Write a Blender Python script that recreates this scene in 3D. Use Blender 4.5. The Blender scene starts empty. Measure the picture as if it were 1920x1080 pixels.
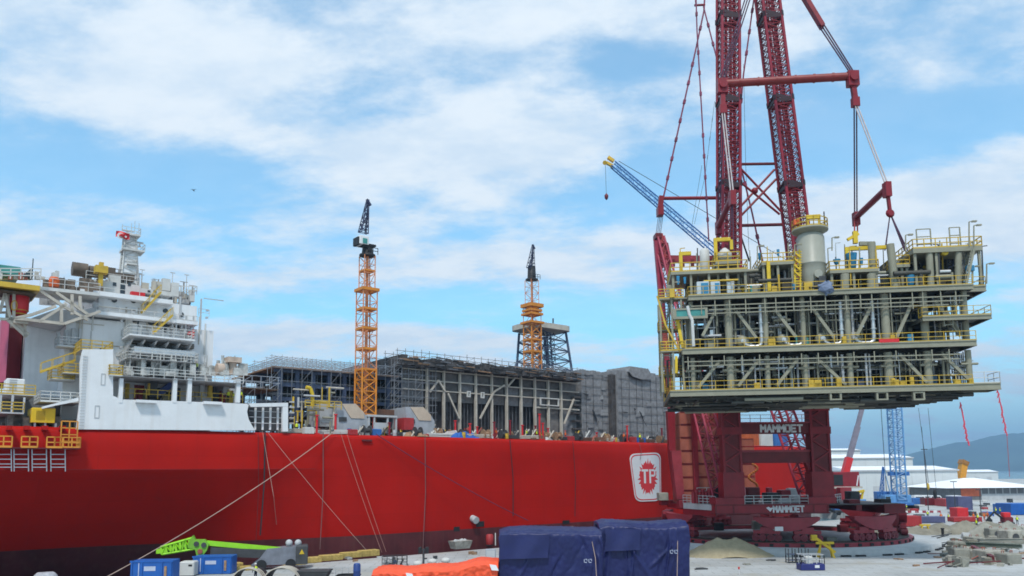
import bpy, bmesh, math, random
from math import sin, cos, pi, radians as R, sqrt, atan2
from mathutils import Vector as V, Matrix
rnd = random.Random(11)
scene = bpy.context.scene
col = scene.collection

# ------------------------------------------------------------------ camera model
F, CX, CY, CAMH = 1450.0, 960.0, 720.0, 11.0
PITCH, ROLL = R(6.61), R(0.5)
_f = V((0, cos(PITCH), sin(PITCH))); _r = V((1, 0, 0)); _u = V((0, -sin(PITCH), cos(PITCH)))
CR = _r*cos(ROLL) - _u*sin(ROLL); CU = _r*sin(ROLL) + _u*cos(ROLL)
CAM = V((0, 0, CAMH))
def ray(x, y): return _f + CR*((x-CX)/F) + CU*(-(y-CY)/F)
def P(x, y, Y):
    d = ray(x, y); return CAM + d*(Y/d.y)
def G(x, y, z=0.0):
    d = ray(x, y); return CAM + d*((z-CAMH)/d.z)

class Fr:
    """a site frame: local x along, local y away, z up"""
    def __init__(s, ox, oy, ang):
        s.o = V((ox, oy, 0)); s.a = ang
        s.ux = V((cos(ang), sin(ang), 0)); s.uy = V((-sin(ang), cos(ang), 0))
    def w(s, p): return s.o + s.ux*p[0] + s.uy*p[1] + V((0, 0, p[2]))
    def l(s, w):
        d = w - s.o; return V((d.dot(s.ux), d.dot(s.uy), w.z))
    def px(s, x, y, n=0.0):
        d = ray(x, y); c = CAM - s.o
        k = (n - c.dot(s.uy))/d.dot(s.uy)
        return s.l(CAM + d*k)
    def g(s, x, y, z=0.0): return s.l(G(x, y, z))
W0 = Fr(0, 0, 0)
S = Fr(0, 126.4, atan2(.619, .785))          # the ship
M = Fr(36.7, 88.0, R(-8.25))                 # the lifted module
C = Fr(42.0, 124.0, R(2))                    # the ring crane

# ------------------------------------------------------------------ mesh builder
class MB:
    def __init__(s): s.v = []; s.f = []; s.sm = []
    def add(s, vs, fs, smooth=False):
        n = len(s.v); s.v += [tuple(v) for v in vs]
        for f in fs: s.f.append([i+n for i in f]); s.sm.append(smooth)
        return s
    def box(s, x0, y0, z0, x1, y1, z1):
        x0, x1 = min(x0, x1), max(x0, x1); y0, y1 = min(y0, y1), max(y0, y1); z0, z1 = min(z0, z1), max(z0, z1)
        return s.add([(x0,y0,z0),(x1,y0,z0),(x1,y1,z0),(x0,y1,z0),(x0,y0,z1),(x1,y0,z1),(x1,y1,z1),(x0,y1,z1)],
              [(0,3,2,1),(4,5,6,7),(0,1,5,4),(1,2,6,5),(2,3,7,6),(3,0,4,7)])
    def bevbox(s, x0, y0, z0, x1, y1, z1, b=.06):
        for (a, c) in ((x0,x1),): pass
        # chamfered vertical edges and top
        p = [(x0+b,y0),(x1-b,y0),(x1,y0+b),(x1,y1-b),(x1-b,y1),(x0+b,y1),(x0,y1-b),(x0,y0+b)]
        q = [(x0+2*b,y0+b),(x1-2*b,y0+b),(x1-b,y0+2*b),(x1-b,y1-2*b),(x1-2*b,y1-b),(x0+2*b,y1-b),(x0+b,y1-2*b),(x0+b,y0+2*b)]
        vs = [(a,c,z0) for a,c in p]+[(a,c,z1-b) for a,c in p]+[(a,c,z1) for a,c in q]
        fs = [tuple(range(7,-1,-1)), tuple(range(16,24))]
        for i in range(8):
            j=(i+1)%8; fs += [(i,j,8+j,8+i),(8+i,8+j,16+j,16+i)]
        return s.add(vs, fs)
    def basis(s, p, q, up=None):
        d = V(q)-V(p); L = d.length; d = d/L if L else V((0,0,1))
        u = V(up) if up is not None else (V((0,0,1)) if abs(d.z) < .95 else V((1,0,0)))
        a = d.cross(u).normalized(); b = a.cross(d).normalized()
        return d, a, b
    def bar(s, p, q, w, h=None, up=None):
        h = w if h is None else h
        p = V(p); q = V(q); d, a, b = s.basis(p, q, up); a *= w/2; b *= h/2
        vs = [p-a-b,p+a-b,p+a+b,p-a+b,q-a-b,q+a-b,q+a+b,q-a+b]
        return s.add(vs, [(0,1,2,3),(7,6,5,4),(0,4,5,1),(1,5,6,2),(2,6,7,3),(3,7,4,0)])
    def tube(s, p, q, r, n=8, r2=None, cap=True):
        r2 = r if r2 is None else r2
        p = V(p); q = V(q); d, a, b = s.basis(p, q)
        vs = [p+(a*cos(2*pi*i/n)+b*sin(2*pi*i/n))*r for i in range(n)]+[q+(a*cos(2*pi*i/n)+b*sin(2*pi*i/n))*r2 for i in range(n)]
        s.add(vs, [(i,(i+1)%n,n+(i+1)%n,n+i) for i in range(n)], n > 4)
        if cap: s.add(vs[:n], [tuple(range(n-1,-1,-1))]); s.add(vs[n:], [tuple(range(n))])
        return s
    def path(s, pts, r, n=6):
        for a, b in zip(pts, pts[1:]): s.tube(a, b, r, n)
        return s
    def prism(s, poly, y0, y1, ax='y'):
        """extrude a polygon given in (x,z) between y0 and y1"""
        n = len(poly)
        g = (lambda a, c, y: (a, y, c)) if ax == 'y' else ((lambda a, c, y: (y, a, c)) if ax == 'x' else (lambda a, c, y: (a, c, y)))
        vs = [g(a, c, y0) for a, c in poly]+[g(a, c, y1) for a, c in poly]
        return s.add(vs, [tuple(range(n)), tuple(range(2*n-1, n-1, -1))]+[(i, n+i, n+(i+1)%n, (i+1)%n) for i in range(n)])
    def ring(s, outer, inner, y0, y1):
        """closed band between two loops of equal length, in (x,z), extruded in y"""
        n = len(outer)
        vs = [(a,y0,c) for a,c in outer]+[(a,y0,c) for a,c in inner]+[(a,y1,c) for a,c in outer]+[(a,y1,c) for a,c in inner]
        fs = []
        for i in range(n):
            j=(i+1)%n
            fs += [(i,j,n+j,n+i),(2*n+i,3*n+i,3*n+j,2*n+j),(i,2*n+i,2*n+j,j),(n+i,n+j,3*n+j,3*n+i)]
        return s.add(vs, fs)
    def lathe(s, prof, c=(0,0,0), n=20, axis='z'):
        cx, cy, cz = c; vs = []
        for r, h in prof:
            for i in range(n):
                a = 2*pi*i/n
                if axis == 'z': vs.append((cx+r*cos(a), cy+r*sin(a), cz+h))
                elif axis == 'y': vs.append((cx+r*cos(a), cy+h, cz+r*sin(a)))
                else: vs.append((cx+h, cy+r*cos(a), cz+r*sin(a)))
        fs = []
        for k in range(len(prof)-1):
            for i in range(n):
                j=(i+1)%n; fs.append((k*n+i,k*n+j,(k+1)*n+j,(k+1)*n+i))
        s.add(vs, fs, True)
        m = len(prof)-1
        s.add(vs[:n], [tuple(range(n-1,-1,-1))]); s.add(vs[m*n:], [tuple(range(n))])
        return s
    def ball(s, c, r, n=10, m=6, sc=(1,1,1)):
        vs=[]; fs=[]
        for k in range(m+1):
            th = pi*k/m
            for i in range(n):
                a = 2*pi*i/n
                vs.append((c[0]+r*sc[0]*sin(th)*cos(a), c[1]+r*sc[1]*sin(th)*sin(a), c[2]-r*sc[2]*cos(th)))
        for k in range(m):
            for i in range(n):
                j=(i+1)%n; fs.append((k*n+i,k*n+j,(k+1)*n+j,(k+1)*n+i))
        return s.add(vs, fs, True)
    def quad(s, a, b, c, d): return s.add([a,b,c,d], [(0,1,2,3)])
    def rail(s, pts, h=1.1, step=1.6, r=.035, mids=1, kick=False):
        for a, b in zip(pts, pts[1:]):
            a = V(a); b = V(b); L = (b-a).length
            if L < .05: continue
            k = max(1, round(L/step))
            for i in range(k+1):
                p = a.lerp(b, i/k); s.bar(p, p+V((0,0,h)), r*2)
            for j in range(1, mids+2):
                z = V((0,0,h*j/(mids+1))); s.bar(a+z, b+z, r*2)
            if kick: s.bar(a+V((0,0,.08)), b+V((0,0,.08)), .03, .16)
        return s
    def stairs(s, p, q, w, side, rail=True):
        p = V(p); q = V(q); sd = V(side).normalized()*w/2; up = V((0,0,1))
        for e in (-1, 1):
            s.bar(p+sd*e, q+sd*e, .08, .25)
            if rail:
                s.bar(p+sd*e+up, q+sd*e+up, .07)
                for k in range(4):
                    c = p.lerp(q, k/3)+sd*e; s.bar(c, c+up, .06)
        n = max(3, int(abs(q.z-p.z)/.3))
        for i in range(1, n):
            c = p.lerp(q, i/n); s.bar(c-sd, c+sd, .25, .05)
        return s
    def lattice(s, p, q, w0, w1, n, rc, rb, d0=None, d1=None, up=None, what='cb', m=4, double=False):
        """square lattice boom; what: c chords, b braces"""
        p = V(p); q = V(q); d, a, b = s.basis(p, q, up)
        d0 = w0 if d0 is None else d0; d1 = w1 if d1 is None else d1
        def cor(t):
            c = p.lerp(q, t); w = (w0+(w1-w0)*t)/2; h = (d0+(d1-d0)*t)/2
            return [c-a*w-b*h, c+a*w-b*h, c+a*w+b*h, c-a*w+b*h]
        if 'c' in what:
            A = cor(0); B = cor(1)
            for i in range(4): s.tube(A[i], B[i], rc, m)
        if 'b' in what:
            for k in range(n):
                A = cor(k/n); B = cor((k+1)/n)
                for i in range(4):
                    j = (i+1)%4
                    s.tube(A[i], B[j], rb, 3, cap=False) if (k+i) % 2 else s.tube(A[j], B[i], rb, 3, cap=False)
                    if double: s.tube(A[j], B[i], rb, 3, cap=False) if (k+i) % 2 else s.tube(A[i], B[j], rb, 3, cap=False)
                    s.tube(A[i], A[j], rb, 3, cap=False)
        return s
    def build(s, name, mat, parent=None, base=None):
        if not s.v: return None
        b = BASE.get(parent.name, V((0,0,0))) if parent is not None else V(base or (0,0,0))
        me = bpy.data.meshes.new(name)
        me.from_pydata([(x-b.x, y-b.y, z-b.z) for x, y, z in s.v], [], s.f)
        me.polygons.foreach_set('use_smooth', s.sm)
        me.materials.append(mat)
        o = bpy.data.objects.new(name, me); col.objects.link(o)
        if parent is not None:
            o.parent = parent; BASE[o.name] = b
        return o
BASE = {}

def tag(o, label, cat, group=None, kind=None):
    if label: o['label'] = label
    if cat: o['category'] = cat
    if group: o['group'] = group
    if kind: o['kind'] = kind
    return o
def T(name, label, cat, fr=W0, at=(0,0,0), group=None):
    o = bpy.data.objects.new(name, None); col.objects.link(o)
    o.empty_display_size = .5
    o.location = fr.w(at); o.rotation_euler = (0,0,fr.a); BASE[o.name] = V(at)
    return tag(o, label, cat, group)
def solo(mb, name, mat, label, cat, fr=W0, at=None, group=None, kind=None):
    if at is None:
        xs = [v[0] for v in mb.v]; ys = [v[1] for v in mb.v]; zs = [v[2] for v in mb.v]
        at = ((min(xs)+max(xs))/2, (min(ys)+max(ys))/2, min(zs))
    o = mb.build(name, mat, None, V(at))
    o.location = fr.w(at); o.rotation_euler = (0,0,fr.a); BASE[o.name] = V(at)
    return tag(o, label, cat, group, kind)
def copy_tree(o, loc, rz=0, label=None, parent=None):
    c = o.copy(); col.objects.link(c)
    if parent is not None: c.parent = parent
    else: c.location = loc; c.rotation_euler = (0,0,rz)
    if label: c['label'] = label
    for ch in list(o.children): copy_tree(ch, None, 0, None, c)
    return c
def b2(mb, fr, x0, y0, x1, y1, n0, n1):
    """box whose near face spans the given view rectangle at local depth n0"""
    a = fr.px(x0, y0, n0); b = fr.px(x1, y1, n0); c = fr.px(x0, y1, n0)
    mb.box(a.x, n0, (b.z+c.z)/2, b.x, n1, a.z); return a, b

# ------------------------------------------------------------------ materials
def lin(c): return tuple(((v/255)/12.92 if v/255 <= .04045 else ((v/255+.055)/1.055)**2.4) for v in c)
MATS = {}
def mat(name, rgb, rough=.6, metal=0.0, var=.18, scale=.8, streak=0.0, bump=0.0, spec=.4, dirt=None):
    """painted / weathered surface: noise in tone plus vertical rain streaks and optional dirt colour"""
    if name in MATS: return MATS[name]
    m = bpy.data.materials.new(name); m.use_nodes = True; nt = m.node_tree; N = nt.nodes; Lk = nt.links
    bs = N['Principled BSDF']; bs.inputs['Roughness'].default_value = rough; bs.inputs['Metallic'].default_value = metal
    bs.inputs['Specular IOR Level'].default_value = spec
    tc = N.new('ShaderNodeTexCoord')
    n1 = N.new('ShaderNodeTexNoise'); n1.inputs['Scale'].default_value = scale; n1.inputs['Detail'].default_value = 6; n1.inputs['Roughness'].default_value = .65
    Lk.new(tc.outputs['Object'], n1.inputs['Vector'])
    mr = N.new('ShaderNodeMapRange'); mr.inputs[1].default_value = .3; mr.inputs[2].default_value = .7
    mr.inputs[3].default_value = 1-var; mr.inputs[4].default_value = 1+var
    Lk.new(n1.outputs['Fac'], mr.inputs[0])
    mx = N.new('ShaderNodeVectorMath'); mx.operation = 'SCALE'; mx.inputs[0].default_value = rgb
    Lk.new(mr.outputs[0], mx.inputs['Scale'])
    out = mx.outputs[0]
    if streak or dirt:
        mp = N.new('ShaderNodeMapping'); mp.inputs['Scale'].default_value = (1.3, 1.3, .06)
        Lk.new(tc.outputs['Object'], mp.inputs['Vector'])
        n2 = N.new('ShaderNodeTexNoise'); n2.inputs['Scale'].default_value = 1.0; n2.inputs['Detail'].default_value = 5
        Lk.new(mp.outputs[0], n2.inputs['Vector'])
        m2 = N.new('ShaderNodeMapRange'); m2.inputs[1].default_value = .5; m2.inputs[2].default_value = .8; m2.inputs[3].default_value = 0; m2.inputs[4].default_value = max(streak, .01)
        Lk.new(n2.outputs['Fac'], m2.inputs[0])
        mm = N.new('ShaderNodeMix'); mm.data_type = 'RGBA'
        Lk.new(m2.outputs[0], mm.inputs[0]); Lk.new(out, mm.inputs[6])
        mm.inputs[7].default_value = (*(dirt or (rgb[0]*.45+.02, rgb[1]*.45+.012, rgb[2]*.45+.008)), 1)
        out = mm.outputs[2]
    Lk.new(out, bs.inputs['Base Color'])
    if bump:
        bp = N.new('ShaderNodeBump'); bp.inputs['Strength'].default_value = bump; bp.inputs['Distance'].default_value = .1
        n3 = N.new('ShaderNodeTexNoise'); n3.inputs['Scale'].default_value = scale*4; n3.inputs['Detail'].default_value = 4
        Lk.new(tc.outputs['Object'], n3.inputs['Vector']); Lk.new(n3.outputs['Fac'], bp.inputs['Height']); Lk.new(bp.outputs[0], bs.inputs['Normal'])
    MATS[name] = m; return m

white = mat('ship_white', (.68,.69,.70), .5, var=.07, scale=.3, streak=.32, dirt=(.46,.40,.33))
offwhite = mat('offwhite', (.52,.52,.50), .6, var=.12, scale=.5, streak=.3, dirt=(.35,.3,.25))
greywall = mat('grey_wall', (.42,.43,.44), .6, var=.1, scale=.5, streak=.3)
darkgrey = mat('dark_grey', (.05,.052,.056), .7, var=.3, scale=1)
black = mat('black', (.014,.014,.016), .6, var=.3)
hullred = mat('hull_red', (.375,.008,.004), .5, var=.10, scale=.12, streak=.22, dirt=(.20,.010,.010), spec=.12)
def hull_material():
    m = mat('hull_red_plates', (.375,.008,.004), .55, var=.10, scale=.12, streak=.25, dirt=(.25,.014,.010), spec=.10)
    nt = m.node_tree; N = nt.nodes; L = nt.links; bs = N['Principled BSDF']; src = bs.inputs['Base Color'].links[0].from_socket
    tc = N.new('ShaderNodeTexCoord'); sp = N.new('ShaderNodeSeparateXYZ'); cb = N.new('ShaderNodeCombineXYZ'); L.new(tc.outputs['Object'], sp.inputs[0]); L.new(sp.outputs[0], cb.inputs[0]); L.new(sp.outputs[2], cb.inputs[1])
    bk = N.new('ShaderNodeTexBrick'); L.new(cb.outputs[0], bk.inputs[0]); bk.inputs['Scale'].default_value = 1; bk.inputs['Brick Width'].default_value = 11; bk.inputs['Row Height'].default_value = 2.7; bk.inputs['Mortar Size'].default_value = .03; bk.inputs['Mortar Smooth'].default_value = .5
    bk.inputs['Color1'].default_value = (1,1,1,1); bk.inputs['Color2'].default_value = (.93,.93,.93,1); bk.inputs['Mortar'].default_value = (.80,.80,.80,1)
    mx = N.new('ShaderNodeMix'); mx.data_type = 'RGBA'; mx.blend_type = 'MULTIPLY'; mx.inputs[0].default_value = 1; L.new(src, mx.inputs[6]); L.new(bk.outputs[0], mx.inputs[7])
    ns = N.new('ShaderNodeTexNoise'); ns.inputs['Scale'].default_value = .9; ns.inputs['Detail'].default_value = 6; L.new(tc.outputs['Object'], ns.inputs[0])
    mr = N.new('ShaderNodeMapRange'); mr.inputs[1].default_value = .66; mr.inputs[2].default_value = .74; mr.inputs[3].default_value = 0; mr.inputs[4].default_value = .35; L.new(ns.outputs[0], mr.inputs[0])
    m2 = N.new('ShaderNodeMix'); m2.data_type = 'RGBA'; L.new(mr.outputs[0], m2.inputs[0]); L.new(mx.outputs[2], m2.inputs[6]); m2.inputs[7].default_value = (.20,.014,.012,1); L.new(m2.outputs[2], bs.inputs['Base Color'])
    n3 = N.new('ShaderNodeTexNoise'); n3.inputs['Scale'].default_value = .35; n3.inputs['Detail'].default_value = 2; L.new(tc.outputs['Object'], n3.inputs[0])
    b1 = N.new('ShaderNodeBump'); b1.inputs['Strength'].default_value = .25; b1.inputs['Distance'].default_value = .15; L.new(n3.outputs[0], b1.inputs['Height']); b2_ = N.new('ShaderNodeBump'); b2_.inputs['Strength'].default_value = .35; b2_.inputs['Distance'].default_value = .03; L.new(bk.outputs['Fac'], b2_.inputs['Height']); L.new(b1.outputs[0], b2_.inputs['Normal']); L.new(b2_.outputs[0], bs.inputs['Normal'])
    return m
hullplate = hull_material()
bootred = mat('boot_red', (.085,.013,.016), .6, var=.3, scale=.25, streak=.5, dirt=(.12,.045,.035))
yellow = mat('rail_yellow', (.50,.33,.035), .55, var=.2)
orange = mat('crane_orange', (.62,.23,.02), .5, var=.15)
steelblue = mat('steel_blue_dark', (.055,.075,.13), .5, var=.3)
scaffgrey = mat('scaffold_grey', (.20,.21,.23), .5, metal=.3, var=.3)
scafflight = mat('scaffold_light', (.36,.38,.42), .45, metal=.3, var=.25)
plank = mat('plank_brown', (.28,.17,.10), .8, var=.35, scale=2)
tarpgrey = mat('sheet_grey', (.20,.20,.208), .85, var=.30, scale=1.5, bump=.18, streak=.3)
tarpdark = mat('sheet_dark', (.065,.06,.06), .85, var=.5, scale=.7, bump=.8)
beige = mat('beam_beige', (.44,.40,.34), .7, var=.2, streak=.2)
tan = mat('hood_tan', (.50,.40,.31), .7, var=.12, streak=.2)
crred = mat('crane_red', (.21,.010,.018), .45, var=.2, scale=.7, streak=.15, dirt=(.1,.012,.016))
crpink = mat('crane_pink_red', (.26,.03,.042), .5, var=.2, scale=.7, streak=.2)
crdark = mat('crane_dark_red', (.125,.008,.012), .5, var=.3, scale=.7)
contbrown = mat('container_brown', (.30,.085,.055), .6, var=.2, streak=.3)
rope = mat('rope_pale', (.42,.31,.26), .9, var=.2)
ropered = mat('rope_red', (.36,.05,.05), .9, var=.2)
wire = mat('wire_dark', (.03,.03,.035), .5, metal=.3)
modgrey = mat('module_grey', (.245,.236,.175), .5, var=.12, scale=.6, streak=.15)
moddark = mat('module_dark', (.05,.048,.04), .6, var=.35, scale=.8)
silver = mat('pipe_silver', (.55,.56,.56), .35, metal=.6, var=.15)
modblue = mat('valve_blue', (.03,.20,.36), .5, var=.2)
teal = mat('teal', (.05,.24,.22), .5, var=.2)
cblue = mat('crane_blue', (.035,.13,.36), .45, var=.2)
ltblue = mat('crane_light_blue', (.10,.26,.50), .45, var=.2)
conc = mat('concrete', (.42,.43,.43), .85, var=.14, scale=.5, bump=.2, streak=.2)
concdark = mat('concrete_stained', (.24,.235,.20), .9, var=.3, scale=.6, bump=.4)
sand = mat('sand', (.36,.30,.19), .95, var=.15, scale=1.5, bump=.6)
dirt = mat('dirt', (.20,.185,.145), .95, var=.3, scale=.5, bump=.7)
tarpblue = mat('tarp_blue', (.012,.016,.082), .45, var=.2, scale=.5, bump=.12, spec=.35)
tarporange = mat('tarp_orange', (.75,.085,.028), .6, var=.14, scale=.7, bump=.3)
skipblue = mat('skip_blue', (.012,.095,.36), .5, var=.15, streak=.2)
lime = mat('lime_green', (.26,.60,.02), .45, var=.12)
contred = mat('container_red', (.34,.028,.03), .55, var=.2, streak=.2)
contpurple = mat('container_slate', (.08,.085,.17), .55, var=.2)
hiviz = mat('hiviz_yellow', (.62,.75,.03), .8, var=.1)
navy = mat('workwear_navy', (.03,.035,.07), .9, var=.2)
skin = mat('skin', (.42,.24,.16), .6, var=.1)
signwhite = mat('lettering_white', (.62,.62,.63), .6, var=.05)
bright = mat('paint_red', (.55,.02,.025), .5, var=.1)
magenta = mat('funnel_magenta', (.42,.07,.13), .5, var=.12, streak=.15)
shedroof = mat('roof_white', (.78,.80,.82), .5, var=.05, streak=.1)
shedwall = mat('warehouse_wall', (.52,.54,.54), .7, var=.06, scale=.1, streak=.15)
glass = mat('window_glass', (.02,.025,.03), .1, var=.1, spec=.6)
pinkrope = mat('streamer_pink', (.62,.06,.10), .8, var=.1)
EXPO, SUN_E, HAZE = 0.36, 2.55, 1.6e-4
SKYT = (.92, 1.88, 1.95, 1)
# ------------------------------------------------------------------ camera, sun, sky
cd = bpy.data.cameras.new('camera'); cam = bpy.data.objects.new('camera', cd); col.objects.link(cam)
cd.sensor_width = 36; cd.lens = F/1920*36; cd.shift_y = (CY-540)/1920; cd.clip_end = 60000; cd.clip_start = .5
mw = Matrix((CR, CU, -_f)).transposed().to_4x4(); mw.translation = CAM; cam.matrix_world = mw
scene.camera = cam
scene.view_settings.view_transform = 'Standard'; scene.view_settings.look = 'None'
scene.view_settings.exposure = EXPO; scene.view_settings.gamma = 1
sd = bpy.data.lights.new('sun', 'SUN'); sun = bpy.data.objects.new('sun', sd); col.objects.link(sun)
sd.energy = SUN_E; sd.angle = R(6); sd.color = (1, .96, .9)
SUN_EL, SUN_AZ = R(57), R(188)              # azimuth clockwise from +Y (north): sun high behind the viewer's right
sdir = V((sin(SUN_AZ)*cos(SUN_EL), cos(SUN_AZ)*cos(SUN_EL), sin(SUN_EL)))
sun.rotation_euler = sdir.to_track_quat('Z', 'Y').to_euler()

w = bpy.data.worlds.new('World'); scene.world = w; w.use_nodes = True
nt = w.node_tree; N = nt.nodes; Lk = nt.links; N.clear()
def nd(t, **k):
    n = N.new(t)
    for a, b in k.items(): setattr(n, a, b)
    return n
def mth(op, a, b=None, c=None, clamp=False):
    n = nd('ShaderNodeMath', operation=op, use_clamp=clamp)
    for i, x in enumerate((a, b, c)):
        if x is None: continue
        if isinstance(x, (int, float)): n.inputs[i].default_value = x
        else: Lk.new(x, n.inputs[i])
    return n.outputs[0]
def vmt(op, a, b=None, o=0):
    n = nd('ShaderNodeVectorMath', operation=op)
    for i, x in enumerate((a, b)):
        if x is None: continue
        if isinstance(x, (tuple, V)): n.inputs[i].default_value = x
        else: Lk.new(x, n.inputs[i])
    return n.outputs[o]
def smooth(x, a, b, lo=0.0, hi=1.0):
    n = nd('ShaderNodeMapRange', interpolation_type='SMOOTHSTEP')
    Lk.new(x, n.inputs[0])
    for i, q in ((1,a),(2,b),(3,lo),(4,hi)): n.inputs[i].default_value = q
    return n.outputs[0]
tc = nd('ShaderNodeTexCoord'); D = tc.outputs['Generated']
sk = nd('ShaderNodeTexSky', sky_type='NISHITA', sun_disc=False)
sk.sun_elevation = SUN_EL; sk.sun_rotation = SUN_AZ; sk.air_density = 1.0; sk.dust_density = .6; sk.ozone_density = 1.5
sx = nd('ShaderNodeSeparateXYZ'); Lk.new(D, sx.inputs[0])
den = mth('ADD', mth('MAXIMUM', sx.outputs[2], 0.0), .20)
cx = mth('DIVIDE', sx.outputs[0], den); cy = mth('DIVIDE', sx.outputs[1], den)
cv = nd('ShaderNodeCombineXYZ'); Lk.new(cx, cv.inputs[0]); Lk.new(cy, cv.inputs[1])
mp = nd('ShaderNodeMapping'); Lk.new(cv.outputs[0], mp.inputs[0]); mp.inputs['Rotation'].default_value = (0,0,R(25)); mp.inputs['Scale'].default_value = (1.0, 1.5, 1)
n1 = nd('ShaderNodeTexNoise'); n1.inputs['Scale'].default_value = 1.6; n1.inputs['Detail'].default_value = 9; n1.inputs['Roughness'].default_value = .56; n1.inputs['Distortion'].default_value = .35
Lk.new(mp.outputs[0], n1.inputs['Vector'])
n2 = nd('ShaderNodeTexNoise'); n2.inputs['Scale'].default_value = 4.5; n2.inputs['Detail'].default_value = 9; n2.inputs['Roughness'].default_value = .64
Lk.new(mp.outputs[0], n2.inputs['Vector'])
fld = mth('ADD', mth('MULTIPLY', n1.outputs['Fac'], .52), mth('MULTIPLY', n2.outputs['Fac'], .48))
# where the banks of cloud (+) and the blue gaps (-) stand, as directions on the sky
BLOBS = [(130,318,330,58,-.20,8),(790,170,190,52,-.20,-18),(1150,120,130,50,-.16,20),(1790,240,190,60,-.22,-8),(1560,230,120,90,-.16,0),
         (1265,320,120,60,-.15,0),(430,315,170,46,-.14,0),(880,345,330,40,-.13,-6),(720,590,620,26,-.13,0),(470,480,120,34,-.10,0),(1130,640,200,50,-.12,0),
         (620,30,130,40,-.08,-20),(980,420,200,36,-.10,-8),(1840,40,120,50,-.05,0),(60,200,120,40,-.05,0),(900,560,300,26,-.08,0),
         (300,170,220,70,.14,-22),(680,275,260,70,.15,-8),(1000,60,260,80,.12,-20),(250,30,300,50,.10,0),(1780,340,260,60,.12,-8),(1680,130,170,40,.07,-20),
         (500,400,300,50,.12,-6),(1000,290,200,60,.12,-6),(700,500,500,36,.10,-4),(650,635,500,34,.12,0),(1640,440,300,70,.14,0)]
for (bx, by, rx, ry, wt, ang) in BLOBS:
    c = ray(bx, by).normalized()
    ex = (ray(bx+1, by).normalized()-c)*F; ey = (ray(bx, by-1).normalized()-c)*F
    ca, sa = cos(R(-ang)), sin(R(-ang))
    a1 = (ex.normalized()*ca + ey.normalized()*sa)*(F/rx); a2 = (-ex.normalized()*sa + ey.normalized()*ca)*(F/ry)
    df = vmt('SUBTRACT', D, tuple(c))
    u = vmt('DOT_PRODUCT', df, tuple(a1), 1); v = vmt('DOT_PRODUCT', df, tuple(a2), 1)
    r2 = mth('ADD', mth('MULTIPLY', u, u), mth('MULTIPLY', v, v))
    g = mth('EXPONENT', mth('MULTIPLY', r2, -.8))
    fld = mth('ADD', fld, mth('MULTIPLY', g, wt*1.15))
cl = smooth(fld, .36, .60)
hz = smooth(sx.outputs[2], .02, .26, 1.0, 0.0)
cl = mth('MAXIMUM', mth('ADD', mth('MULTIPLY', cl, .75), .25), mth('MULTIPLY', hz, .78))
ccol = nd('ShaderNodeMix', data_type='RGBA'); Lk.new(smooth(n2.outputs['Fac'], .35, .65), ccol.inputs[0])
ccol.inputs[6].default_value = (5.5, 6.6, 7.7, 1); ccol.inputs[7].default_value = (6.9, 7.6, 8.2, 1)
# near the horizon to the right the air is greyer
gr = nd('ShaderNodeMix', data_type='RGBA'); Lk.new(mth('MULTIPLY', smooth(sx.outputs[2], .0, .16, 1.0, 0.0), smooth(sx.outputs[0], .15, .5)), gr.inputs[0])
Lk.new(ccol.outputs[2], gr.inputs[6]); gr.inputs[7].default_value = (3.5, 4.9, 6.1, 1)
tint = nd('ShaderNodeMix', data_type='RGBA', blend_type='MULTIPLY'); tint.inputs[0].default_value = 1; Lk.new(sk.outputs[0], tint.inputs[6]); tint.inputs[7].default_value = SKYT
mxs = nd('ShaderNodeMix', data_type='RGBA'); Lk.new(cl, mxs.inputs[0]); Lk.new(tint.outputs[2], mxs.inputs[6]); Lk.new(gr.outputs[2], mxs.inputs[7])
bg = nd('ShaderNodeBackground'); Lk.new(mxs.outputs[2], bg.inputs[0]); bg.inputs[1].default_value = .1
wo = nd('ShaderNodeOutputWorld'); Lk.new(bg.outputs[0], wo.inputs[0])

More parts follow.
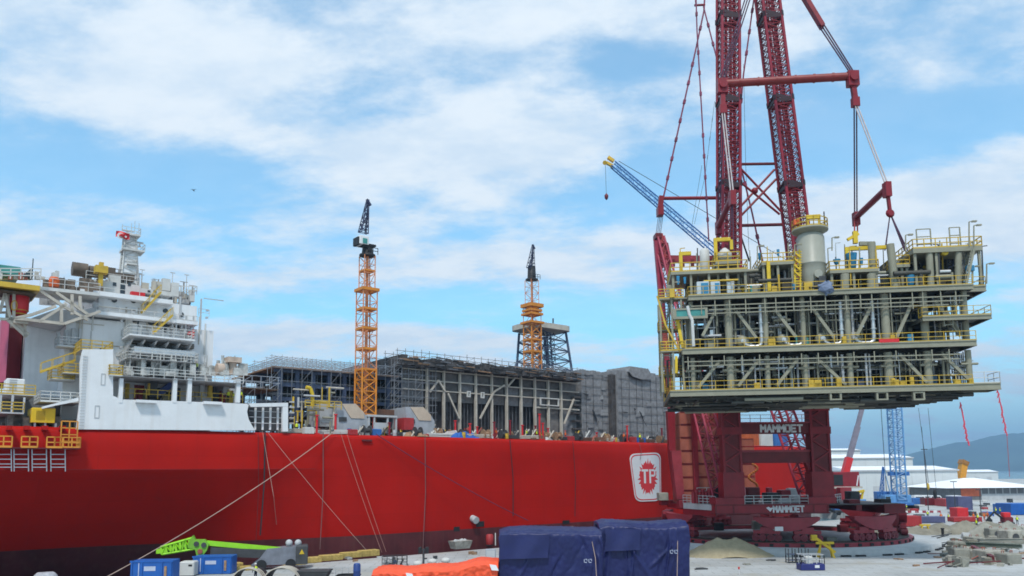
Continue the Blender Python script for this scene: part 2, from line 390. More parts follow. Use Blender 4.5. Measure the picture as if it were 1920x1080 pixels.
# ------------------------------------------------------------------ ground, water, hills
def gmat():
    m = bpy.data.materials.new('ground_concrete'); m.use_nodes = True; n = m.node_tree.nodes; L = m.node_tree.links; b = n['Principled BSDF']
    b.inputs['Roughness'].default_value = .85; t = n.new('ShaderNodeTexCoord')
    def noise(sc, det, mpv=None):
        x = n.new('ShaderNodeTexNoise'); x.inputs['Scale'].default_value = sc; x.inputs['Detail'].default_value = det; x.inputs['Roughness'].default_value = .65
        if mpv:
            p = n.new('ShaderNodeMapping'); p.inputs['Rotation'].default_value = (0,0,mpv[0]); p.inputs['Scale'].default_value = mpv[1]; L.new(t.outputs['Object'], p.inputs[0]); L.new(p.outputs[0], x.inputs[0])
        else: L.new(t.outputs['Object'], x.inputs[0])
        return x.outputs['Fac']
    def ramp(f, stops):
        r = n.new('ShaderNodeValToRGB'); L.new(f, r.inputs[0]); e = r.color_ramp.elements
        e[0].position, e[0].color = stops[0][0], (*stops[0][1],1); e[1].position, e[1].color = stops[-1][0], (*stops[-1][1],1)
        for p, c in stops[1:-1]:
            q = e.new(p); q.color = (*c,1)
        return r.outputs[0]
    def mix(f, a, c):
        x = n.new('ShaderNodeMix'); x.data_type = 'RGBA'; L.new(f, x.inputs[0]) if not isinstance(f, float) else setattr(x.inputs[0], 'default_value', f)
        L.new(a, x.inputs[6])
        if isinstance(c, tuple): x.inputs[7].default_value = (*c,1)
        else: L.new(c, x.inputs[7])
        return x.outputs[2]
    base = ramp(noise(.05, 8), [(.35,(.30,.31,.305)),(.5,(.40,.415,.415)),(.65,(.46,.475,.475))])
    st = ramp(noise(.35, 6, (R(20),(.12,1.6,1))), [(.56,(0,0,0)),(.72,(1,1,1))])
    base = mix(st, base, (.25,.245,.23))
    bk = n.new('ShaderNodeTexBrick'); bk.inputs['Scale'].default_value = .16; bk.inputs['Mortar Size'].default_value = .006; bk.inputs['Color1'].default_value = (1,1,1,1); bk.inputs['Color2'].default_value = (.93,.93,.93,1); bk.inputs['Mortar'].default_value = (.45,.44,.42,1); L.new(t.outputs['Object'], bk.inputs[0])
    jm = n.new('ShaderNodeMix'); jm.data_type = 'RGBA'; jm.blend_type = 'MULTIPLY'; jm.inputs[0].default_value = 1; L.new(base, jm.inputs[6]); L.new(bk.outputs[0], jm.inputs[7]); base = jm.outputs[2]
    sp = ramp(noise(.22, 7), [(.52,(0,0,0)),(.66,(.8,.8,.8))])
    trk = ramp(noise(.5, 3, (R(-38),(.03,1.1,1))), [(.55,(0,0,0)),(.64,(.55,.55,.55))]); base = mix(trk, base, (.235,.23,.215))
    sm_ = ramp(noise(1.6, 4), [(.62,(0,0,0)),(.72,(.7,.7,.7))]); base = mix(sm_, base, (.22,.21,.19))
    base = mix(sp, base, (.33,.315,.27))
    L.new(base, b.inputs['Base Color'])
    bp = n.new('ShaderNodeBump'); bp.inputs['Strength'].default_value = .4; bp.inputs['Distance'].default_value = .15; L.new(noise(1.2,6), bp.inputs['Height']); L.new(bp.outputs[0], b.inputs['Normal'])
    return m
g = MB()
QT = -5.5
poly = [S.w((-330,QT,0)), S.w((126,QT,0)), S.w((126,170,0)), V((300,900,0)), V((2400,900,0)), V((2400,-300,0)), V((-400,-300,0))]
n = len(poly)
g.add([(p.x,p.y,0) for p in poly]+[(p.x,p.y,-9) for p in poly], [tuple(range(n))[::-1]]+[(i,(i+1)%n,n+(i+1)%n,n+i) for i in range(n)])
# subdivide nothing: one flat quay sheet with its quay walls
go = g.build('ground', gmat()); go['kind'] = 'structure'; go['label'] = 'pale stained concrete quay and yard ground'; go['category'] = 'ground'
wm = bpy.data.materials.new('sea_water'); wm.use_nodes = True; wb = wm.node_tree.nodes['Principled BSDF']
wb.inputs['Base Color'].default_value = (.05,.115,.14,1); wb.inputs['Roughness'].default_value = .22
wn = wm.node_tree.nodes.new('ShaderNodeTexNoise'); wn.inputs['Scale'].default_value = .25; wn.inputs['Detail'].default_value = 6
wbp = wm.node_tree.nodes.new('ShaderNodeBump'); wbp.inputs['Strength'].default_value = .35; wbp.inputs['Distance'].default_value = .6
wt = wm.node_tree.nodes.new('ShaderNodeTexCoord'); wm.node_tree.links.new(wt.outputs['Object'], wn.inputs[0]); wm.node_tree.links.new(wn.outputs[0], wbp.inputs['Height']); wm.node_tree.links.new(wbp.outputs[0], wb.inputs['Normal'])
sea = MB(); sea.add([(-9500,-900,-2.2),(9500,-900,-2.2),(9500,9500,-2.2),(-9500,9500,-2.2)], [(0,1,2,3)])
so = sea.build('water', wm); so['kind'] = 'structure'; so['label'] = 'grey-blue sea water beyond the yard and around the hull'; so['category'] = 'water'
# hills across the bay
hm = mat('hill_scrub', (.04,.068,.055), .95, var=.45, scale=.004)
hb = MB(); prof = [(1400,884),(1560,880),(1640,874),(1690,866),(1715,857),(1745,842),(1770,834),(1788,830),(1815,829),(1850,820),(1880,814),(1915,812),(1990,800),(2100,790),(2250,800),(2400,830)]
xs = []
def hill_y(px):
    for (a, ya), (b, yb) in zip(prof, prof[1:]):
        if a <= px <= b: return ya+(yb-ya)*(px-a)/(b-a)
    return 884
px0 = 1400; rows = 9; cols = 120; vs = []
for i in range(cols+1):
    px = 1400+1000*i/cols; top = P(px, hill_y(px), 6300)
    for j in range(rows+1):
        t = j/rows
        d = 5300+1000*t
        h = -3+(top.z+3)*(t**.8)
        jit = (rnd.random()-.5)*22*t*(1-.55*t)
        vs.append((top.x*(1-.02*(1-t))+jit*3, d+jit*4, h+jit*(0 if h < 5 else .9)))
    vs.append((top.x, 8200, -3))
r1 = rows+2
hb.add(vs, [(i*r1+j,(i+1)*r1+j,(i+1)*r1+j+1,i*r1+j+1) for i in range(cols) for j in range(rows+1)], True)
ho = hb.build('hills', hm); ho['kind'] = 'structure'; ho['label'] = 'blue hazy wooded hills across the bay at right'; ho['category'] = 'hills'
if HAZE:
    hz_m = bpy.data.materials.new('haze_air'); hz_m.use_nodes = True; hz_m.node_tree.nodes.clear()
    pv = hz_m.node_tree.nodes.new('ShaderNodeVolumePrincipled'); ou = hz_m.node_tree.nodes.new('ShaderNodeOutputMaterial')
    pv.inputs['Color'].default_value = (.40,.68,1.0,1); pv.inputs['Density'].default_value = HAZE; pv.inputs['Anisotropy'].default_value = .2
    hz_m.node_tree.links.new(pv.outputs[0], ou.inputs['Volume'])
    hx = MB().box(-9800,-1200,-10.5,9800,9800,520); hxo = hx.build('haze', hz_m); hxo['kind'] = 'stuff'; hxo['label'] = 'thin blue haze in the air over the bay'; hxo['category'] = 'haze'

scene.cycles.filter_width = 1.7
# ================================================================== THE SHIP
random.seed(5)
ZD = 16.6
ship = T('cargo_ship', 'huge red hulled production ship moored along the quay', 'ship', S, (0,0,0))
SB = lambda x, y, n=0.0: S.px(x, y, n)
# ---- hull: stations along the ship, each a profile of (inset, height)
def sm(t): t = max(0, min(1, t)); return t*t*(3-2*t)
def station(s):
    k = sm((-25-s)/40.0)*8.5
    bow = 0 if s < 84 else ((s-84)/20.0)**2*17
    kn = 11.9
    pr = []
    for t, z in ((.95, ZD+.05), (.55, ZD-.05), (.22, ZD-.28), (.05, ZD-.62), (0, 14.2), (0, kn)): pr.append((t, z))
    for z in (11.3, 10.2, 9, 7.6, 6.2, 4.8, 3.6, 2.6): pr.append((k*((kn-z)/9.3)**.85, z))
    lo = [(k*((kn-z)/9.3)**.85, z) for z in (2.6, 1.2, 0, -2, -5)]
    return [(t+bow, z) for t, z in pr], [(t+bow, z) for t, z in lo]
ss = [-190,-150,-120]+[-100+4*i for i in range(26)]+[8+8*i for i in range(10)]+[84,87,90,93,96,98,100,102,103.5,104.5]
ss = sorted(set(ss))
def loft(idx):
    m = MB(); n = None
    for s in ss:
        p = station(s)[idx]; n = len(p); m.v += [(s, t, z) for t, z in p]
    for i in range(len(ss)-1):
        for j in range(n-1):
            m.f.append((i*n+j, i*n+j+1, (i+1)*n+j+1, (i+1)*n+j)); m.sm.append(j < 4 or j > 4)
    return m
hu = loft(0)
hull = hu.build('hull', hullplate, ship)
# keep the knuckle crisp
for p in hull.data.polygons: pass
bo = loft(1).build('boot_topping', bootred, ship)
dk = MB()
inn = [(s, station(s)[0][0][0]) for s in ss]
dk.add([(s,t,ZD+.05) for s,t in inn]+[(s,46,ZD+.05) for s,t in inn], [(i,i+1,len(inn)+i+1,len(inn)+i) for i in range(len(inn)-1)])
dk.build('deck', mat('deck_paint', (.16,.05,.045), .8, var=.3), ship)
fs = MB(); e = station(104.5)
fs.add([(104.5,46,ZD),(104.5,46,-5),(-190,46,-5),(-190,46,ZD)], [(0,1,2,3)])
fs.add([(104.5,e[0][3][0],ZD),(104.5,46,ZD),(104.5,46,-5),(104.5,e[0][3][0],-5)], [(0,1,2,3)])
fs.build('far_side', hullred, ship)
# plate seams on the side
sd_ = MB()
sd_.box(-190,-.02,11.86,-34,.05,11.91)
sd_.build('weld_seam', mat('seam_red', (.24,.010,.010), .5), ship)
# fairlead and drain openings at the boot topping
for (x0,y0,x1,y1) in ((893,978,908,988),(851,988,862,996),(1055,976,1068,982)):
    m = MB(); b2(m, S, x0,y0,x1,y1, -.06, .4); m.build('hull_opening', black, ship)
m = MB(); a = SB(889,972,-.4); m.tube((a.x,.2,a.z),(a.x,-1.0,a.z-.3),.55,12); m.build('drain_pipe', greywall, ship)
m = MB(); b2(m, S, 680,824,698,827, -.25, .1); m.build('hull_bracket', bootred, ship)

# ---- emblem on the side: white shield, red outline, red sunburst, white letters
def pts(lst, n=-.02): return [(SB(x,y,0).x, SB(x,y,0).z) for x,y in lst]
def roundrect(c, rad, seg=6):
    """rounded quadrilateral through four view corners"""
    out = []
    for i in range(4):
        p0, p1, p2 = V(c[i-1]), V(c[i]), V(c[(i+1)%4])
        a = p1+(p0-p1).normalized()*rad; b = p1+(p2-p1).normalized()*rad
        for k in range(seg+1):
            t = k/seg; out.append(tuple(a*(1-t)**2+p1*2*t*(1-t)+b*t*t))
    return out
cor = [(1179,851),(1238,848),(1239,939),(1191,941)]
m = MB(); sh = roundrect(cor, 13); m.prism(pts(sh), -.10, .1)
emb = m.build('emblem', signwhite, ship)
def inset(poly, k):
    cx_ = sum(p[0] for p in poly)/len(poly); cy_ = sum(p[1] for p in poly)/len(poly)
    return [(cx_+(x-cx_)*k, cy_+(y-cy_)*k) for x, y in poly]
m = MB(); m.ring(pts(inset(sh, .95)), pts(inset(sh, .905)), -.115, -.09); m.build('emblem_outline', bright, emb)
m = MB(); sb = []
for i in range(52):
    a = 2*pi*i/52; k = (1.0 if i % 2 else .80)*(1+.10*sin(i*2.3))
    sb.append((1214+18*k*cos(a), 895+33*k*sin(a)))
m.prism(pts(sb), -.115, -.09); m.build('sunburst', bright, emb)
m = MB()
for (x0,y0,x1,y1) in ((1202,880,1214.5,884),(1206.2,884.0,1210.4,906),(1216.3,880,1220,906),(1220,880,1226,883.5),(1220,890,1226,893.5),(1225.2,882,1228,892)):
    a = SB(x0,y0); b = SB(x1,y1); m.box(a.x,-.13,b.z,b.x,-.1,a.z)
m.build('emblem_letters', signwhite, emb)

# ---- white shell plating above the red hull (bulwark and side house)
out = [(143,805),(150,748),(150,680),(155,655),(212,655),(212,742),(228,749),(330,752),(462,757),(466,760),(463,772),(466,786),(472,797),(478,807)]
m = MB(); m.prism(pts(out), -.05, .45)
m.prism(pts([(466,756.5),(540,755),(540,762),(470,763)]), -.05, .45)
m.prism(pts([(530,762.5),(540,762.2),(540,809),(530,809)]), -.05, .45)
shell = m.build('side_shell', white, ship)
m = MB()
for y in (770,781,792): b2(m, S, 468,y,530,y+1.8, .6,.8)
for x in (478,492,506,520): b2(m, S, x,764,x+2.2,806, .82,1.0)
m.build('opening_frame', white, shell)
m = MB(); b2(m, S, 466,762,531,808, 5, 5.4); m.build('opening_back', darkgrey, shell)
m = MB()
for (x0,x1,y) in ((256,294,750),(383,417,753)):
    m = MB(); b2(m, S, x0,y-1,x1,y+5, -.7,-.05); m.build('fairlead_box', white, shell)

# ---- deckhouse blocks
m = MB()
b2(m, S, 125,592,394,806, 6, 34)
main = m.build('deckhouse', white, ship)
m = MB(); b2(m, S, 186,552,369,592, 6.4, 33); upper = m.build('upper_house', white, ship)
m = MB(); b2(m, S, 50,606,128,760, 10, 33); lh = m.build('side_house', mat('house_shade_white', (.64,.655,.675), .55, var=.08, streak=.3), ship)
m = MB(); b2(m, S, 161,522,263,552, 7, 28); b2(m, S, 263,540,322,552, 7, 28); wh = m.build('wheelhouse', offwhite, ship)
m = MB()
for x,y,w_,h_ in ((163,527,3.6,14),(168.5,527,3.6,14),(174,527,3.6,14),(179.5,527,3.6,14),(226,533,8,18),(277,544,5,4),(288,544,5,4),(212,529,6,7),(240,529,5,7)):
    m = MB(); b2(m, S, x,y,x+w_,y+h_, 6.93,7.1); m.build('window', glass, wh)
for i, (x, y) in enumerate(((310,583),(340,590),(214,563),(250,564),(355,608))):
    a = S.px(x, y, 6.4); m = MB().lathe([(.32,-.12),(.32,.1)], (a.x, 6.4 if y < 592 else 6, a.z), 12, 'y'); m.build('porthole', glass, upper)
for x, y in ((263,607),(334,613),(283,604),(308,612)):
    a = S.px(x, y, 6); m = MB().lathe([(.42,-.12),(.42,.1)], (a.x, 6, a.z), 12, 'y'); m.build('porthole', glass, main)
# deck edge slabs and eaves
m = MB()
b2(m, S, 180,589,372,593, 4.2, 34.5); b2(m, S, 150,549.5,325,552.5, 5, 29)
eav = m.build('deck_edge', white, ship)
m = MB()
a = S.px(180,589,4.2); b = S.px(372,589,4.2); m.rail([(a.x,4.3,a.z),(b.x,4.3,a.z)], 1.1, 1.4, .03)
a = S.px(150,549.5,5); b = S.px(325,549.5,5); m.rail([(a.x,5.1,a.z),(b.x,5.1,a.z)], 1.1, 1.4, .03)
a = S.px(161,522,7.1); b = S.px(262,522,7.1); m.rail([(a.x,7.1,a.z),(b.x,7.1,a.z)], 1.0, 1.4, .03)
b = S.px(392,592,8); a = S.px(372,592,8); m.rail([(a.x,8,a.z),(b.x,8,a.z)], 1.0, 1.2, .03)
m.build('deck_railing', offwhite, eav)
# balconies on the front of the deckhouse, with brackets and railings
for (x0,x1,y0,y1,n0) in ((243,366,625,634,1.5),(252,366,649,665,2.6),(240,372,670,675,1.0)):
    m = MB(); b2(m, S, x0,y0,x1,y1, n0, 6); bal = m.build('balcony', white, main)
    a = S.px(x0,y0,n0); b = S.px(x1,y0,n0); m = MB()
    if x0 != 252: m.rail([(a.x,5.9,a.z),(a.x,n0+.08,a.z),(b.x,n0+.08,a.z),(b.x,5.9,a.z)], 1.15, 1.3, .035, 2); m.build('railing', offwhite, bal) if m.v else None
    m = MB(); z = S.px(x0,y1,n0).z
    for i in range(6):
        x = a.x+(b.x-a.x)*(.05+.18*i); m.add([(x,n0+.2,z),(x,5.95,z),(x,5.95,z-1.5),(x+.15,n0+.2,z),(x+.15,5.95,z),(x+.15,5.95,z-1.5)], [(0,1,2),(5,4,3),(0,3,4,1),(1,4,5,2),(2,5,3,0)])
    m.build('bracket', greywall, bal)
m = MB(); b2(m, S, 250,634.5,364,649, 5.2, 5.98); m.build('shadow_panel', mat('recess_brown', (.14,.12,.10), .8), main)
# outside stairways
for (x0,y0,x1,y1,n) in ((266,586,300,549,5.4),(288,624,322,592,4.2)):
    a = S.px(x0,y0,n); b = S.px(x1,y1,n); m = MB().stairs((a.x,n,a.z),(b.x,n,b.z), 1.0, (0,1,0)); m.build('stairway', yellow, main)
m = MB()
for x in (330,348,362): b2(m, S, x,592,x+1.5,625, 4.6,4.75)
for x in (300,322,340,352): b2(m, S, x,600+x%7,x+4,616, 5.0,5.9)
b2(m, S, 354,618,365,628, 5.0,5.8)
m.build('wall_fitting', greywall, main)
m = MB(); b2(m, S, 354,622,366,627, 4.2,4.9); b2(m,S,362,618,364,634,4.1,4.6); m.build('fire_station', bright, main)
m = MB(); b2(m, S, 236,593,239,690, 5.7,5.98); b2(m, S, 241,590,247,634, 5.6,5.96); m.build('wall_duct', offwhite, main)
# ---- working deck bay with posts
m = MB(); b2(m, S, 205,703,457,711, -.3, 12); bay = m.build('bay_deck', greywall, ship)
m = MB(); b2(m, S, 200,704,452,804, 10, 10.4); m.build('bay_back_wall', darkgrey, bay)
for x in (224,325,352.5,443.5):
    m = MB(); a = S.px(x,711,0); b = S.px(x+7.5,711,0); z = S.px(x,752,0).z-.2; m.box(a.x,-.1,z,b.x,.5,a.z+.1); m.build('bay_post', white, bay)
a = S.px(205,703,-.2); b = S.px(457,703,-.2)
m = MB().rail([(a.x,-.2,a.z),(b.x,-.2,a.z)], 1.15, 1.2, .035, 2); m.build('railing', offwhite, bay)
m = MB(); q = S.px(230,745,2); r_ = S.px(455,745,2); m.rail([(q.x,2,q.z),(r_.x,2,q.z)], 1.1, 1.3, .04, 1); m.build('bay_railing', yellow, bay)
m = MB(); a = S.px(291,742,4); b = S.px(325,718,4); m.bar((a.x,4,a.z),(b.x,4,b.z),.9,.7); m.build('davit_arm', mat('davit_blue', (.02,.04,.16), .5), bay)
m = MB()
for i in range(46):
    x = 232+rnd.random()*215; y = 728+rnd.random()*20; n_ = 3+rnd.random()*6; a = S.px(x, y, n_); s_ = .3+rnd.random()*.9
    MB().box(a.x,n_,a.z-.8,a.x+s_,n_+.6,a.z+rnd.random()*1.2).build('bay_machinery', rnd.choice([mat('machine_mix', (.20,.17,.10), .7, var=.8, scale=1.2),darkgrey,yellow,greywall,crred]), bay)
m = MB()
for i in range(60):
    x = 232+rnd.random()*218; y = 678+rnd.random()*24; n_ = 1+rnd.random()*5; a = S.px(x, 703, n_); h = rnd.random()*1.6+.4
    m.box(a.x,n_,a.z,a.x+.25+rnd.random()*.9,n_+.5,a.z+h)
    if i % 3 == 0: m.bar((a.x,n_,a.z),(a.x,n_,a.z+2.6),.1)
m.build('deck_machinery', mat('machine_white', (.42,.42,.40), .6, var=.5, scale=1.4), bay)
# crane pedestal / reel at the end of the bay deck
m = MB(); a = S.px(436,703,3); m.tube((a.x,3,a.z),(a.x,3,a.z+2.0),.5,12); m.box(a.x-.9,2.2,a.z+1.6,a.x+.9,3.8,a.z+2.3); m.tube((a.x-1.2,3,a.z+.6),(a.x-2.1,3,a.z+.6),.8,12); m.build('deck_winch', mat('winch_buff', (.45,.35,.28), .6, var=.3), bay)

# ---- bridge wing and truss at the left
nw = 3.0
def L3(x, y, n=nw): a = S.px(x, y, n); return (a.x, n, a.z)
m = MB(); pa = [(a.x, a.z) for a in (S.px(75,537,nw),S.px(187,549,nw),S.px(187,555,nw),S.px(75,543,nw))]; m.prism(pa, nw, 8)
wing = m.build('bridge_wing', offwhite, ship)
m = MB()
for (p, q) in (((28,597),(120,607)),((120,607),(188,584)),((75,545),(120,575)),((120,575),(165,600)),((72,604),(125,570)),((135,552),(135,590)),((150,555),(150,578)),((105,548),(165,590)),((115,573),(115,606)),((28,597),(60,590)),((60,590),(105,574))):
    m.bar(L3(*p), L3(*q), .32, .32)
    m.bar(L3(*p, 6), L3(*q, 6), .25, .25)
m.build('wing_truss', beige, wing)
m = MB(); m.prism([(a.x,a.z) for a in (S.px(60,592,nw),S.px(112,573,nw),S.px(150,578,nw),S.px(186,570,nw),S.px(186,585,nw),S.px(120,605,nw))], 5.2, 9.9); m.build('truss_shield', greywall, wing)
m = MB(); m.rail([L3(75,537),L3(187,549)], 1.1, 1.3, .03); m.build('wing_railing', offwhite, wing)
m = MB()
for i in range(26):
    x = 78+rnd.random()*105; a = L3(x, 538+(x-75)*.1, 4+rnd.random()*3); h = .3+rnd.random()*1.5
    m.box(a[0],a[1],a[2],a[0]+.3+rnd.random()*.8,a[1]+.5,a[2]+h)
m.build('wing_equipment', mat('equip_brown', (.16,.12,.09), .7, var=.7, scale=1.3), wing)
# ---- roof clutter: antennas, lamps, tanks, vents (each a fixture of the house)
m = MB()
for i in range(70):
    x = 100+rnd.random()*270
    y = 552 if x > 322 else (540 if x > 262 else (522 if x > 160 else 540))
    n_ = 7.5+rnd.random()*12; a = S.px(x, y, n_ if False else 7.5); h = .3+rnd.random()**2*2.6
    m = MB(); m.bar((a.x,n_,a.z-.1),(a.x,n_,a.z+h), .07 if i % 2 else .16)
    if i % 4 == 0: m.bar((a.x-.5,n_,a.z+h),(a.x+.5,n_,a.z+h), .08)
    if i % 5 == 0: m.box(a.x-.4,n_,a.z,a.x+.5,n_+.6,a.z+.9)
    m.build('antenna', mat('antenna_grey', (.28,.27,.26), .6, var=.4), wh)
m = MB()
a = S.px(158,520,9); m.tube((a.x-1.4,9,a.z+.9),(a.x+.3,9,a.z+.9),.9,12); a = S.px(176,520,9); m.tube((a.x-.6,9,a.z+.7),(a.x+1.3,9,a.z+.7),.75,12)
a = S.px(205,520,9); m.box(a.x-.5,8.5,a.z,a.x+.6,9.5,a.z+1.2); a = S.px(232,522,9); m.box(a.x-1.2,9.5,a.z,a.x+1.4,11,a.z+.8)
m.build('roof_tank', mat('tank_brown', (.10,.075,.055), .6, var=.4), wh)
m = MB(); a = S.px(187,551,6.6); m.bar((a.x,6.6,a.z),(a.x,6.6,a.z+4.0),.5); m.box(a.x-.7,6,a.z+2.6,a.x+.7,7.3,a.z+3.5); m.build('searchlight_post', yellow, wh)
m = MB(); b2(m, S, 247,545,272,556, 5.6, 6.6); m.build('liferaft_locker', bright, wh)
for i in range(60):
    x = 130+rnd.random()*258; y = 556+rnd.random()*132; n_ = 6.36 if 190 < x < 366 and y < 590 else 5.94
    if y > 588 and x < 140: continue
    a = S.px(x, y, n_); r = rnd.random()
    if r < .35: MB().bar((a.x,n_,a.z),(a.x,n_,a.z-1-rnd.random()*4),.09+rnd.random()*.1).build('wall_pipe', rnd.choice([greywall,offwhite,beige]), main)
    elif r < .6: MB().box(a.x,n_-.15,a.z,a.x+.3+rnd.random()*.6,n_+.02,a.z+.3+rnd.random()*.6).build('wall_box', rnd.choice([greywall,darkgrey,offwhite,greywall]), main)
    elif r < .8: MB().bar((a.x,n_,a.z),(a.x+1+rnd.random()*4,n_,a.z),.1).build('cable_tray', rnd.choice([greywall,beige]), main)
    else: MB().bar((a.x,n_+.05,a.z),(a.x,n_-.6,a.z),.07).box(a.x-.15,n_-.75,a.z-.12,a.x+.15,n_-.45,a.z+.1).build('flood_lamp', greywall, main)
for i in range(55):
    x = 195+rnd.random()*180; y0 = 552 if x > 322 else 540; n_ = 7.2+rnd.random()*9; a = S.px(x, y0, 7.2); h = .4+rnd.random()*1.5
    if i % 3: MB().box(a.x,n_,a.z-.1,a.x+.4+rnd.random(),n_+.7,a.z+h).build('roof_unit', rnd.choice([greywall,offwhite,beige,darkgrey,offwhite]), wh)
    else: MB().bar((a.x,n_,a.z-.1),(a.x,n_,a.z+h+1.4),.08).bar((a.x-.3,n_,a.z+h+1.4),(a.x+.3,n_,a.z+h+1.4),.1).build('roof_pole', greywall, wh)
a = S.px(322,552,6.4); b = S.px(369,552,6.4); MB().rail([(a.x,6.45,a.z),(b.x,6.45,b.z),(b.x,20,b.z)],1.1,1.2,.03,1).build('deck_railing', offwhite, upper)
# rungs, doors and vents on the plain white side house
a = S.px(160,668,-.1); 
for k in range(26): MB().bar((a.x-.25,-.12,a.z-k*.33),(a.x+.25,-.12,a.z-k*.33),.05).build('ladder_rung', greywall, shell)
for (x0,y0,x1,y1) in ((190,700,197,722),(178,760,186,784)):
    p = S.px(x0,y0,-.1); q = S.px(x1,y1,-.1); MB().ring([(p.x,p.z),(q.x,p.z),(q.x,q.z),(p.x,q.z)],[(p.x+.07,p.z-.07),(q.x-.07,p.z-.07),(q.x-.07,q.z+.07),(p.x+.07,q.z+.07)],-.1,-.04).build('door_frame', greywall, shell)
# ---- main mast
mt = MB(); c0 = S.px(241,522,12); top = S.px(241,440,12)
mt.lattice((c0.x,12,c0.z-1),(c0.x-.1,12,top.z), 2.1, 1.2, 9, .13, .06); mast = mt.build('mast', offwhite, ship)
m = MB(); m.add(*(lambda w0,w1,z0,z1: ([(c0.x-w0,12-w0,z0),(c0.x+w0,12-w0,z0),(c0.x+w0,12+w0,z0),(c0.x-w0,12+w0,z0),(c0.x-w1,12-w1,z1),(c0.x+w1,12-w1,z1),(c0.x+w1,12+w1,z1),(c0.x-w1,12+w1,z1)],[(0,1,5,4),(1,2,6,5),(2,3,7,6),(3,0,4,7),(4,5,6,7)]))(1.0,.55,c0.z-1,top.z)); m.build('mast_casing', white, mast)
m = MB()
for (x0,x1,y) in ((228,263,437),(230,271,466),(238,256,494)):
    a = S.px(x0,y,11); b = S.px(x1,y,11); m.box(a.x,10.7,a.z-.12,b.x,13.2,a.z+.12); m.rail([(a.x,10.8,a.z),(b.x,10.8,a.z),(b.x,13.1,a.z)],.95,1.0,.03)
m.build('mast_platform', offwhite, mast)
m = MB()
for x, y, w_ in ((252,461,1.6),(262,455,.9),(240,433,1.4)):
    a = S.px(x,y,11.5); m.bar((a.x-w_/2,11.5,a.z),(a.x+w_/2,11.5,a.z),.18); m.bar((a.x,11.5,a.z),(a.x,11.5,a.z-.6),.16)
for x in (229,237,246,252,260): a = S.px(x,437,11.5); m.bar((a.x,11.5,a.z),(a.x,11.5,a.z+.6+rnd.random()*1.2),.06)
m.build('radar_scanner', greywall, mast)
fl = MB(); nx, nz = 10, 5; a = S.px(216,435,11); b = S.px(241,450,11)
for i in range(nx+1):
    for j in range(nz+1):
        t = i/nx; fl.v.append((a.x+(b.x-a.x)*t, 10.4+.18*sin(t*7+j*.5), a.z+(b.z-a.z)*j/nz+.12*sin(t*6)))
for i in range(nx):
    for j in range(nz): fl.f.append((i*(nz+1)+j,(i+1)*(nz+1)+j,(i+1)*(nz+1)+j+1,i*(nz+1)+j+1)); fl.sm.append(True)
flag = solo(fl, 'national_flag', bright, 'red flag with white crescent and star on the mast', 'flag', S)
m = MB(); ca = S.px(226,442.5,10.2)
arc = [(ca.x+.42*cos(t), ca.z+.42*sin(t)) for t in [R(40+i*20) for i in range(15)]]+[(ca.x+.12+.33*cos(t), ca.z+.33*sin(t)) for t in [R(310-i*20) for i in range(14)]]
m.prism(arc, 10.12, 10.16); sx_ = ca.x+.62
m.prism([(sx_+(.2 if i%2==0 else .08)*cos(2*pi*i/10+pi), ca.z+(.2 if i%2==0 else .08)*sin(2*pi*i/10+pi)) for i in range(10)], 10.12, 10.16); m.build('crescent_and_star', signwhite, flag)

# ---- mid-left platforms on the house side
def plat(x0, x1, y, n0, n1, name='service_platform', railm=yellow, h=1.15, m_=offwhite, par=None):
    m = MB(); b2(m, S, x0,y,x1,y+2.6, n0, n1); o = m.build(name, m_, par or ship)
    a = S.px(x0,y,n0); b = S.px(x1,y,n0); m = MB().rail([(a.x,n1,a.z),(a.x,n0+.06,a.z),(b.x,n0+.06,a.z),(b.x,n1,a.z)], h, 1.1, .045, 2, True); m.build('railing', railm, o); return o
plat(118,165,698,2.2,6); plat(96,140,709,3.2,6); plat(152,211,655,-.03,5); plat(205,230,702,-.6,3)
plat(108,152,648,4.0,6.2,railm=greywall)
plat(75,150,752,1.2,6,railm=offwhite); pass
m = MB()
for (x0,y0,x1,y1) in ((121,618,127,645),(135,615,141,645),(108,622,111,648),(149,616,152,648)): b2(m, S, x0,y0,x1,y1, 5.6,6.2)
b2(m, S, 124,622,126,644, 5.4,5.6); b2(m, S, 128,700,150,655, 5.9,6.3)
m.build('wall_door', greywall, main)
m = MB(); a = S.px(76,697,3); b = S.px(140,676,3); m.stairs((a.x,3,a.z),(b.x,3,b.z),1,(0,1,0)); m.build('stairway', yellow, main)
# sloped bulwark and dark doorway
m = MB(); m.prism(pts([(80,762),(148,745),(148,752),(105,760),(80,766)]), .2, 1.0); m.build('bulwark_rail', white, ship)
m = MB(); b2(m, S, 0,740,145,801, 7.0, 7.4); m.build('poop_wall', mat('poop_grey', (.16,.165,.17), .7, var=.25, streak=.3), ship)
m = MB(); b2(m, S, 104,756,146,798, 6.5, 6.95); m.build('doorway', black, ship)
m = MB(); b2(m, S, 0,772,45,775.5, 1.2, 7); b2(m, S, 22,740,24.5,773, 1.2,1.4); b2(m, S, 0,740,2,773,1.2,1.4); b2(m, S, 44,745,46,773,1.2,1.4); b2(m, S, 0,738,66,741, 1.2, 7); pf = m.build('stores_platform', greywall, ship)
m = MB(); a = S.px(0,738,1.2); b = S.px(66,738,1.2); m.rail([(a.x-2,1.25,a.z),(b.x,1.25,a.z)],1.1,1.1,.05,2,True); a = S.px(0,772,1.2); b = S.px(45,772,1.2); m.rail([(a.x-2,1.25,a.z),(b.x,1.25,a.z)],1.1,1.1,.05,2); m.build('railing', yellow, pf)
m = MB()
for i in range(40):
    x = rnd.random()*140; n_ = 2+rnd.random()*4; a = S.px(x, 800, n_); m.box(a.x,n_,ZD,a.x+.3+rnd.random()*.7,n_+.5,ZD+.4+rnd.random()*1.1)
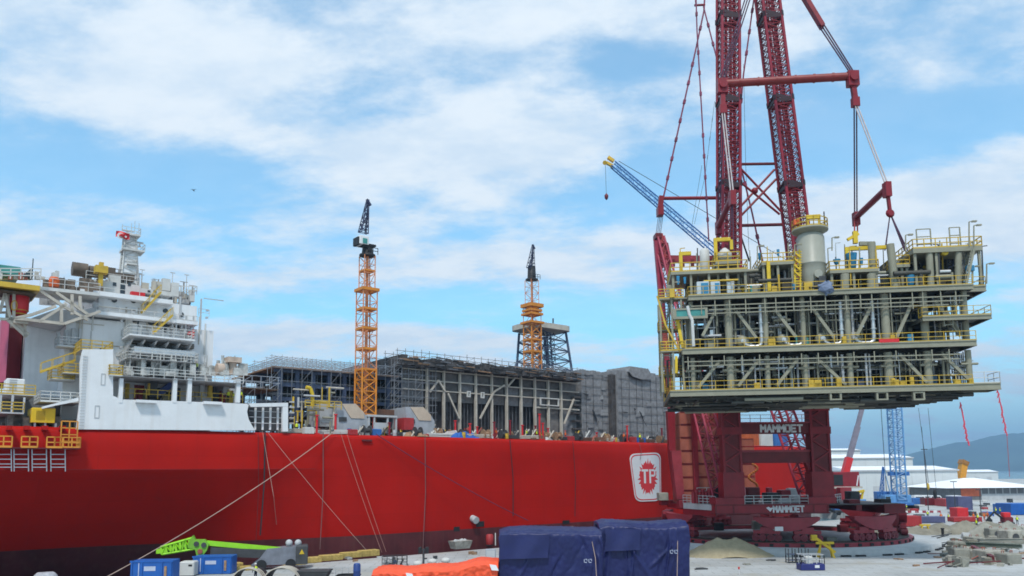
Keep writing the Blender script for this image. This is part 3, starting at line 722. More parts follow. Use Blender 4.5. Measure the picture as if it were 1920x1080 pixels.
m.build('poop_machinery', mat('machine_grey', (.16,.14,.12), .7, var=.8, scale=1.3), ship)
# orange accommodation ladder platforms hung outside the hull
hp = MB(); a = S.px(-10,838,-1.6); b = S.px(150,838,-1.6); hp.box(a.x,-1.7,a.z-.15,b.x,-.02,a.z); hp_o = hp.build('side_platform', crdark, ship)
m = MB()
x = a.x
while x < b.x-1.8:
    m.rail([(x,-1.65,a.z),(x+1.5,-1.65,a.z)], 1.15, .8, .06, 1); m.bar((x,-1.65,a.z+.05),(x+1.5,-1.65,a.z+.05),.22); x += 2.35
m.rail([(b.x,-.1,a.z),(b.x,-1.65,a.z),(b.x-2.5,-1.65,a.z)],1.15,.8,.06,1,True)
c = S.px(131,790,-1); m.rail([(c.x-.8,-1,a.z),(c.x+.8,-1,a.z)], c.z-a.z, .8, .06, 3)
m.build('railing', mat('orange_yellow', (.60,.25,.03), .5, var=.2), hp_o)
for x in (18,51,85,118):
    m = MB(); b2(m, S, x-5,798,x+5,806, -.9, .2); m.build('roller_fairlead', hullred, ship)
# scaffold frames hung below it
for x0, wd in ((-6,'leftmost of four grey tube scaffold frames under the orange hull platform'),(26,'second from left of four grey scaffold frames under the orange hull platform'),(60,'third from left of four grey scaffold frames under the orange hull platform'),(95,'rightmost of four grey tube scaffold frames under the orange hull platform')):
    m = MB()
    for y in (852,861,870,876): a = L3(x0,y,-1.3); b = L3(x0+27,y,-1.3); m.bar(a,b,.09 if y < 868 else .2, .09)
    for xx in (x0,x0+27):
        for n_ in (-1.3,-.3): m.bar(L3(xx,842,n_), L3(xx+.5,884,n_), .09)
    solo(m, 'hanging_scaffold', scafflight, wd, 'scaffold', S, None, 'scaffold frames hung on the hull')
# funnel
m = MB(); a = S.px(6,600,11); b = S.px(46,600,11); z0 = S.px(20,716,11).z
m.add([(a.x,13,z0),(S.px(18,600,11).x,11,z0),(b.x,12.3,z0),(b.x,20,z0),(a.x,20,z0),(a.x,13,a.z+.6),(S.px(18,600,11).x,11,a.z),(b.x,12.3,a.z),(b.x,20,a.z),(a.x,20,a.z)],[(0,1,6,5),(1,2,7,6),(2,3,8,7),(3,4,9,8),(4,0,5,9),(5,6,7,8,9)])
m.build('funnel', magenta, ship)
m = MB(); a = S.px(18.5,600,10.9); m.add([(S.px(19,600,11).x,10.93,z0),(b.x,12.23,z0),(b.x,12.23,a.z-.2),(S.px(19,600,11).x,10.93,a.z-.2)],[(0,1,2,3)]); m.build('funnel_panel', mat('funnel_dark_red', (.17,.006,.012), .5, var=.15), ship)
# flare / gallery platform top left, with yellow beam, on legs
m = MB(); b2(m, S, -30,523,75,539, 2, 9); gal = m.build('gallery', yellow, ship)
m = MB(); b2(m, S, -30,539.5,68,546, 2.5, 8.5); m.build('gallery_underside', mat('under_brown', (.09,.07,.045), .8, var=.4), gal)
m = MB(); m.rail([L3(-20,523,2.1),L3(76,523,2.1)],1.2,1.0,.05,2); m.build('railing', offwhite, gal)
m = MB()
for (p,q) in (((12,540),(0,585)),((26,545),(26,600)),((8,546),(20,600)),((0,598),(46,600)),((14,600),(50,632)),((18,596),(54,628)),((46,600),(47,632))): m.bar(L3(*p,4),L3(*q,4),.3)
for y in (560,575,586): m.bar(L3(-10,y,6),L3(26,y,6),.25)
m.build('gallery_leg', beige, gal)
m = MB(); a = S.px(26,600,3.2); b = S.px(54,595,3.2); m.box(a.x,3.2,a.z-.3,b.x,7,a.z+.1); m.build('gallery_floor', beige, gal)
m = MB()
for i in range(24):
    n_=3+rnd.random()*5; a = S.px(rnd.random()*110-5, 523, n_); MB().box(a.x,n_,a.z,a.x+.4,n_+.4,a.z+rnd.random()*1.3).build('gallery_fitting', rnd.choice([greywall,offwhite,contbrown,beige]), gal)
# loose things on the ship's left part
m = MB(); b2(m, S, -14,494,38,513, 4, 8.5); o = solo(m, 'covered_cargo_box', teal, 'teal tarpaulin box on the yellow gallery at far left', 'cargo box', S)
m = MB()
a = S.px(40,519,4); b = S.px(62,519,4); t_ = S.px(61.5,500,4); m.add([(a.x,4,a.z),(b.x,4,b.z),(t_.x,4.2,t_.z),(a.x,6,a.z),(b.x,6,b.z),(t_.x,5.8,t_.z)],[(0,1,2),(5,4,3),(0,3,4,1),(1,4,5,2),(2,5,3,0)]); m.bar((b.x,5,b.z),(b.x,5,t_.z+1.2),.1)
solo(m, 'peaked_canvas_cover', mat('canvas_dark', (.02,.04,.05), .8), 'dark peaked canvas cover with a pole on the gallery', 'cover', S)
tk = T('survival_pod', 'tall red survival pod with yellow frame under the gallery', 'survival pod', S, (S.px(38,590,3.6).x, 4.9, S.px(38,595,4).z))
m = MB(); a = S.px(39.5,549,3.6); zb = S.px(38,592,3.6).z; m.lathe([(.3,zb),(.75,zb+.35),(1.0,zb+.9),(1.0,a.z-.25),(.8,a.z)], (a.x,4.9,0), 16); m.build('body', bright, tk)
m = MB()
for z_ in (zb+.35, zb+.8): m.lathe([(.9,z_-.08),(1.04,z_),(.9,z_+.08)], (a.x,4.9,0), 16)
m.ring([(a.x-.55+.32*cos(t), a.z-1.5+.62*sin(t)) for t in [2*pi*i/16 for i in range(16)]],[(a.x-.55+.22*cos(t), a.z-1.5+.5*sin(t)) for t in [2*pi*i/16 for i in range(16)]],3.82,4.15); m.build('hatch', mat('pod_yellow', (.5,.25,.02), .6), tk)
m = MB(); m.bar((a.x-1.15,4.5,zb-.2),(a.x-1.15,4.5,a.z+.1),.25); m.bar((a.x-1.2,4.5,zb-.2),(a.x+1.1,4.5,zb-.2),.25); m.build('cradle', beige, tk)
m = MB(); a = S.px(101.5,538,3.4); m.lathe([(.5,0),(.55,.3),(.55,.95),(.4,1.15)], (a.x,3.6,a.z+.05), 14); solo(m, 'liferaft_drum', mat('drum_orange', (.62,.11,.02), .6), 'small orange drum standing at the bridge wing railing', 'drum', S)
gb = T('air_handling_unit', 'white louvred box unit on the stores platform', 'ventilation unit', S, (S.px(30,738,2).x, 3, S.px(30,738,2).z))
m = MB(); a = S.px(12,709,2); b = S.px(46,738,2); m.bevbox(a.x,2,b.z,b.x,4.6,a.z,.08); m.build('casing', white, gb)
m = MB()
for k in range(5): m.box(a.x+.3,1.94,b.z+.3+k*.28,a.x+1.0,2.02,b.z+.42+k*.28)
m.build('louvre', greywall, gb)
yc = T('yellow_container', 'bright yellow louvred container on the aft deck', 'container', S, (S.px(81,793,.8).x, 2, ZD))
a = S.px(60,764,.8); b = S.px(103,793,.8)
m = MB(); m.bevbox(a.x,.8,b.z,b.x,4.4,a.z,.06); m.build('body', mat('cont_yellow', (.62,.40,.01), .5, var=.1, streak=.2), yc)
m = MB()
for k in range(9): m.box(a.x+.45+k*.1,.76,b.z+.3,a.x+.49+k*.1,.82,a.z-.3)
m.build('louvre', mat('louvre_dark_yellow', (.28,.18,.01), .6), yc)
m = MB()
for i in range(3): m.box(a.x+.3+i*1.0,1,ZD,a.x+.5+i*1.0,1.3,b.z)
m.build('foot', greywall, yc)
# ================================================================== MODULES, CRANES AND LOOSE GEAR ON THE SHIP'S DECK
random.seed(9); rnd.seed(21)
def SX(x, y, n): a = S.px(x, y, n); return V((a.x, n, a.z))
def scaffold(mb, fr, x0, x1, z0, z1, n, dx=1.6, dz=1.5, r=.035, brace=True, jitter=.0):
    k = max(1, round((x1-x0)/dx)); j = max(1, round((z1-z0)/dz))
    for i in range(k+1):
        x = x0+(x1-x0)*i/k; mb.bar((x,n,z0),(x,n,z1+rnd.random()*jitter),2*r)
    for i in range(j+1):
        z = z0+(z1-z0)*i/j; mb.bar((x0-.3,n,z),(x1+.3,n,z),2*r)
    if brace:
        for i in range(0, k, 3):
            for q in range(j):
                xa = x0+(x1-x0)*i/k; xb = x0+(x1-x0)*(i+1)/k; za = z0+(z1-z0)*q/j; zb = z0+(z1-z0)*(q+1)/j
                mb.bar((xa,n,za),(xb,n,zb),1.6*r)
# ---- open steel module in scaffolding
n0, n1 = 9.0, 27.0
a = SX(520,668,n0); b = SX(770,695,n0); zt = a.z; zp = SX(560,692,n0).z; x0, x1 = a.x, b.x
tm = T('steel_module', 'open dark blue steel deck module wrapped in tube scaffolding, behind the orange tower crane', 'module', S, ((x0+x1)/2, 18, ZD))
nc = 9
for i in range(nc):
    x = x0+1+(x1-x0-2)*i/(nc-1)
    for n_ in (n0+1.2, n0+8, n1-1): MB().box(x-.28,n_-.28,ZD,x+.28,n_+.28,zp).build('column', steelblue, tm)
for z in (zp-.2, zp-2.3, zp-4.4, zp-6.6):
    if z < ZD+1: continue
    for n_ in (n0+1.2, n0+8, n1-1): MB().box(x0,n_-.2,z-.28,x1,n_+.2,z+.28).build('beam', steelblue, tm)
MB().box(x0-.5,n0+.2,zp+.0,x1+.3,n1,zp+.22).build('plank_deck', plank, tm)
for z in (zp-2.35, zp-6.6): MB().box(x0,n0+1.4,z-.1,x1,n1-1,z+.08).build('floor', moddark, tm)
m = MB()
for n_ in (n0, n0+1.6): scaffold(m, S, x0-.8, x1, zp-7.5, zp, n_, 1.5, 1.9, .035)
m.build('scaffold_lower', scaffgrey, tm)
m = MB()
for n_ in (n0, n0+2, n0+7, n0+12, n1): scaffold(m, S, x0-.8, x1, zp+.2, zt, n_, 1.5, 1.0, .035, jitter=.5)
for i in range(30): x = x0+(x1-x0)*i/29; m.bar((x,n0,zt),(x,n1,zt),.07); m.bar((x,n0,zp+1.2),(x,n1,zp+1.2),.07)
m.build('scaffold_upper', scafflight, tm)
for i in range(40):
    x = x0+2+rnd.random()*(x1-x0-4); n_ = n0+2+rnd.random()*12; z = rnd.choice([ZD, zp-6.5, zp-4.2, zp-2.2]); h = .6+rnd.random()*1.2
    if rnd.random() < .5: MB().tube((x,n_,z+.5),(x+1+rnd.random()*3,n_,z+.5),.3+rnd.random()*.4,10).build('pipe_run', rnd.choice([steelblue, modgrey, silver, darkgrey]), tm)
    else: MB().bevbox(x,n_,z,x+.8+rnd.random()*1.5,n_+1,z+h,.05).build('equipment_skid', rnd.choice([steelblue, darkgrey, modgrey]), tm)
# ---- low scaffolding between the house and the module
a = SX(456,703,7); b = SX(522,703,7); z1 = SX(470,727,7).z
ls = T('deck_scaffold', 'low tube scaffold walkway with brown planks between the white house and the steel module', 'scaffold', S, ((a.x+b.x)/2, 9, ZD))
MB().box(a.x,7,z1-.12,b.x,13,z1+.06).build('plank_deck', plank, ls)
m = MB()
for n_ in (7, 9, 13): scaffold(m, S, a.x, b.x, ZD, z1, n_, 1.6, 1.8)
m.build('scaffold_lower', scaffgrey, ls)
m = MB()
for n_ in (7, 13): scaffold(m, S, a.x, b.x, z1, a.z, n_, 1.4, 1.0)
m.build('scaffold_upper', scafflight, ls)
# ---- long shrouded module
n0 = 8.0
a = SX(752,672,n0); b = SX(1087,700,n0); x0, x1 = a.x, b.x; zt = a.z-.1; zb = ZD+.05
sh = T('shrouded_module', 'long deck module shrouded in grey sheeting behind beige steel columns, dark scaffold roof', 'module', S, ((x0+x1)/2, 18, ZD))
def crumple(mb, x0, x1, z0, z1, n, amp=.12, dx=1.0, dz=.9):
    k = max(2, int((x1-x0)/dx)); j = max(2, int((z1-z0)/dz)); o = len(mb.v)
    for i in range(k+1):
        for q in range(j+1): mb.v.append((x0+(x1-x0)*i/k, n-rnd.random()*amp, z0+(z1-z0)*q/j))
    for i in range(k):
        for q in range(j): mb.f.append((o+i*(j+1)+q, o+(i+1)*(j+1)+q, o+(i+1)*(j+1)+q+1, o+i*(j+1)+q+1)); mb.sm.append(False)
zo = SX(900,757,n0).z
m = MB().box(x0+.3,n0+2.4,zb,x1,28,zt-.3); m.build('inner_body', tarpdark, sh)
pcs = [802,834,864,894,924,952,979,1005,1030,1054]
xs_ = [SX(p,740,n0).x for p in pcs]
edges = [x0+.6]+xs_+[x1]
zr = [zo, zo+(zt-zo)*.27, zo+(zt-zo)*.52, zo+(zt-zo)*.78, zt-.4]
for i in range(len(edges)-1):
    for j in range(4):
        if (i, j) in ((6,2),(7,3)): continue
        m = MB(); crumple(m, edges[i]+.1, edges[i+1]-.1, zr[j]+.08, zr[j+1]-.1, n0+1.1, .16); m.build('sheet_panel', rnd.choice([mat('sheet_brown_grey',(.165,.155,.15),.85,var=.3,bump=.25),mat('sheet_brown_dark',(.13,.122,.118),.85,var=.3,bump=.25),tarpgrey]), sh)
    if i >= 8 or i == 0:
        m = MB(); crumple(m, edges[i]+.1, edges[i+1]-.1, zb, zo-.1, n0+1.1, .16); m.build('sheet_panel', rnd.choice([mat('sheet_brown_grey',(.165,.155,.15),.85,var=.3,bump=.25),mat('sheet_brown_dark',(.13,.122,.118),.85,var=.3,bump=.25),tarpgrey]), sh)
for x in xs_: MB().box(x-.17,n0+.1,zb,x+.17,n0+.6,zt-.2).build('column', beige, sh)
for z in zr[1:4]:
    MB().box(x0+.5,n0+.2,z-.10,x1,n0+.55,z+.10).build('beam', beige, sh)
MB().box(edges[8],n0+.2,zo-.13,x1,n0+.6,zo+.13).build('beam', beige, sh)
for (xa,ya,xb,yb) in ((840,738,861,785),(926,735,900,785),(1076,748,1058,795),(806,735,822,713),(822,713,834,733),(952,725,966,708),(926,735,946,722)):
    MB().bar(SX(xa,ya,n0+.05),SX(xb,yb,n0+.05),.28).build('brace', beige, sh)
for (xa,ya,xb,yb) in ((876,733,882,745),(902,735,908,747),(1013,745,1048,762)):
    p = SX(xa,ya,n0+.05); q = SX(xb,yb,n0+.05); MB().ring([(p.x,p.z),(q.x,p.z),(q.x,q.z),(p.x,q.z)],[(p.x+.18,p.z-.18),(q.x-.18,p.z-.18),(q.x-.18,q.z+.18),(p.x+.18,q.z+.18)],n0-.05,n0+.25).build('opening_frame', offwhite, sh)
for i in range(26):
    x = SX(840+i*6.5,770,n0).x; MB().bar((x,n0+1.4,zb),(x,n0+1.4,zo),.07).build('support_tube', scaffgrey, sh)
# ragged dark scaffold roof
m = MB()
for i in range(46):
    xa = x0-.6+(x1-x0)*i/46; w_ = (x1-x0)/46+.2
    m.box(xa,n0-.7-rnd.random()*.7,zt-.8-rnd.random()*.5,xa+w_,28,zt+.0+rnd.random()*.6)
    for q in range(2): zz = zt-1.2+rnd.random()*2; MB().bar((xa-.5,n0-1.25-rnd.random()*.3,zz),(xa+w_+rnd.random()*1.5,n0-1.25,zz+.2*(rnd.random()-.5)),.07+.06*rnd.random()).build('roof_plank', rnd.choice([plank,scaffgrey,tarpdark,darkgrey]), sh)
m.build('roof', tarpdark, sh)
m = MB()
for n_ in (n0-.9, n0+3, n0+9): scaffold(m, S, x0-1.2, x1, zt-.9, zt+1.2, n_, 1.5, .7, .035, jitter=.5)
m.build('roof_scaffold', scaffgrey, sh)
m = MB()
for n_ in (n0-.6, n0+.4): scaffold(m, S, x0-1.5, x0+6.2, ZD+2, zt, n_, 1.3, 1.2, .035)
m.build('end_scaffold', scaffgrey, sh)
m = MB()
for k in range(6): z = zb+1+k*1.5; m.box(x1-1.6,n0-.1,z,x1+.1,n0+.9,z+.35)
m.build('end_stair', tarpdark, sh)
# ---- two fully wrapped modules
wraps = [('grey wrapped module with plain crumpled sheeting next to the shrouded module', 1090, 1151, 697, 705, 8.5, 22),
         ('larger grey wrapped module with torn sheeting beside the ring crane', 1157, 1262, 697, 706, 7.0, 24)]
for lab, xa, xb, ya, yb, n_, n2 in wraps:
    a = SX(xa,ya,n_); b = SX(xb,yb,n_)
    wmo = T('wrapped_module', lab, 'module', S, ((a.x+b.x)/2, n_+7, ZD))
    m = MB(); m.box(a.x+.2,n_+.25,ZD,b.x-.2,n2,a.z-.1); m.build('body', tarpgrey, wmo)
    m = MB(); crumple(m, a.x, b.x, ZD+.05, a.z, n_+.2, .14, 1.6, 2.0); m.build('front_sheet', tarpgrey, wmo)
    m = MB()
    for k in range(9): x = a.x+(b.x-a.x)*(k+.1)/9; m.box(x,n_-.1+rnd.random()*.3,a.z-.3-rnd.random()*.4,x+(b.x-a.x)/8.5,n2,a.z+.15+rnd.random()*.45)
    m.build('top_sheet', tarpgrey, wmo)
    Wd = b.x-a.x; Hh = a.z-ZD
    for k in range(int(Wd/2.1)): x = a.x+2.1*(k+.5)+.5*(rnd.random()-.5); MB().bar((x,n_-.02,ZD+.2),(x+.3*(rnd.random()-.5),n_-.02,a.z-.2),.06).build('lashing', darkgrey, wmo)
    for k in range(int(Hh/1.7)): z = ZD+1.7*(k+.6)+.3*(rnd.random()-.5); MB().bar((a.x+.1,n_-.03,z),(b.x-.1,n_-.03,z+.3*(rnd.random()-.5)),.06).build('lashing', mat('lash_grey',(.12,.12,.125),.8), wmo)
    for k in range(7):
        x = a.x+rnd.random()*(Wd-2.2); z = ZD+.5+rnd.random()*(Hh-2.4); w2 = .8+rnd.random()*1.4; h2 = .6+rnd.random()*1.3
        MB().add([(x,n_-.05,z),(x+w2,n_-.07,z+.1),(x+w2-.1,n_-.05,z+h2),(x+.1,n_-.075,z+h2-.1),(x,n_+.1,z),(x+w2,n_+.1,z+.1),(x+w2-.1,n_+.1,z+h2),(x+.1,n_+.1,z+h2-.1)],[(0,1,2,3),(0,4,5,1),(1,5,6,2),(2,6,7,3),(3,7,4,0)]).build('sheet_patch', rnd.choice([tarpgrey, tarpgrey, tarpgrey, mat('sheet_mid',(.18,.18,.185),.85,var=.3), mat('sheet_pale_grey',(.255,.255,.26),.85,var=.2)]), wmo)
    if xa > 1150:
        m = MB(); m.prism([(SX(x,y,n_).x, SX(x,y,n_).z) for x,y in ((1176,697),(1183,706),(1200,712),(1216,712),(1218,702),(1212,692),(1178,687))], n_-.5, n_+6); m.build('loose_flap', tarpgrey, wmo)
        for pl in (((1198,771),(1204,787),(1211,799),(1206,790),(1201,775)),((1176,697),(1183,708),(1201,714),(1187,705)),((1164,772),(1176,773),(1174,775)),((1187,765),(1191,767),(1189,770))):
            m = MB(); m.prism([(SX(x,y,n_).x, SX(x,y,n_).z) for x,y in pl], n_-.25, n_-.16); m.build('tear', black, wmo)
        MB().box(a.x-1.0,n_+.7,ZD,a.x+.2,n_+5,a.z-.5).build('dark_gap_wall', tarpdark, wmo)
    else:
        for pl in (((1109,768),(1113,780),(1117,792),(1118,786),(1113,772)),((1092,738),(1103,740),(1100,742))):
            m = MB(); m.prism([(SX(x,y,n_).x, SX(x,y,n_).z) for x,y in pl], n_-.25, n_-.16); m.build('tear', black, wmo)
# ---- two hooded enclosures
for lab, ox, oy in (('grey enclosure with tan chamfered hood left of the orange tower crane', 0, 0), ('grey enclosure with tan chamfered hood right of the orange tower crane', 129, 6)):
    h = T('machinery_hood', lab, 'enclosure', S, (SX(660+ox,800,4).x, 5, ZD), 'hooded enclosures on deck')
    k = 1.0 if ox == 0 else .93
    def hp(lst, n): return [(SX(632+ox+(x-632)*k, 757+oy+(y-757)*k, n).x, max(SX(632+ox+(x-632)*k, 757+oy+(y-757)*k, n).z, ZD)) for x, y in lst]
    m = MB(); m.prism(hp([(632,812),(632,757),(667,757),(682,773),(690,786),(690,812)],3.0), 3.0, 9); m.build('body', mat('hood_grey', (.33,.35,.38), .6, var=.12, streak=.25), h)
    m = MB(); m.prism(hp([(641,757.5),(667,757.5),(682,773),(683,785),(658,784)],2.95), 2.9, 3.0); m.build('hood_panel', tan, h)
    m = MB(); m.prism(hp([(636,782),(650,782),(650,790),(636,790)],2.9), 2.88, 3.0); m.build('vent', darkgrey, h)
m = MB(); b2(m, S, 688,766,760,778, 6.5, 12); solo(m, 'rusty_roof_slab', mat('rust', (.12,.06,.04), .8, var=.4), 'rusty brown deck slab under the orange tower crane', 'deck slab', S)
sh2 = T('open_shelter', 'grey open fronted shelter between the two tan hoods', 'shelter', S, (SX(718,800,3).x, 5, ZD))
m = MB(); b2(m, S, 690,777,745,782, 2.6, 8); m.build('roof', greywall, sh2)
m = MB(); a = SX(690,780,2.7); b = SX(745,780,2.7); m.box(a.x,6,ZD,b.x,6.2,a.z); m.build('back_wall', darkgrey, sh2)
for x in (692, 702, 727, 743): p = SX(x,780,2.7); MB().box(p.x-.1,2.7,ZD,p.x+.15,2.95,p.z).build('post', greywall, sh2)
m = MB(); b2(m, S, 702,792,728,812, 2.2,2.6); m.build('front_panel', greywall, sh2)
# ---- yellow pipework frame near the house
yf = T('pipe_manifold', 'yellow and grey pipe manifold at the foot of the steel module', 'pipework', S, (SX(570,800,4).x, 5, ZD))
for i in range(34):
    x = 545+rnd.random()*85; y = 725+rnd.random()*70; n_ = 2.5+rnd.random()*4; p = SX(x,y,n_)
    if p.z < ZD+.4: p.z = ZD+.4
    q = V((p.x, n_, max(ZD,p.z-1-rnd.random()*2))) if i % 2 else V((p.x+1+rnd.random()*2, n_, p.z))
    MB().tube(p,q,.08+rnd.random()*.1,8).build('pipe', rnd.choice([yellow, yellow, greywall, modgrey, beige]), yf)
m = MB(); pt = [SX(*q,3.2) for q in ((574,726),(582,728),(586,740),(586,762))]; m.path(pt,.28,8); m.build('vent_pipe', mat('vent_yellow', (.58,.40,.02), .5), yf)
m = MB(); m.rail([SX(572,765,2.4), SX(640,768,2.4)],1.1,1.2,.05,2); m.build('railing', yellow, yf)
m = MB(); b2(m, S, 600,757,634,800, 4.5, 9); m.build('enclosure_wall', greywall, yf)
for i in range(5): m = MB(); b2(m, S, 544,752+i*10,552,755+i*10, 6, 6.4); m.build('ladder_rung', offwhite, yf)

# ---- tower cranes
def tower_crane(label, n, px, yb, wb, y_split, wu, yt, collars, solid, dark_y, cab, jib, name='tower_crane'):
    base = SX(px, yb, n); base.z = min(base.z, SX(px, yb, n).z)
    k = (SX(px+10, yb, n).x-SX(px, yb, n).x)/10
    zb = ZD; z = lambda y: SX(px, y, n).z
    t = T(name, label, 'tower crane', S, (base.x, n, zb), 'tower cranes on the ship')
    cx = base.x
    def sec(y0, y1, w, nm, mt, rc=.13, rb=.07, dbl=False):
        p = (cx, n, zb if y0 is None else z(y0)); q = (cx, n, z(y1)); L = q[2]-p[2]
        m = MB().lattice(p, q, w*k, w*k, max(2, round(L/(w*k))), rc, rb, what='c'); o = m.build(nm, mt, t)
        m = MB().lattice(p, q, w*k, w*k, max(2, round(L/(w*k)*1.3)), rc, rb, what='b', double=dbl); m.build('bracing', mt, o)
    ylw = solid[0]
    sec(None, ylw, wb, 'lower_mast', mat('mast_amber', (.56,.20,.02), .5, var=.15), .16, .09, True)
    sec(ylw, y_split, wb, 'middle_mast', mat('mast_orange', (.56,.22,.10), .5, var=.15), .11, .055)
    sec(y_split, yt, wu, 'upper_mast', mat('mast_orange', (.60,.22,.07), .5), .09, .05)
    m = MB().bar((cx,n,zb),(cx,n,z(yt)),.35); m.build('ladder_shaft', mat('mast_orange', (.60,.22,.07), .5), t)
    for (y, w_, h) in collars:
        m = MB(); zz = z(y); h2 = h*k; ww = w_*k/2
        m.ring([(cx-ww,n-ww),(cx+ww,n-ww),(cx+ww,n+ww),(cx-ww,n+ww)],[(cx-ww*.55,n-ww*.55),(cx+ww*.55,n-ww*.55),(cx+ww*.55,n+ww*.55),(cx-ww*.55,n+ww*.55)],zz-h2/2,zz+h2/2)
        m.v = [(x_, y_, z_) if False else (x_, z_, y_) for x_, y_, z_ in m.v]
        m.build('collar', mat('mast_amber', (.56,.20,.02), .5), t)
    m = MB(); y0, y1, w_ = dark_y; ww = w_*k/2
    m.lathe([(ww*1.15,z(y0)),(ww*1.15,z(y0)+.25),(ww*.8,z(y0)+.4),(ww*.7,z(y1))],(cx,n,0),14); sl = m.build('slewing_unit', black, t)
    m = MB(); m.rail([(cx-ww*1.15,n-ww,z(y0)+.2),(cx+ww*1.15,n-ww,z(y0)+.2)],1.0,.8,.04); m.build('railing', black, sl)
    if cab:
        x0c, y0c, x1c, y1c = cab; m = MB(); q0 = SX(x0c,y0c,n-1.0); q1 = SX(x1c,y1c,n-1.0); m.bevbox(q0.x,n-1.0,q1.z,q1.x,n+1.2,q0.z,.08); cb = m.build('cab', white, t)
        m = MB(); q0 = SX(684,443,n-1.05); m.box(q0.x-.3,n-1.06,q0.z-1.1,q0.x+.45,n-.99,q0.z-.3); m.build('window', teal, cb)
        m = MB(); b2(m, S, x0c-4,y0c+3,x0c,y1c-1, n-.8,n+.8); m.box(cx-ww,n-.8,z(y1),cx+ww,n+.9,z(y1)+.3); m.build('winch_house', black, t)
    m = MB(); (jx0,jy0,jx1,jy1,jw) = jib; p = SX(jx0,jy0,n); q = SX(jx1,jy1,n); q.y = n-1.2
    m.lattice(p,q,jw*k,.25,9,.09,.05); m.build('jib', mat('jib_dark_blue', (.03,.035,.08), .5), t)
    m = MB(); m.bar(p+V((-.7,0,0)),q+V((0,.2,-2.6)),.14); m.bar(p+V((.75,0.5,0)),q+V((.2,.2,-1.6)),.12); m.tube(q+V((.15,0,-.5)),(q.x+.5,n-.6,p.z+1.5),.04,4); m.bar(q+V((-.2,0,0)),q+V((.5,0,-.9)),.3)
    m.build('luffing_frame', mat('jib_dark_blue', (.03,.035,.08), .5), t)
    return t
tower_crane('orange lattice tower crane with white cab in front of the steel module', 6.5, 685, 766, 26, 546, 20, 480,
            [(544,32,5),(580,27,4),(617,28,4),(655,27,4),(508,20,3),(694,27,3)], (692,), (480,462,24), (675,440,692,459), (681,437,683,378,13))
tower_crane('farther orange tower crane with dark head beside the lattice derrick', 30, 999, 690, 18, 574, 14, 526,
            [(606,25,3),(590,23,3),(574,24,5),(583,21,3),(638,20,2.5),(660,20,2.5)], (610,), (526,500,16), None, (995,503,993,461,9))
# ---- derrick with round top platform
n_ = 36; dx = [SX(984,685,n_+3), SX(1064,685,n_+3), SX(988,620,n_+3), SX(1045,620,n_+3)]
de = T('lattice_derrick', 'dark lattice derrick carrying a pale round-cornered platform behind the shrouded module', 'derrick', S, ((dx[0].x+dx[1].x)/2, n_+3, ZD))
hw0 = (dx[1].x-dx[0].x)/2; hw1 = (dx[3].x-dx[2].x)/2; cx_ = (dx[0].x+dx[1].x)/2; cx1 = (dx[2].x+dx[3].x)/2; z1 = dx[2].z
legs0 = [V((cx_+sx*hw0, n_+3+sy*hw0*.8, ZD)) for sx, sy in ((-1,-1),(1,-1),(1,1),(-1,1))]; legs1 = [V((cx1+sx*hw1*.85, n_+3+sy*hw1*.8, z1)) for sx, sy in ((-1,-1),(1,-1),(1,1),(-1,1))]
for i in range(4): MB().tube(legs0[i],legs1[i],.3,6).build('leg', steelblue, de)
m = MB()
for k in range(12):
    for i in range(4):
        j = (i+1)%4; A0 = legs0[i].lerp(legs1[i],k/12); A1 = legs0[i].lerp(legs1[i],(k+1)/12); B0 = legs0[j].lerp(legs1[j],k/12); B1 = legs0[j].lerp(legs1[j],(k+1)/12)
        m.tube(A0,B1,.1,4); m.tube(B0,A1,.1,4); m.tube(A0,B0,.1,4)
for x in (-.3,.1,.35): m.lattice((cx_+x*hw0,n_+2,ZD),(cx1+x*hw1,n_+2,z1),1.1,1.1,18,.09,.06)
m.build('bracing', steelblue, de)
m = MB(); q0 = SX(979,606,n_+2); q1 = SX(1053,626,n_+2); rr = roundrect([(q0.x,n_-2),(q1.x,n_-2),(q1.x,n_+7),(q0.x,n_+7)],2.2)
m.add([(x,y,q1.z) for x,y in rr]+[(x,y,q0.z) for x,y in rr],[tuple(range(len(rr)))[::-1],tuple(range(len(rr),2*len(rr)))]+[(i,(i+1)%len(rr),len(rr)+(i+1)%len(rr),len(rr)+i) for i in range(len(rr))]); m.build('platform', beige, de)
m = MB(); m.bar(SX(1037,606,n_),SX(1037,597,n_),.25); m.build('mast_light', darkgrey, de)
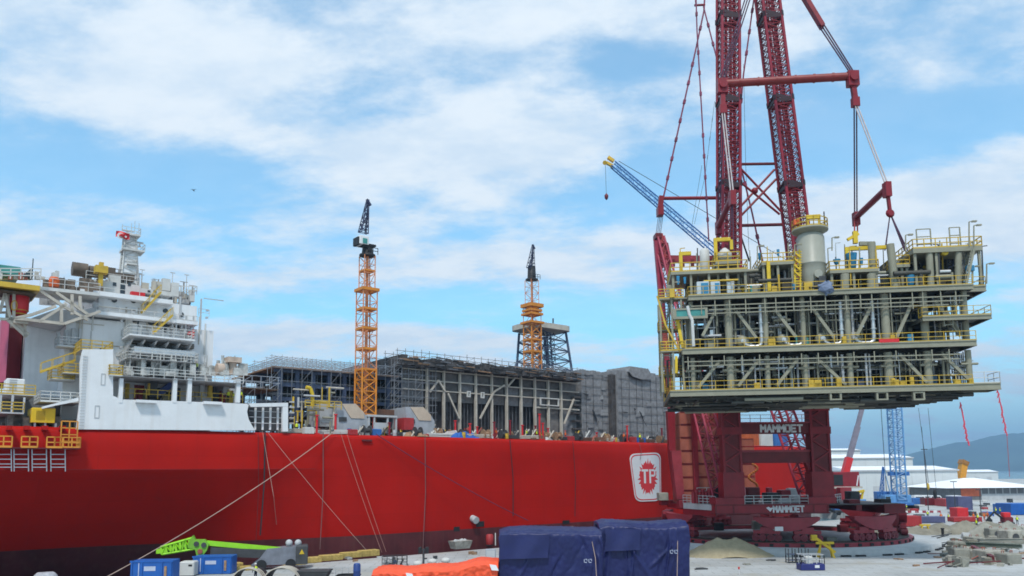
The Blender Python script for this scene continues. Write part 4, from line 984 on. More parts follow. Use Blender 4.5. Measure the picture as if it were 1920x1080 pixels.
# ---- loose gear along the deck edge
def deck_item(kind, x, y, n_, lab, cat, mt, group, sc=1.0):
    p = SX(x, 812, n_); z = ZD+.06; X = p.x; m = MB()
    if kind == 'crate':
        w_, h = (.3+rnd.random()*.6)*sc, (.3+rnd.random()*.75)*sc; m.bevbox(X-w_,n_-.5,z,X+w_,n_+.5,z+h,.06)
        for q in (-.9,-.3,.3,.9): m.box(X+q*w_-.05,n_-.55,z,X+q*w_+.05,n_-.48,z+h-.08)
    elif kind == 'bundle':
        L = (1.2+rnd.random()*1.8)*sc
        for i in range(7): m.tube((X-L,n_+.2*(i%3),z+.15+.2*(i//3)),(X+L*(.8+.2*rnd.random()),n_+.2*(i%3),z+.15+.2*(i//3)+rnd.random()*.1),.11,6)
    elif kind == 'heap':
        k = 8; o = len(m.v); w_ = (1.0+rnd.random()*.5)*sc
        for i in range(k+1):
            for j in range(5): m.v.append((X-w_+2*w_*i/k, n_-.6+.4*j, z+max(0,(1-abs(i/k*2-1)**2)*(1-abs(j/2-1)**2)*.75*sc*(.6+.6*rnd.random()))))
        for i in range(k):
            for j in range(4): m.f.append((o+i*5+j,o+(i+1)*5+j,o+(i+1)*5+j+1,o+i*5+j+1)); m.sm.append(False)
    elif kind == 'post':
        h = (1.6+rnd.random()*1.6)*sc; m.tube((X,n_,z),(X,n_,z+h),.16,8); m.tube((X,n_,z+h),(X,n_,z+h+.15),.28,8); m.box(X-.3,n_-.3,z,X+.3,n_+.3,z+.15)
    elif kind == 'drum':
        m.lathe([(.3,0),(.32,.05),(.3,.45),(.32,.5),(.3,.55),(.32,.9)],(X,n_,z),12)
    elif kind == 'reel':
        m.tube((X-.5,n_,z+.75),(X+.5,n_,z+.75),.35,12)
        for e in (-.5,.5): m.tube((X+e-.05,n_,z+.75),(X+e+.05,n_,z+.75),.75,16)
    elif kind == 'leaning':
        L = (.7+rnd.random()*1.4)*sc; m.bar((X-L*.5,n_,z),(X+L*.5,n_+.4,z+L),.22,.12); m.bar((X-L*.1,n_+.1,z),(X+L*.1,n_+.5,z+L*.9),.1)
    return solo(m, kind_name[kind], mt, lab, cat, S, None, group)
kind_name = {'crate':'deck_crate','bundle':'pipe_bundle','heap':'tarpaulin_heap','post':'bollard_post','drum':'steel_drum','reel':'cable_reel','leaning':'leaning_beam'}
mix = [('crate','rusty brown crate',mat('crate_brown',(.17,.09,.06),.8,var=.3)),('crate','red crate',contred),('crate','grey crate',greywall),('crate','white crate',offwhite),('crate','blue crate',cblue),('leaning','red leaning beam',contred),('leaning','dark leaning beam',darkgrey),('bundle','bundle of dark tubes',darkgrey),('heap','grey sheet heap',greywall),('leaning','yellow leaning beam',yellow),
       ('bundle','bundle of pale tubes',beige),('bundle','bundle of rusty tubes',mat('rust',(.12,.06,.04),.8)),('bundle','bundle of white tubes',offwhite),('post','dark red post',crred),('post','red post',bright),
       ('drum','grey drum',greywall),('drum','blue drum',skipblue),('drum','yellow drum',yellow),('reel','black cable reel',darkgrey),('reel','brown cable reel',plank),('leaning','pale leaning beam',offwhite),('leaning','rusty leaning beam',contbrown),('leaning','pale leaning beam',beige),('heap','brown canvas heap',plank)]
for i in range(250):
    kind, word, mt = rnd.choice(mix); x = 560+(1250-560)*((i+rnd.random())/250)
    if x < 700 and i % 2: continue
    deck_item(kind, x, 812, .95+rnd.random()*4.5, word+' among the gear lying along the deck edge', kind_name[kind].split('_')[-1], mt, word+'s along the deck edge')
for x, s_, l_ in ((868,1.6,'large blue tarpaulin heap in front of the shrouded module'),(885,1.2,'smaller blue tarpaulin heap right of the large blue one')):
    deck_item('heap', x, 812, 1.6, l_, 'tarpaulin', skipblue, 'blue tarpaulin heaps', s_)
deck_item('heap', 845, 812, 2.6, 'big pale sheeting heap beside the blue tarpaulins', 'tarpaulin', mat('sheet_pale',(.45,.40,.38),.8), 'pale heaps', 2.0)
for i, x in enumerate((1012,1018)):
    deck_item('post', x, 812, 1.2, 'tall bright red post standing at the deck edge', 'post', bright, 'tall red posts', 1.5)
m = MB(); b2(m, S, 758,783,776,806, 2, 5); solo(m, 'red_locker', contred, 'dark red locker under the right hand tan hood', 'locker', S)
# containers on the deck near the bow, seen between the crane columns
for i,(x0,x1,c,l) in enumerate(((1400,1424,mat('cont_orange',(.42,.09,.02),.6,streak=.2),'orange container on the ship bow between the crane columns'),(1426,1450,offwhite,'pale container on the ship bow between the crane columns'),(1452,1478,cblue,'blue container on the ship bow between the crane columns'))):
    t = T('deck_container', l, 'container', S, (SX((x0+x1)/2,830,18).x,19,ZD), 'containers on the bow')
    p = SX(x0,812,18); q = SX(x1,838,18); m = MB().bevbox(p.x,18,ZD+.1,q.x,20.5,p.z,.05); m.build('body',c,t)
    for k in range(7): xx = p.x+(q.x-p.x)*(k+.5)/7; MB().box(xx-.06,17.93,ZD+.3,xx+.06,18.02,p.z-.2).build('rib',c,t)
# ---- mooring lines and hanging hoses
def line(name, label, cat, pts3, r, mt, group, sag=0.0):
    m = MB(); 
    for p, q in zip(pts3, pts3[1:]):
        k = 14; pl = [V(p).lerp(V(q), i/k)-V((0,0,sag*4*(i/k)*(1-i/k))) for i in range(k+1)]
        m.path(pl, r, 5)
    return solo(m, name, mt, label, cat, W0, None, group)
sw = lambda x, y, n=-.15: S.w(S.px(x, y, n))
line('mooring_rope','thick pale mooring rope slanting down left across the hull to the quay','rope',[sw(628,808), G(196,1084,.4)],.05,rope,'mooring ropes',.8)
line('mooring_rope','thin pale rope slanting down right from below the white shell','rope',[sw(500,808), G(692,1037,.4)],.028,rope,'mooring ropes',.3)
line('mooring_rope','pale rope hanging nearly straight under the white shell opening','rope',[sw(492,808,-.3), S.w(S.px(513,930,-1.6)), G(524,1040,.2)],.03,rope,'mooring ropes')
line('mooring_rope','left one of two parallel pale red ropes sloping to the yellow fenders','rope',[sw(638,810), G(716,1036,.3)],.028,mat('rope_pink',(.42,.22,.18),.9),'mooring ropes',.3)
line('mooring_rope','right one of two parallel pale red ropes sloping to the yellow fenders','rope',[sw(650,812), G(724,1035,.3)],.028,mat('rope_pink',(.42,.22,.18),.9),'mooring ropes',.3)
line('mooring_rope','dark purple rope slanting right over the middle of the hull','rope',[sw(705,814), S.w(S.px(990,976,-4.0))],.065,mat('rope_purple',(.10,.02,.05),.9),'mooring ropes',.5)
line('mooring_rope','thin rope slanting left under the white shield emblem','rope',[sw(1262,886), G(1172,982,.6)],.035,mat('rope_pink',(.42,.22,.18),.9),'mooring ropes')
for (xa,ya,xb,yb,r_,lab) in ((497,808,488,1004,.10,'dark hose hanging beside the opening in the white shell'),(484,812,480,1015,.03,'thin grey cord hanging left of the dark hose'),(606,810,600,1030,.06,'grey hose hanging left of the long slanted rope'),
                          (797,816,793,1030,.06,'grey hose hanging below the tan hoods'),(956,824,962,968,.07,'dark hose hanging below the shrouded module'),(1074,828,1078,968,.05,'thin dark hose hanging below the plain wrapped module'),(1199,832,1200,862,.04,'short cord hanging above the white shield emblem')):
    line('hanging_hose',lab,'hose',[sw(xa,ya,-.2), sw((xa+xb)/2+3,(ya+yb)/2,-.3), sw(xb,yb,-.5)],r_,wire if 'dark' in lab else mat('hose_grey',(.16,.08,.08),.7),'hoses hanging down the hull')
# ================================================================== THE LIFTED MODULE
rnd.seed(33)
def MX(x, y, n=0): a = M.px(x, y, n); return V((a.x, n, a.z))
DEP = 14.5
xl, xr = MX(1285,650).x, MX(1828,640).x
zL, zM, zT = MX(1565,727).z, MX(1565,647).z, MX(1565,545).z     # deck tops
BE = .52                                                        # deck beam depth
md = T('lifted_process_module', 'huge grey three deck process module with yellow railings hanging from the red crane', 'module', M, (MX(1560,700).x, 8, zL-2))
def part(m, name, mt, par=None): return m.build(name, mt, par or md)
# --- decks
def deck(name, x0, x1, z, n0=-.4, n1=DEP, mt=modgrey, bd=BE):
    o = part(MB().box(x0, n0+.35, z-.12, x1, n1, z), name, moddark)
    m = MB()
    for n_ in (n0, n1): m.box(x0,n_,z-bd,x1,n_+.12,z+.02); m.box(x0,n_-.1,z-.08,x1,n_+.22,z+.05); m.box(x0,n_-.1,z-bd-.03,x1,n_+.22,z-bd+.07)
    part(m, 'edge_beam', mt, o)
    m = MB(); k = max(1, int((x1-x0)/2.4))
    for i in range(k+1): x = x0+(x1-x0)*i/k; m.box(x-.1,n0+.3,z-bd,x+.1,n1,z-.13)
    for n_ in (4, 8, 12): m.box(x0,n_-.14,z-bd+.05,x1,n_+.14,z-.14)
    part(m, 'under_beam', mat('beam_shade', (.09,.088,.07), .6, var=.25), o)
    return o
xTl, xTr = MX(1290,557).x, MX(1822,537).x
xLl, xLr = MX(1256,732).x, MX(1822,722).x
dT = deck('main_deck', xTl, xTr, zT, mt=modgrey); dM = deck('middle_deck', MX(1279,655).x, xr, zM, bd=.6); dL = deck('lower_deck', xLl, xLr, zL, bd=.62)
# right and left bump-outs
deck('side_platform', MX(1828,537).x-.6, MX(1856,530).x, zT+.1, 1, 9, bd=.6)
a = MX(1724,597); b = MX(1852,592); z5 = a.z; o5 = deck('side_platform', a.x, b.x, z5, -.9, 7, bd=.45)
a = MX(1838,727); b = MX(1880,716); oc = deck('cantilever_walkway', xLr-.3, b.x, zL+.15, .5, 3.5, bd=.7)
# --- columns
cols_m = [1297,1367,1437,1508,1592,1664,1738,1815]; thick = [.28,.44,.30,.30,.34,.48,.44,.34]
cxs = [MX(c, 600).x for c in cols_m]
for i, x in enumerate(cxs):
    for n_ in (.7, 7.5, 13.8):
        r = thick[i]*(1 if n_ == .7 else .8)
        part(MB().tube((x,n_,zL),(x,n_,zM-.95),r,14), 'column', modgrey); part(MB().tube((x,n_,zM),(x,n_,zT-BE),r,14), 'column', modgrey)
# flanges on the columns
for i, x in enumerate(cxs):
    z = zL+2.4; part(MB().tube((x-.9,.5,z),(x+.9,.5,z),.14,8), 'pipe_clamp', modgrey)
# --- diagonal braces
def brace(xa,ya,xb,yb,n=.35,w=.34): part(MB().bar(MX(xa,ya,n),MX(xb,yb,n),w,w), 'brace', modgrey)
for q in ((1350,676,1309,727),(1423,674,1384,724),(1495,674,1457,722),(1536,676,1586,722),(1686,664,1738,718),(1766,664,1823,718),
          (1343,580,1317,630),(1380,583,1418,634),(1452,580,1492,632),(1521,575,1564,634),(1633,574,1606,630),(1713,560,1681,632),(1752,564,1800,628),(1774,585,1802,630)): brace(*q)
# back-row braces
for i in range(0, 7): part(MB().bar((cxs[i],13.8,zL+.1),(cxs[i+1],13.8,zM-1),.35), 'brace', moddark); part(MB().bar((cxs[i+1],13.8,zM+.1),(cxs[i],13.8,zT-1),.35), 'brace', moddark)
# --- hung pipe racks below the upper two decks
def rack(x0, x1, zt, zs, n, hang, mt=modgrey):
    for k, z in enumerate(zs):
        m = MB(); s0 = x0+rnd.random()*2.5*(k > 0); s1 = x1-rnd.random()*2.5*(k > 0); m.bar((s0,n,z),(s1,n,z),.12,.12)
        part(m, 'rack_rail', mt)
    for i in range(hang):
        x = x0+(x1-x0)*(i+.2+rnd.random()*.5)/hang; part(MB().bar((x,n-.06,zt),(x,n-.06,zs[-1]-rnd.random()*.5),.11), 'rack_hanger', mt)
rack(MX(1295,565).x, MX(1815,550).x, zT-BE, [zT-1.25,zT-1.75,zT-2.2], -.25, 17)
rack(MX(1282,665).x, MX(1800,655).x, zM-.9, [zM-1.5,zM-2.0], -.25, 15)
for i in range(26):
    z = rnd.choice([zT-1.3,zT-1.8,zT-2.4, zM-1.5, zM-2.1]); n_ = 1.5+rnd.random()*10; x = xl+rnd.random()*(xr-xl-9)
    part(MB().tube((x,n_,z),(x+3+rnd.random()*8,n_,z),.1+rnd.random()*.18,8), 'header_pipe', rnd.choice([modgrey, moddark, modgrey, silver]))
# --- pumps on the middle deck with silver elbows and risers
for px in (1392,1468,1541,1600):
    c = MX(px, 631, 1.4); z = zM+.95
    pm = part(MB().lathe([(.25,-.5),(.7,-.42),(.8,0),(.7,.6),(.62,1.6)], (c.x,1.4,z), 16, 'y'), 'pump', modgrey)
    part(MB().lathe([(.28,-.62),(.28,-.4)], (c.x,1.4,z), 12, 'y'), 'pump_cap', silver, pm)
    m = MB(); x2 = c.x+2.1; m.path([(c.x,.9,z),(c.x+.3,.9,z-.5),(c.x+.7,.9,z-.68),(x2-.4,.9,z-.68),(x2-.1,.9,z-.5),(x2,.9,z-.1),(x2,.9,zT-1.2)], .24, 10)
    for zz in (z+.9, z+2.0): m.tube((x2,.9,zz),(x2,.9,zz+.12),.36,12)
    part(m, 'riser_pipe', silver)
# --- equipment filling the bays, with added black shade blocks among it
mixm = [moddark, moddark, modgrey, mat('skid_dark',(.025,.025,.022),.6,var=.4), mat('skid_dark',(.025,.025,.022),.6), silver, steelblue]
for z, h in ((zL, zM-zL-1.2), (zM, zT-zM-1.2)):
    for i in range(62):
        x = xl+.6+rnd.random()*(xr-xl-3); n_ = 2.2+rnd.random()*11; r = rnd.random()
        if r < .32: part(MB().tube((x,n_,z),(x,n_,z+h*(.5+.5*rnd.random())),.18+rnd.random()*.3,10), 'riser_pipe', rnd.choice(mixm))
        elif r < .55:
            L = 1.5+rnd.random()*2.5; q = .5+rnd.random()*.6; zz = z+q+.3
            o = part(MB().lathe([(.1,-L/2-.3),(q*.8,-L/2-.1),(q,-L/2+.15),(q,L/2-.15),(q*.8,L/2+.1),(.1,L/2+.3)], (x+1.5,n_,zz), 14, 'x'), 'vessel', rnd.choice(mixm))
            for e in (-L*.3, L*.3): part(MB().box(x+1.5+e-.12,n_-q*.6,z,x+1.5+e+.12,n_+q*.6,zz-q*.7), 'saddle', modgrey, o)
        else: part(MB().bevbox(x,n_,z,x+.6+rnd.random()*2,n_+.8+rnd.random(),z+.6+rnd.random()*(h-1),.06), 'equipment_skid', rnd.choice(mixm))
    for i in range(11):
        xx = xl+.5+(xr-xl-1)*i/11; part(MB().box(xx,5.2+rnd.random()*1.5,z,xx+(xr-xl)/11*.86,9,z+h*(.75+.2*rnd.random())), 'equipment_and_shade_block', mat('bay_shade_black',(.016,.016,.015),.7,var=.5))  # black blocks added in each bay to deepen the shade under the decks
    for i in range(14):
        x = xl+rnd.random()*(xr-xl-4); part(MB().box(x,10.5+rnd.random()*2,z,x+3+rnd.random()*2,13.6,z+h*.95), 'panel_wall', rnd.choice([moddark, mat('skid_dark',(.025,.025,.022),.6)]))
    for i in range(9):
        x = xl+rnd.random()*(xr-xl); part(MB().bevbox(x,1.2,z,x+.5+rnd.random()*.4,1.8,z+.8+rnd.random()*.8,.05), 'valve_box', modblue if i % 3 == 0 else rnd.choice([steelblue, teal, modgrey]))
# --- tangle of pipes under the lower deck
for i in range(170):
    d = rnd.random(); x = xLl-.2+d*(xLr-xLl-3); z = zL-.65-rnd.random()*.95*(1-.5*max(0,(d-.75)*4)); n_ = rnd.random()*14
    mt = rnd.choice([moddark, moddark, mat('skid_dark',(.025,.025,.022),.6), modgrey])
    if i % 3: part(MB().tube((x,n_,z),(min(xLr+.5,x+2+rnd.random()*7),n_,z),.08+rnd.random()*.2,8), 'underdeck_pipe', mt)
    else: part(MB().bar((x,n_,zL-.7),(x,n_,zL-1.0-rnd.random()*.7),.1).bar((x-.5,n_,zL-1.0-rnd.random()*.5),(x+.4+rnd.random(),n_,zL-1.0-rnd.random()*.5),.1), 'underdeck_hanger', mt)
for k in range(8):
    n_ = .8+k*2; part(MB().box(xLl+.4+k*.05,n_-.1,zL-.95,xLr-2-k*.4,n_+.1,zL-.75), 'girder', moddark)
for k in range(14): x = xLl+1+(xLr-xLl-4)*k/13; part(MB().box(x-.1,.5,zL-1.15,x+.1,14,zL-.97), 'cross_girder', moddark)
for (px) in (1566,1653,1722):
    a = MX(px-11,735,-.2); b = MX(px+12,750,-.2); part(MB().ring([(a.x,a.z),(b.x,a.z),(b.x,b.z),(a.x,b.z)],[(a.x+.2,a.z-.15),(b.x-.2,a.z-.15),(b.x-.2,b.z+.15),(a.x+.2,b.z+.15)],-.4,.2), 'access_frame', modgrey)
for z, h in ((zL, zM-zL-1.0), (zM, zT-zM-1.0)):
    for i in range(210):
        x = xl+.2+rnd.random()*(xr-xl-.6); n_ = .7+rnd.random()*2.2; r = .04+rnd.random()**2*.16; mt = rnd.choice([modgrey, moddark, greywall, silver, modgrey, yellow if i % 9 == 0 else modgrey])
        if i % 3: a0 = z+(0 if i % 2 else h*rnd.random()*.6); part(MB().tube((x,n_,a0),(x,n_,z+h),r,8), 'riser_pipe', mt)
        else: zz = z+h*(.25+.7*rnd.random()); part(MB().tube((x,n_,zz),(min(xr,x+.8+rnd.random()*3.5),n_,zz),r,8), 'branch_pipe', mt)
    for i in range(40):
        x = xl+rnd.random()*(xr-xl-.5); n_ = 1.0+rnd.random()*3; zz = z+rnd.random()*h*.8; part(MB().bevbox(x,n_,zz,x+.2+rnd.random()*.6,n_+.4,zz+.2+rnd.random()*.7,.03), 'junction_box', rnd.choice([modgrey, moddark, silver, darkgrey, black, teal if i % 8 == 0 else modgrey]))
# --- yellow railings
def railp(pts, par=None, mt=yellow, h=1.1): part(MB().rail(pts, h, 1.7, .03, 1, True), 'railing', mt, par)
railp([(xLl,DEP,zL),(xLl,-.35,zL),(xLr,-.35,zL)], dL)
railp([(MX(1285,650).x,-.35,zM),(xr,-.35,zM)], dM)
railp([(xTl,DEP,zT),(xTl,-.35,zT),(xTr,-.35,zT)], dT)
b = MX(1852,592); railp([(MX(1724,597).x,.2,z5),(MX(1724,597).x,-.85,z5),(b.x,-.85,z5),(b.x,6.8,z5)], o5)
e = MX(1880,716).x; railp([(xLr,.55,zL+.15),(e,.55,zL+.15),(e,3.4,zL+.15)], oc, offwhite, 1.3)
e = MX(1856,530).x; railp([(xTr,1.05,zT+.1),(e,1.05,zT+.1),(e,8.9,zT+.1)], dT)
for i in range(16):        # deck edge fire points and cabinets in yellow
    x = xLl+rnd.random()*(xLr-xLl); z = rnd.choice([zL, zL, zT, zM]); part(MB().bevbox(x,.0,z,x+.35+rnd.random()*.5,.5,z+.5+rnd.random()*.6,.04), 'yellow_cabinet', yellow)
for q in ((1375,683,1420),(1470,681,1510)): a = MX(q[0],q[1],3); part(MB().box(a.x,3,a.z-.35,MX(q[2],q[1],3).x,3.3,a.z), 'lifting_beam', mat('vent_yellow',(.58,.40,.02),.5))
# --- stair tower on the left end
pts_ = [(1238,580,1276,645),(1276,655,1262,700),(1240,560,1262,548),(1262,700,1250,725)]
sx0 = xl-2.6
lv = [zL, zL+(zM-zL)*.5, zM, zM+(zT-zM)*.5, zT]
for k in range(4):
    y0 = (1.2, 4.8)[k % 2]; y1 = (4.8, 1.2)[k % 2]
    part(MB().stairs((sx0+.6*(1 if k<2 else .5),y0,lv[k]),(sx0+.6,y1,lv[k+1]),.9,(1,0,0)), 'stairway', modgrey if k % 2 else yellow)
    z = lv[k+1]; o = part(MB().box(sx0-.3,y1-.8,z-.15,xl+.6,y1+.8,z), 'landing', modgrey)
    part(MB().rail([(xl,y1-.8,z),(sx0-.3,y1-.8,z),(sx0-.3,y1+.8,z)],1.1,.8,.045,2,True), 'railing', yellow, o)
for px_ in (1240, 1262, 1280): 
    x = MX(px_,640).x; part(MB().bar((x,.6,zL),(x,.6,zT+.3),.22), 'stair_post', rnd.choice([yellow, modgrey])); part(MB().bar((x,5.4,zL),(x,5.4,zT+.3),.2), 'stair_post', modgrey)
part(MB().bar(MX(1232,555,.5),MX(1248,610,.5),.2), 'stair_stringer', yellow); part(MB().bar(MX(1248,610,.5),MX(1275,660,.5),.2), 'stair_stringer', yellow)
for i in range(34):
    px = 1240+rnd.random()*40; y = 556+rnd.random()*165; p = MX(px,y,.6+rnd.random()*5); part(MB().tube(p,p+V((0,0,-1-rnd.random()*2.5)),.06+rnd.random()*.1,8) if i % 2 else MB().bar(p,p+V((.6+rnd.random(),0,0)),.12), 'stair_pipe', rnd.choice([modgrey,modgrey,moddark,yellow,darkgrey]))
part(MB().bar(MX(1270,600,.6),MX(1280,650,.6),.35), 'stair_stringer', mat('vent_yellow',(.58,.40,.02),.5)); part(MB().bar(MX(1268,668,.6),MX(1268,700,.6),.3), 'stair_stringer', mat('vent_yellow',(.58,.40,.02),.5))
m = MB(); p = MX(1289,577,-.3); m.path([p+V((0,0,.2)),p+V((.2,0,-.9)),p+V((.5,0,-1.5)),V((p.x+.55,-.3,zM+.3))],.2,8); part(m, 'drain_pipe', offwhite)
a = MX(1268,582,-.2); b = MX(1322,592,-.2); part(MB().box(a.x,-.2,b.z,b.x,2,a.z), 'cable_tray_box', teal); part(MB().ring([(a.x-.4,a.z+.2),(b.x+.3,a.z+.2),(b.x+.3,b.z-.3),(a.x-.4,b.z-.3)],[(a.x,a.z),(b.x,a.z),(b.x,b.z),(a.x,b.z)],-.3,-.1), 'cable_tray_frame', modgrey)
a = MX(1648,636,-.45); b = MX(1686,642,-.45); part(MB().box(a.x,-.5,b.z,b.x,-.38,a.z), 'red_banner', bright)
# ------------------------------------------------------------------ top side
vy = mat('vent_yellow',(.58,.40,.02),.5)
def topplat(xa, xb, y, n0, n1, name='upper_platform', bd=.35, rails=True):
    a = MX(xa,y,n0); b = MX(xb,y,n0); o = part(MB().box(a.x,n0,a.z-bd,b.x,n1,a.z), name, modgrey)
    if rails: part(MB().rail([(a.x,n1,a.z),(a.x,n0+.05,a.z),(b.x,n0+.05,a.z),(b.x,n1,a.z)],1.1,1.2,.045,1,True), 'railing', yellow, o)
    k = max(2, round((b.x-a.x)/2.2))
    for i in range(k+1):
        x = a.x+.25+(b.x-a.x-.5)*i/k
        for n_ in (n0+.4, n1-.4): part(MB().bar((x,n_,zT),(x,n_,a.z-bd),.28), 'platform_leg', modgrey, o)
    return a, b
topplat(1258,1402,510,1.2,9); topplat(1342,1388,490,2,6); topplat(1428,1490,492,1.5,8); topplat(1556,1648,507,1.2,8); topplat(1678,1706,496,2,6)
# yellow gantries
def gantry(xa,xb,y0,y1,n): a = MX(xa,y0,n); b = MX(xb,y1,n); part(MB().bar((a.x,n,b.z),(a.x,n,a.z),.4).bar((a.x-.2,n,a.z),(b.x,n,a.z),.42), 'yellow_gantry', vy)
gantry(1276,1297,476,512,2); gantry(1341,1371,450,490,2.5); gantry(1440,1441,492,546,1.4); gantry(1587,1665,467,505,3)
a = MX(1371,450,2.5); part(MB().bar((a.x,2.5,a.z),(a.x,2.5,a.z-1.2),.35), 'yellow_gantry', vy)
c = MX(1359,480,3); part(MB().lathe([(.3,-.6),(.8,-.5),(.85,.3),(.5,.7),(.2,1.0)],(c.x,3,c.z),14), 'valve_body', offwhite)
c = MX(1322,505,4); part(MB().lathe([(.5,0),(.6,.2),(.6,2.6),(.4,2.9),(.1,3.0)],(c.x,4,c.z-.3),14), 'white_tank', offwhite)
for xa,xb,mt in ((1306,1330,silver),(1332,1351,silver)):
    a = MX(xa,528,.6); b = MX(xb,546,.6); o = part(MB().bevbox(a.x,.6,zT,b.x,2.2,a.z,.05), 'cabinet', mt); part(MB().box(a.x+.5,.55,zT+.2,b.x-.1,.63,a.z-.2), 'cabinet_panel', modblue, o)
part(MB().bevbox(MX(1250,545,3).x,2,zT,MX(1262,545,3).x,4,zT+2,.05), 'cabinet', modgrey)
# tall vessel with ring platform
vx = MX(1522,500,3).x; vz = lambda y: MX(1522,y,3).z; rv = (MX(1549,500,3).x-MX(1497,500,3).x)/2
ve = part(MB().lathe([(rv*.72,zT),(rv*.78,vz(535)),(rv,vz(512)),(rv,vz(498)),(rv*1.02,vz(497.5)),(rv*1.02,vz(496)),(rv,vz(495.5)),(rv,vz(447)),(rv*.9,vz(441)),(rv*.5,vz(436))],(vx,3,0),26), 'tall_vessel', mat('vessel_grey',(.30,.30,.25),.45,var=.08,streak=.12))
part(MB().lathe([(rv*.8,vz(440)),(rv*1.28,vz(435)),(rv*1.32,vz(434)),(rv*1.32,vz(431)),(rv*.6,vz(431))],(vx,3,0),22), 'vessel_platform', modgrey, ve)
m = MB(); prl = [(vx+rv*1.28*cos(2*pi*i/16),3+rv*1.28*sin(2*pi*i/16),vz(431)) for i in range(17)]; m.rail(prl,1.1,1,.045,1,True); part(m, 'vessel_railing', yellow, ve)
a = MX(1511,404,3); b = MX(1538,410,3); m = MB().box(a.x,2.8,b.z,b.x,3.2,a.z); m.bar((a.x+.2,3,vz(431)),(a.x+.2,3,b.z),.16).bar((b.x-.2,3,vz(431)),(b.x-.2,3,b.z),.16); part(m, 'davit', vy, ve)
m = MB(); m.bar((vx+rv*1.1,3,vz(431)),(vx+rv*1.1,3,vz(398)),.12); m.bar((vx-rv*.4,3,vz(431)),(vx-rv*.4,3,vz(399)),.08); m.bar((vx-rv*.8,3,vz(399)),(vx-rv*.1,3,vz(399)),.07); part(m, 'antenna', wire, ve)
c = MX(1534,514,3-rv); part(MB().lathe([(.45,-.35),(.5,-.3),(.5,.2)],(c.x,3-rv+.1,c.z),14,'y'), 'manhole', mat('vessel_grey',(.30,.30,.25),.45), ve)
part(MB().bevbox(vx-rv*1.25,2,vz(424),vx-rv*.8,2.8,vz(414),.05), 'orange_box', mat('drum_orange',(.62,.11,.02),.6), ve)
m = MB(); 
for e in (0,.7): m.bar(MX(1489+e*14,468,1.6),MX(1491+e*14,545,1.6),.16)
for k in range(14): m.bar(MX(1488,472+k*5,1.6),MX(1503,472+k*5,1.6),.12)
for k in range(4): m.bar(MX(1490,473+k*12,1.4),MX(1500,482+k*12,1.4),.16)
part(m, 'caged_ladder', vy)
# blue cone hoppers and valves
def cone(xa,xb,y0,y1,n,name='blue_hopper'):
    a = MX(xa,y0,n); b = MX(xb,y1,n); c = (a.x+b.x)/2; r = abs(b.x-a.x)/2
    part(MB().lathe([(r*.6,0),(r*.72,.1),(r,a.z-b.z-.15),(r*1.05,a.z-b.z)],(c,n,b.z),16), name, modblue)
cone(1586,1608,476,503,2.5); cone(1698,1716,517,535,1.5); cone(1562,1576,487,495,2.2,'teal_drum'); cone(1612,1619,484,497,2,'blue_valve'); cone(1421,1428,475,487,2,'blue_valve'); cone(1456,1462,468,480,3,'blue_valve')
cone(1268,1275,518,534,1,'blue_valve'); cone(1281,1287,520,532,1,'blue_valve'); cone(1485,1493,533,543,.8,'blue_valve')
for x0,y0,x1,y1,r,n in ((1608,458,1640,548,.0,3),(1634,455,1640,545,.45,2),(1669,458,1679,547,.45,2),(1742,474,1746,547,.4,1.5),(1755,476,1757,547,.3,3),(1797,474,1797,547,.38,1.5),(1584,514,1584,547,.5,1.2),(1634,514,1634,547,.5,1.2)):
    if r: part(MB().tube(MX(x0,y0,n),V((MX(x1,y1,n).x,n,zT)),r,12), 'support_post', modgrey)
part(MB().bar(MX(1611,457,3),MX(1640,457,3),.45), 'lifting_frame', modgrey)
# upper right platform and its stairs, gates and lamps
a, b = topplat(1712,1842,466,1.0,8,'high_platform',.55)
m = MB(); m.stairs((MX(1806,545,1.2).x,1.2,zT),(MX(1822,475,1.2).x,1.2,a.z-.4),1.6,(0,1,0)); part(m, 'stairway', modgrey)
part(MB().prism([(MX(1803,540,2).x,zT),(MX(1820,476,2).x,a.z-.6),(MX(1812,476,2).x,a.z-.6),(MX(1786,540,2).x,zT)],2,2.2), 'stair_screen', steelblue)
def gate(xa,xb,y0,y1,n):
    p = MX(xa,y1,n); q = MX(xb,y0,n); m = MB(); m.bar((p.x,n,p.z),(p.x,n,q.z),.12).bar((q.x,n,p.z),(q.x,n,q.z),.12)
    for k in (0,.5,1): m.bar((p.x,n,q.z-(q.z-p.z)*k*.9),(q.x,n,q.z-(q.z-p.z)*k*.9),.1)
    part(m, 'swing_gate', modgrey)
gate(1720,1744,429,462,1.2); gate(1782,1799,426,460,1.4); gate(1771,1785,584,612,-.4)
for xa,ya,yb in ((1817,416,462),(1826,423,462),(1698,441,470),(1850,495,532),(1824,500,538),(1560,446,470),(1262,530,547),(1420,462,490),(1490,459,480)):
    p = MX(xa,yb,1); q = MX(xa,ya,1); m = MB().bar(p,q,.12).bar(q,q+V((.5,0,.1)),.1).box(q.x+.3,.85,q.z-.05,q.x+.8,1.15,q.z+.12); part(m, 'lamp_post', modgrey)
part(MB().bevbox(MX(1818,510,1).x-.3,.8,MX(1818,508,1).z,MX(1818,510,1).x+.5,1.4,MX(1818,498,1).z,.04), 'lamp_box', modblue)
part(MB().bar(MX(1768,478,1.5),MX(1772,470,1.5),.5), 'yellow_hoist', vy); part(MB().bar(MX(1772,477,1.5),MX(1776,470,1.5),.4), 'yellow_hoist', vy)
c = MX(1603,440,3.5); part(MB().bar((c.x,3.5,c.z+.4),(c.x,3.5,c.z-1.1),.5).bar((c.x-.9,3.5,c.z-.6),(c.x+.4,3.5,c.z+.1),.35), 'lifting_lug', vy)
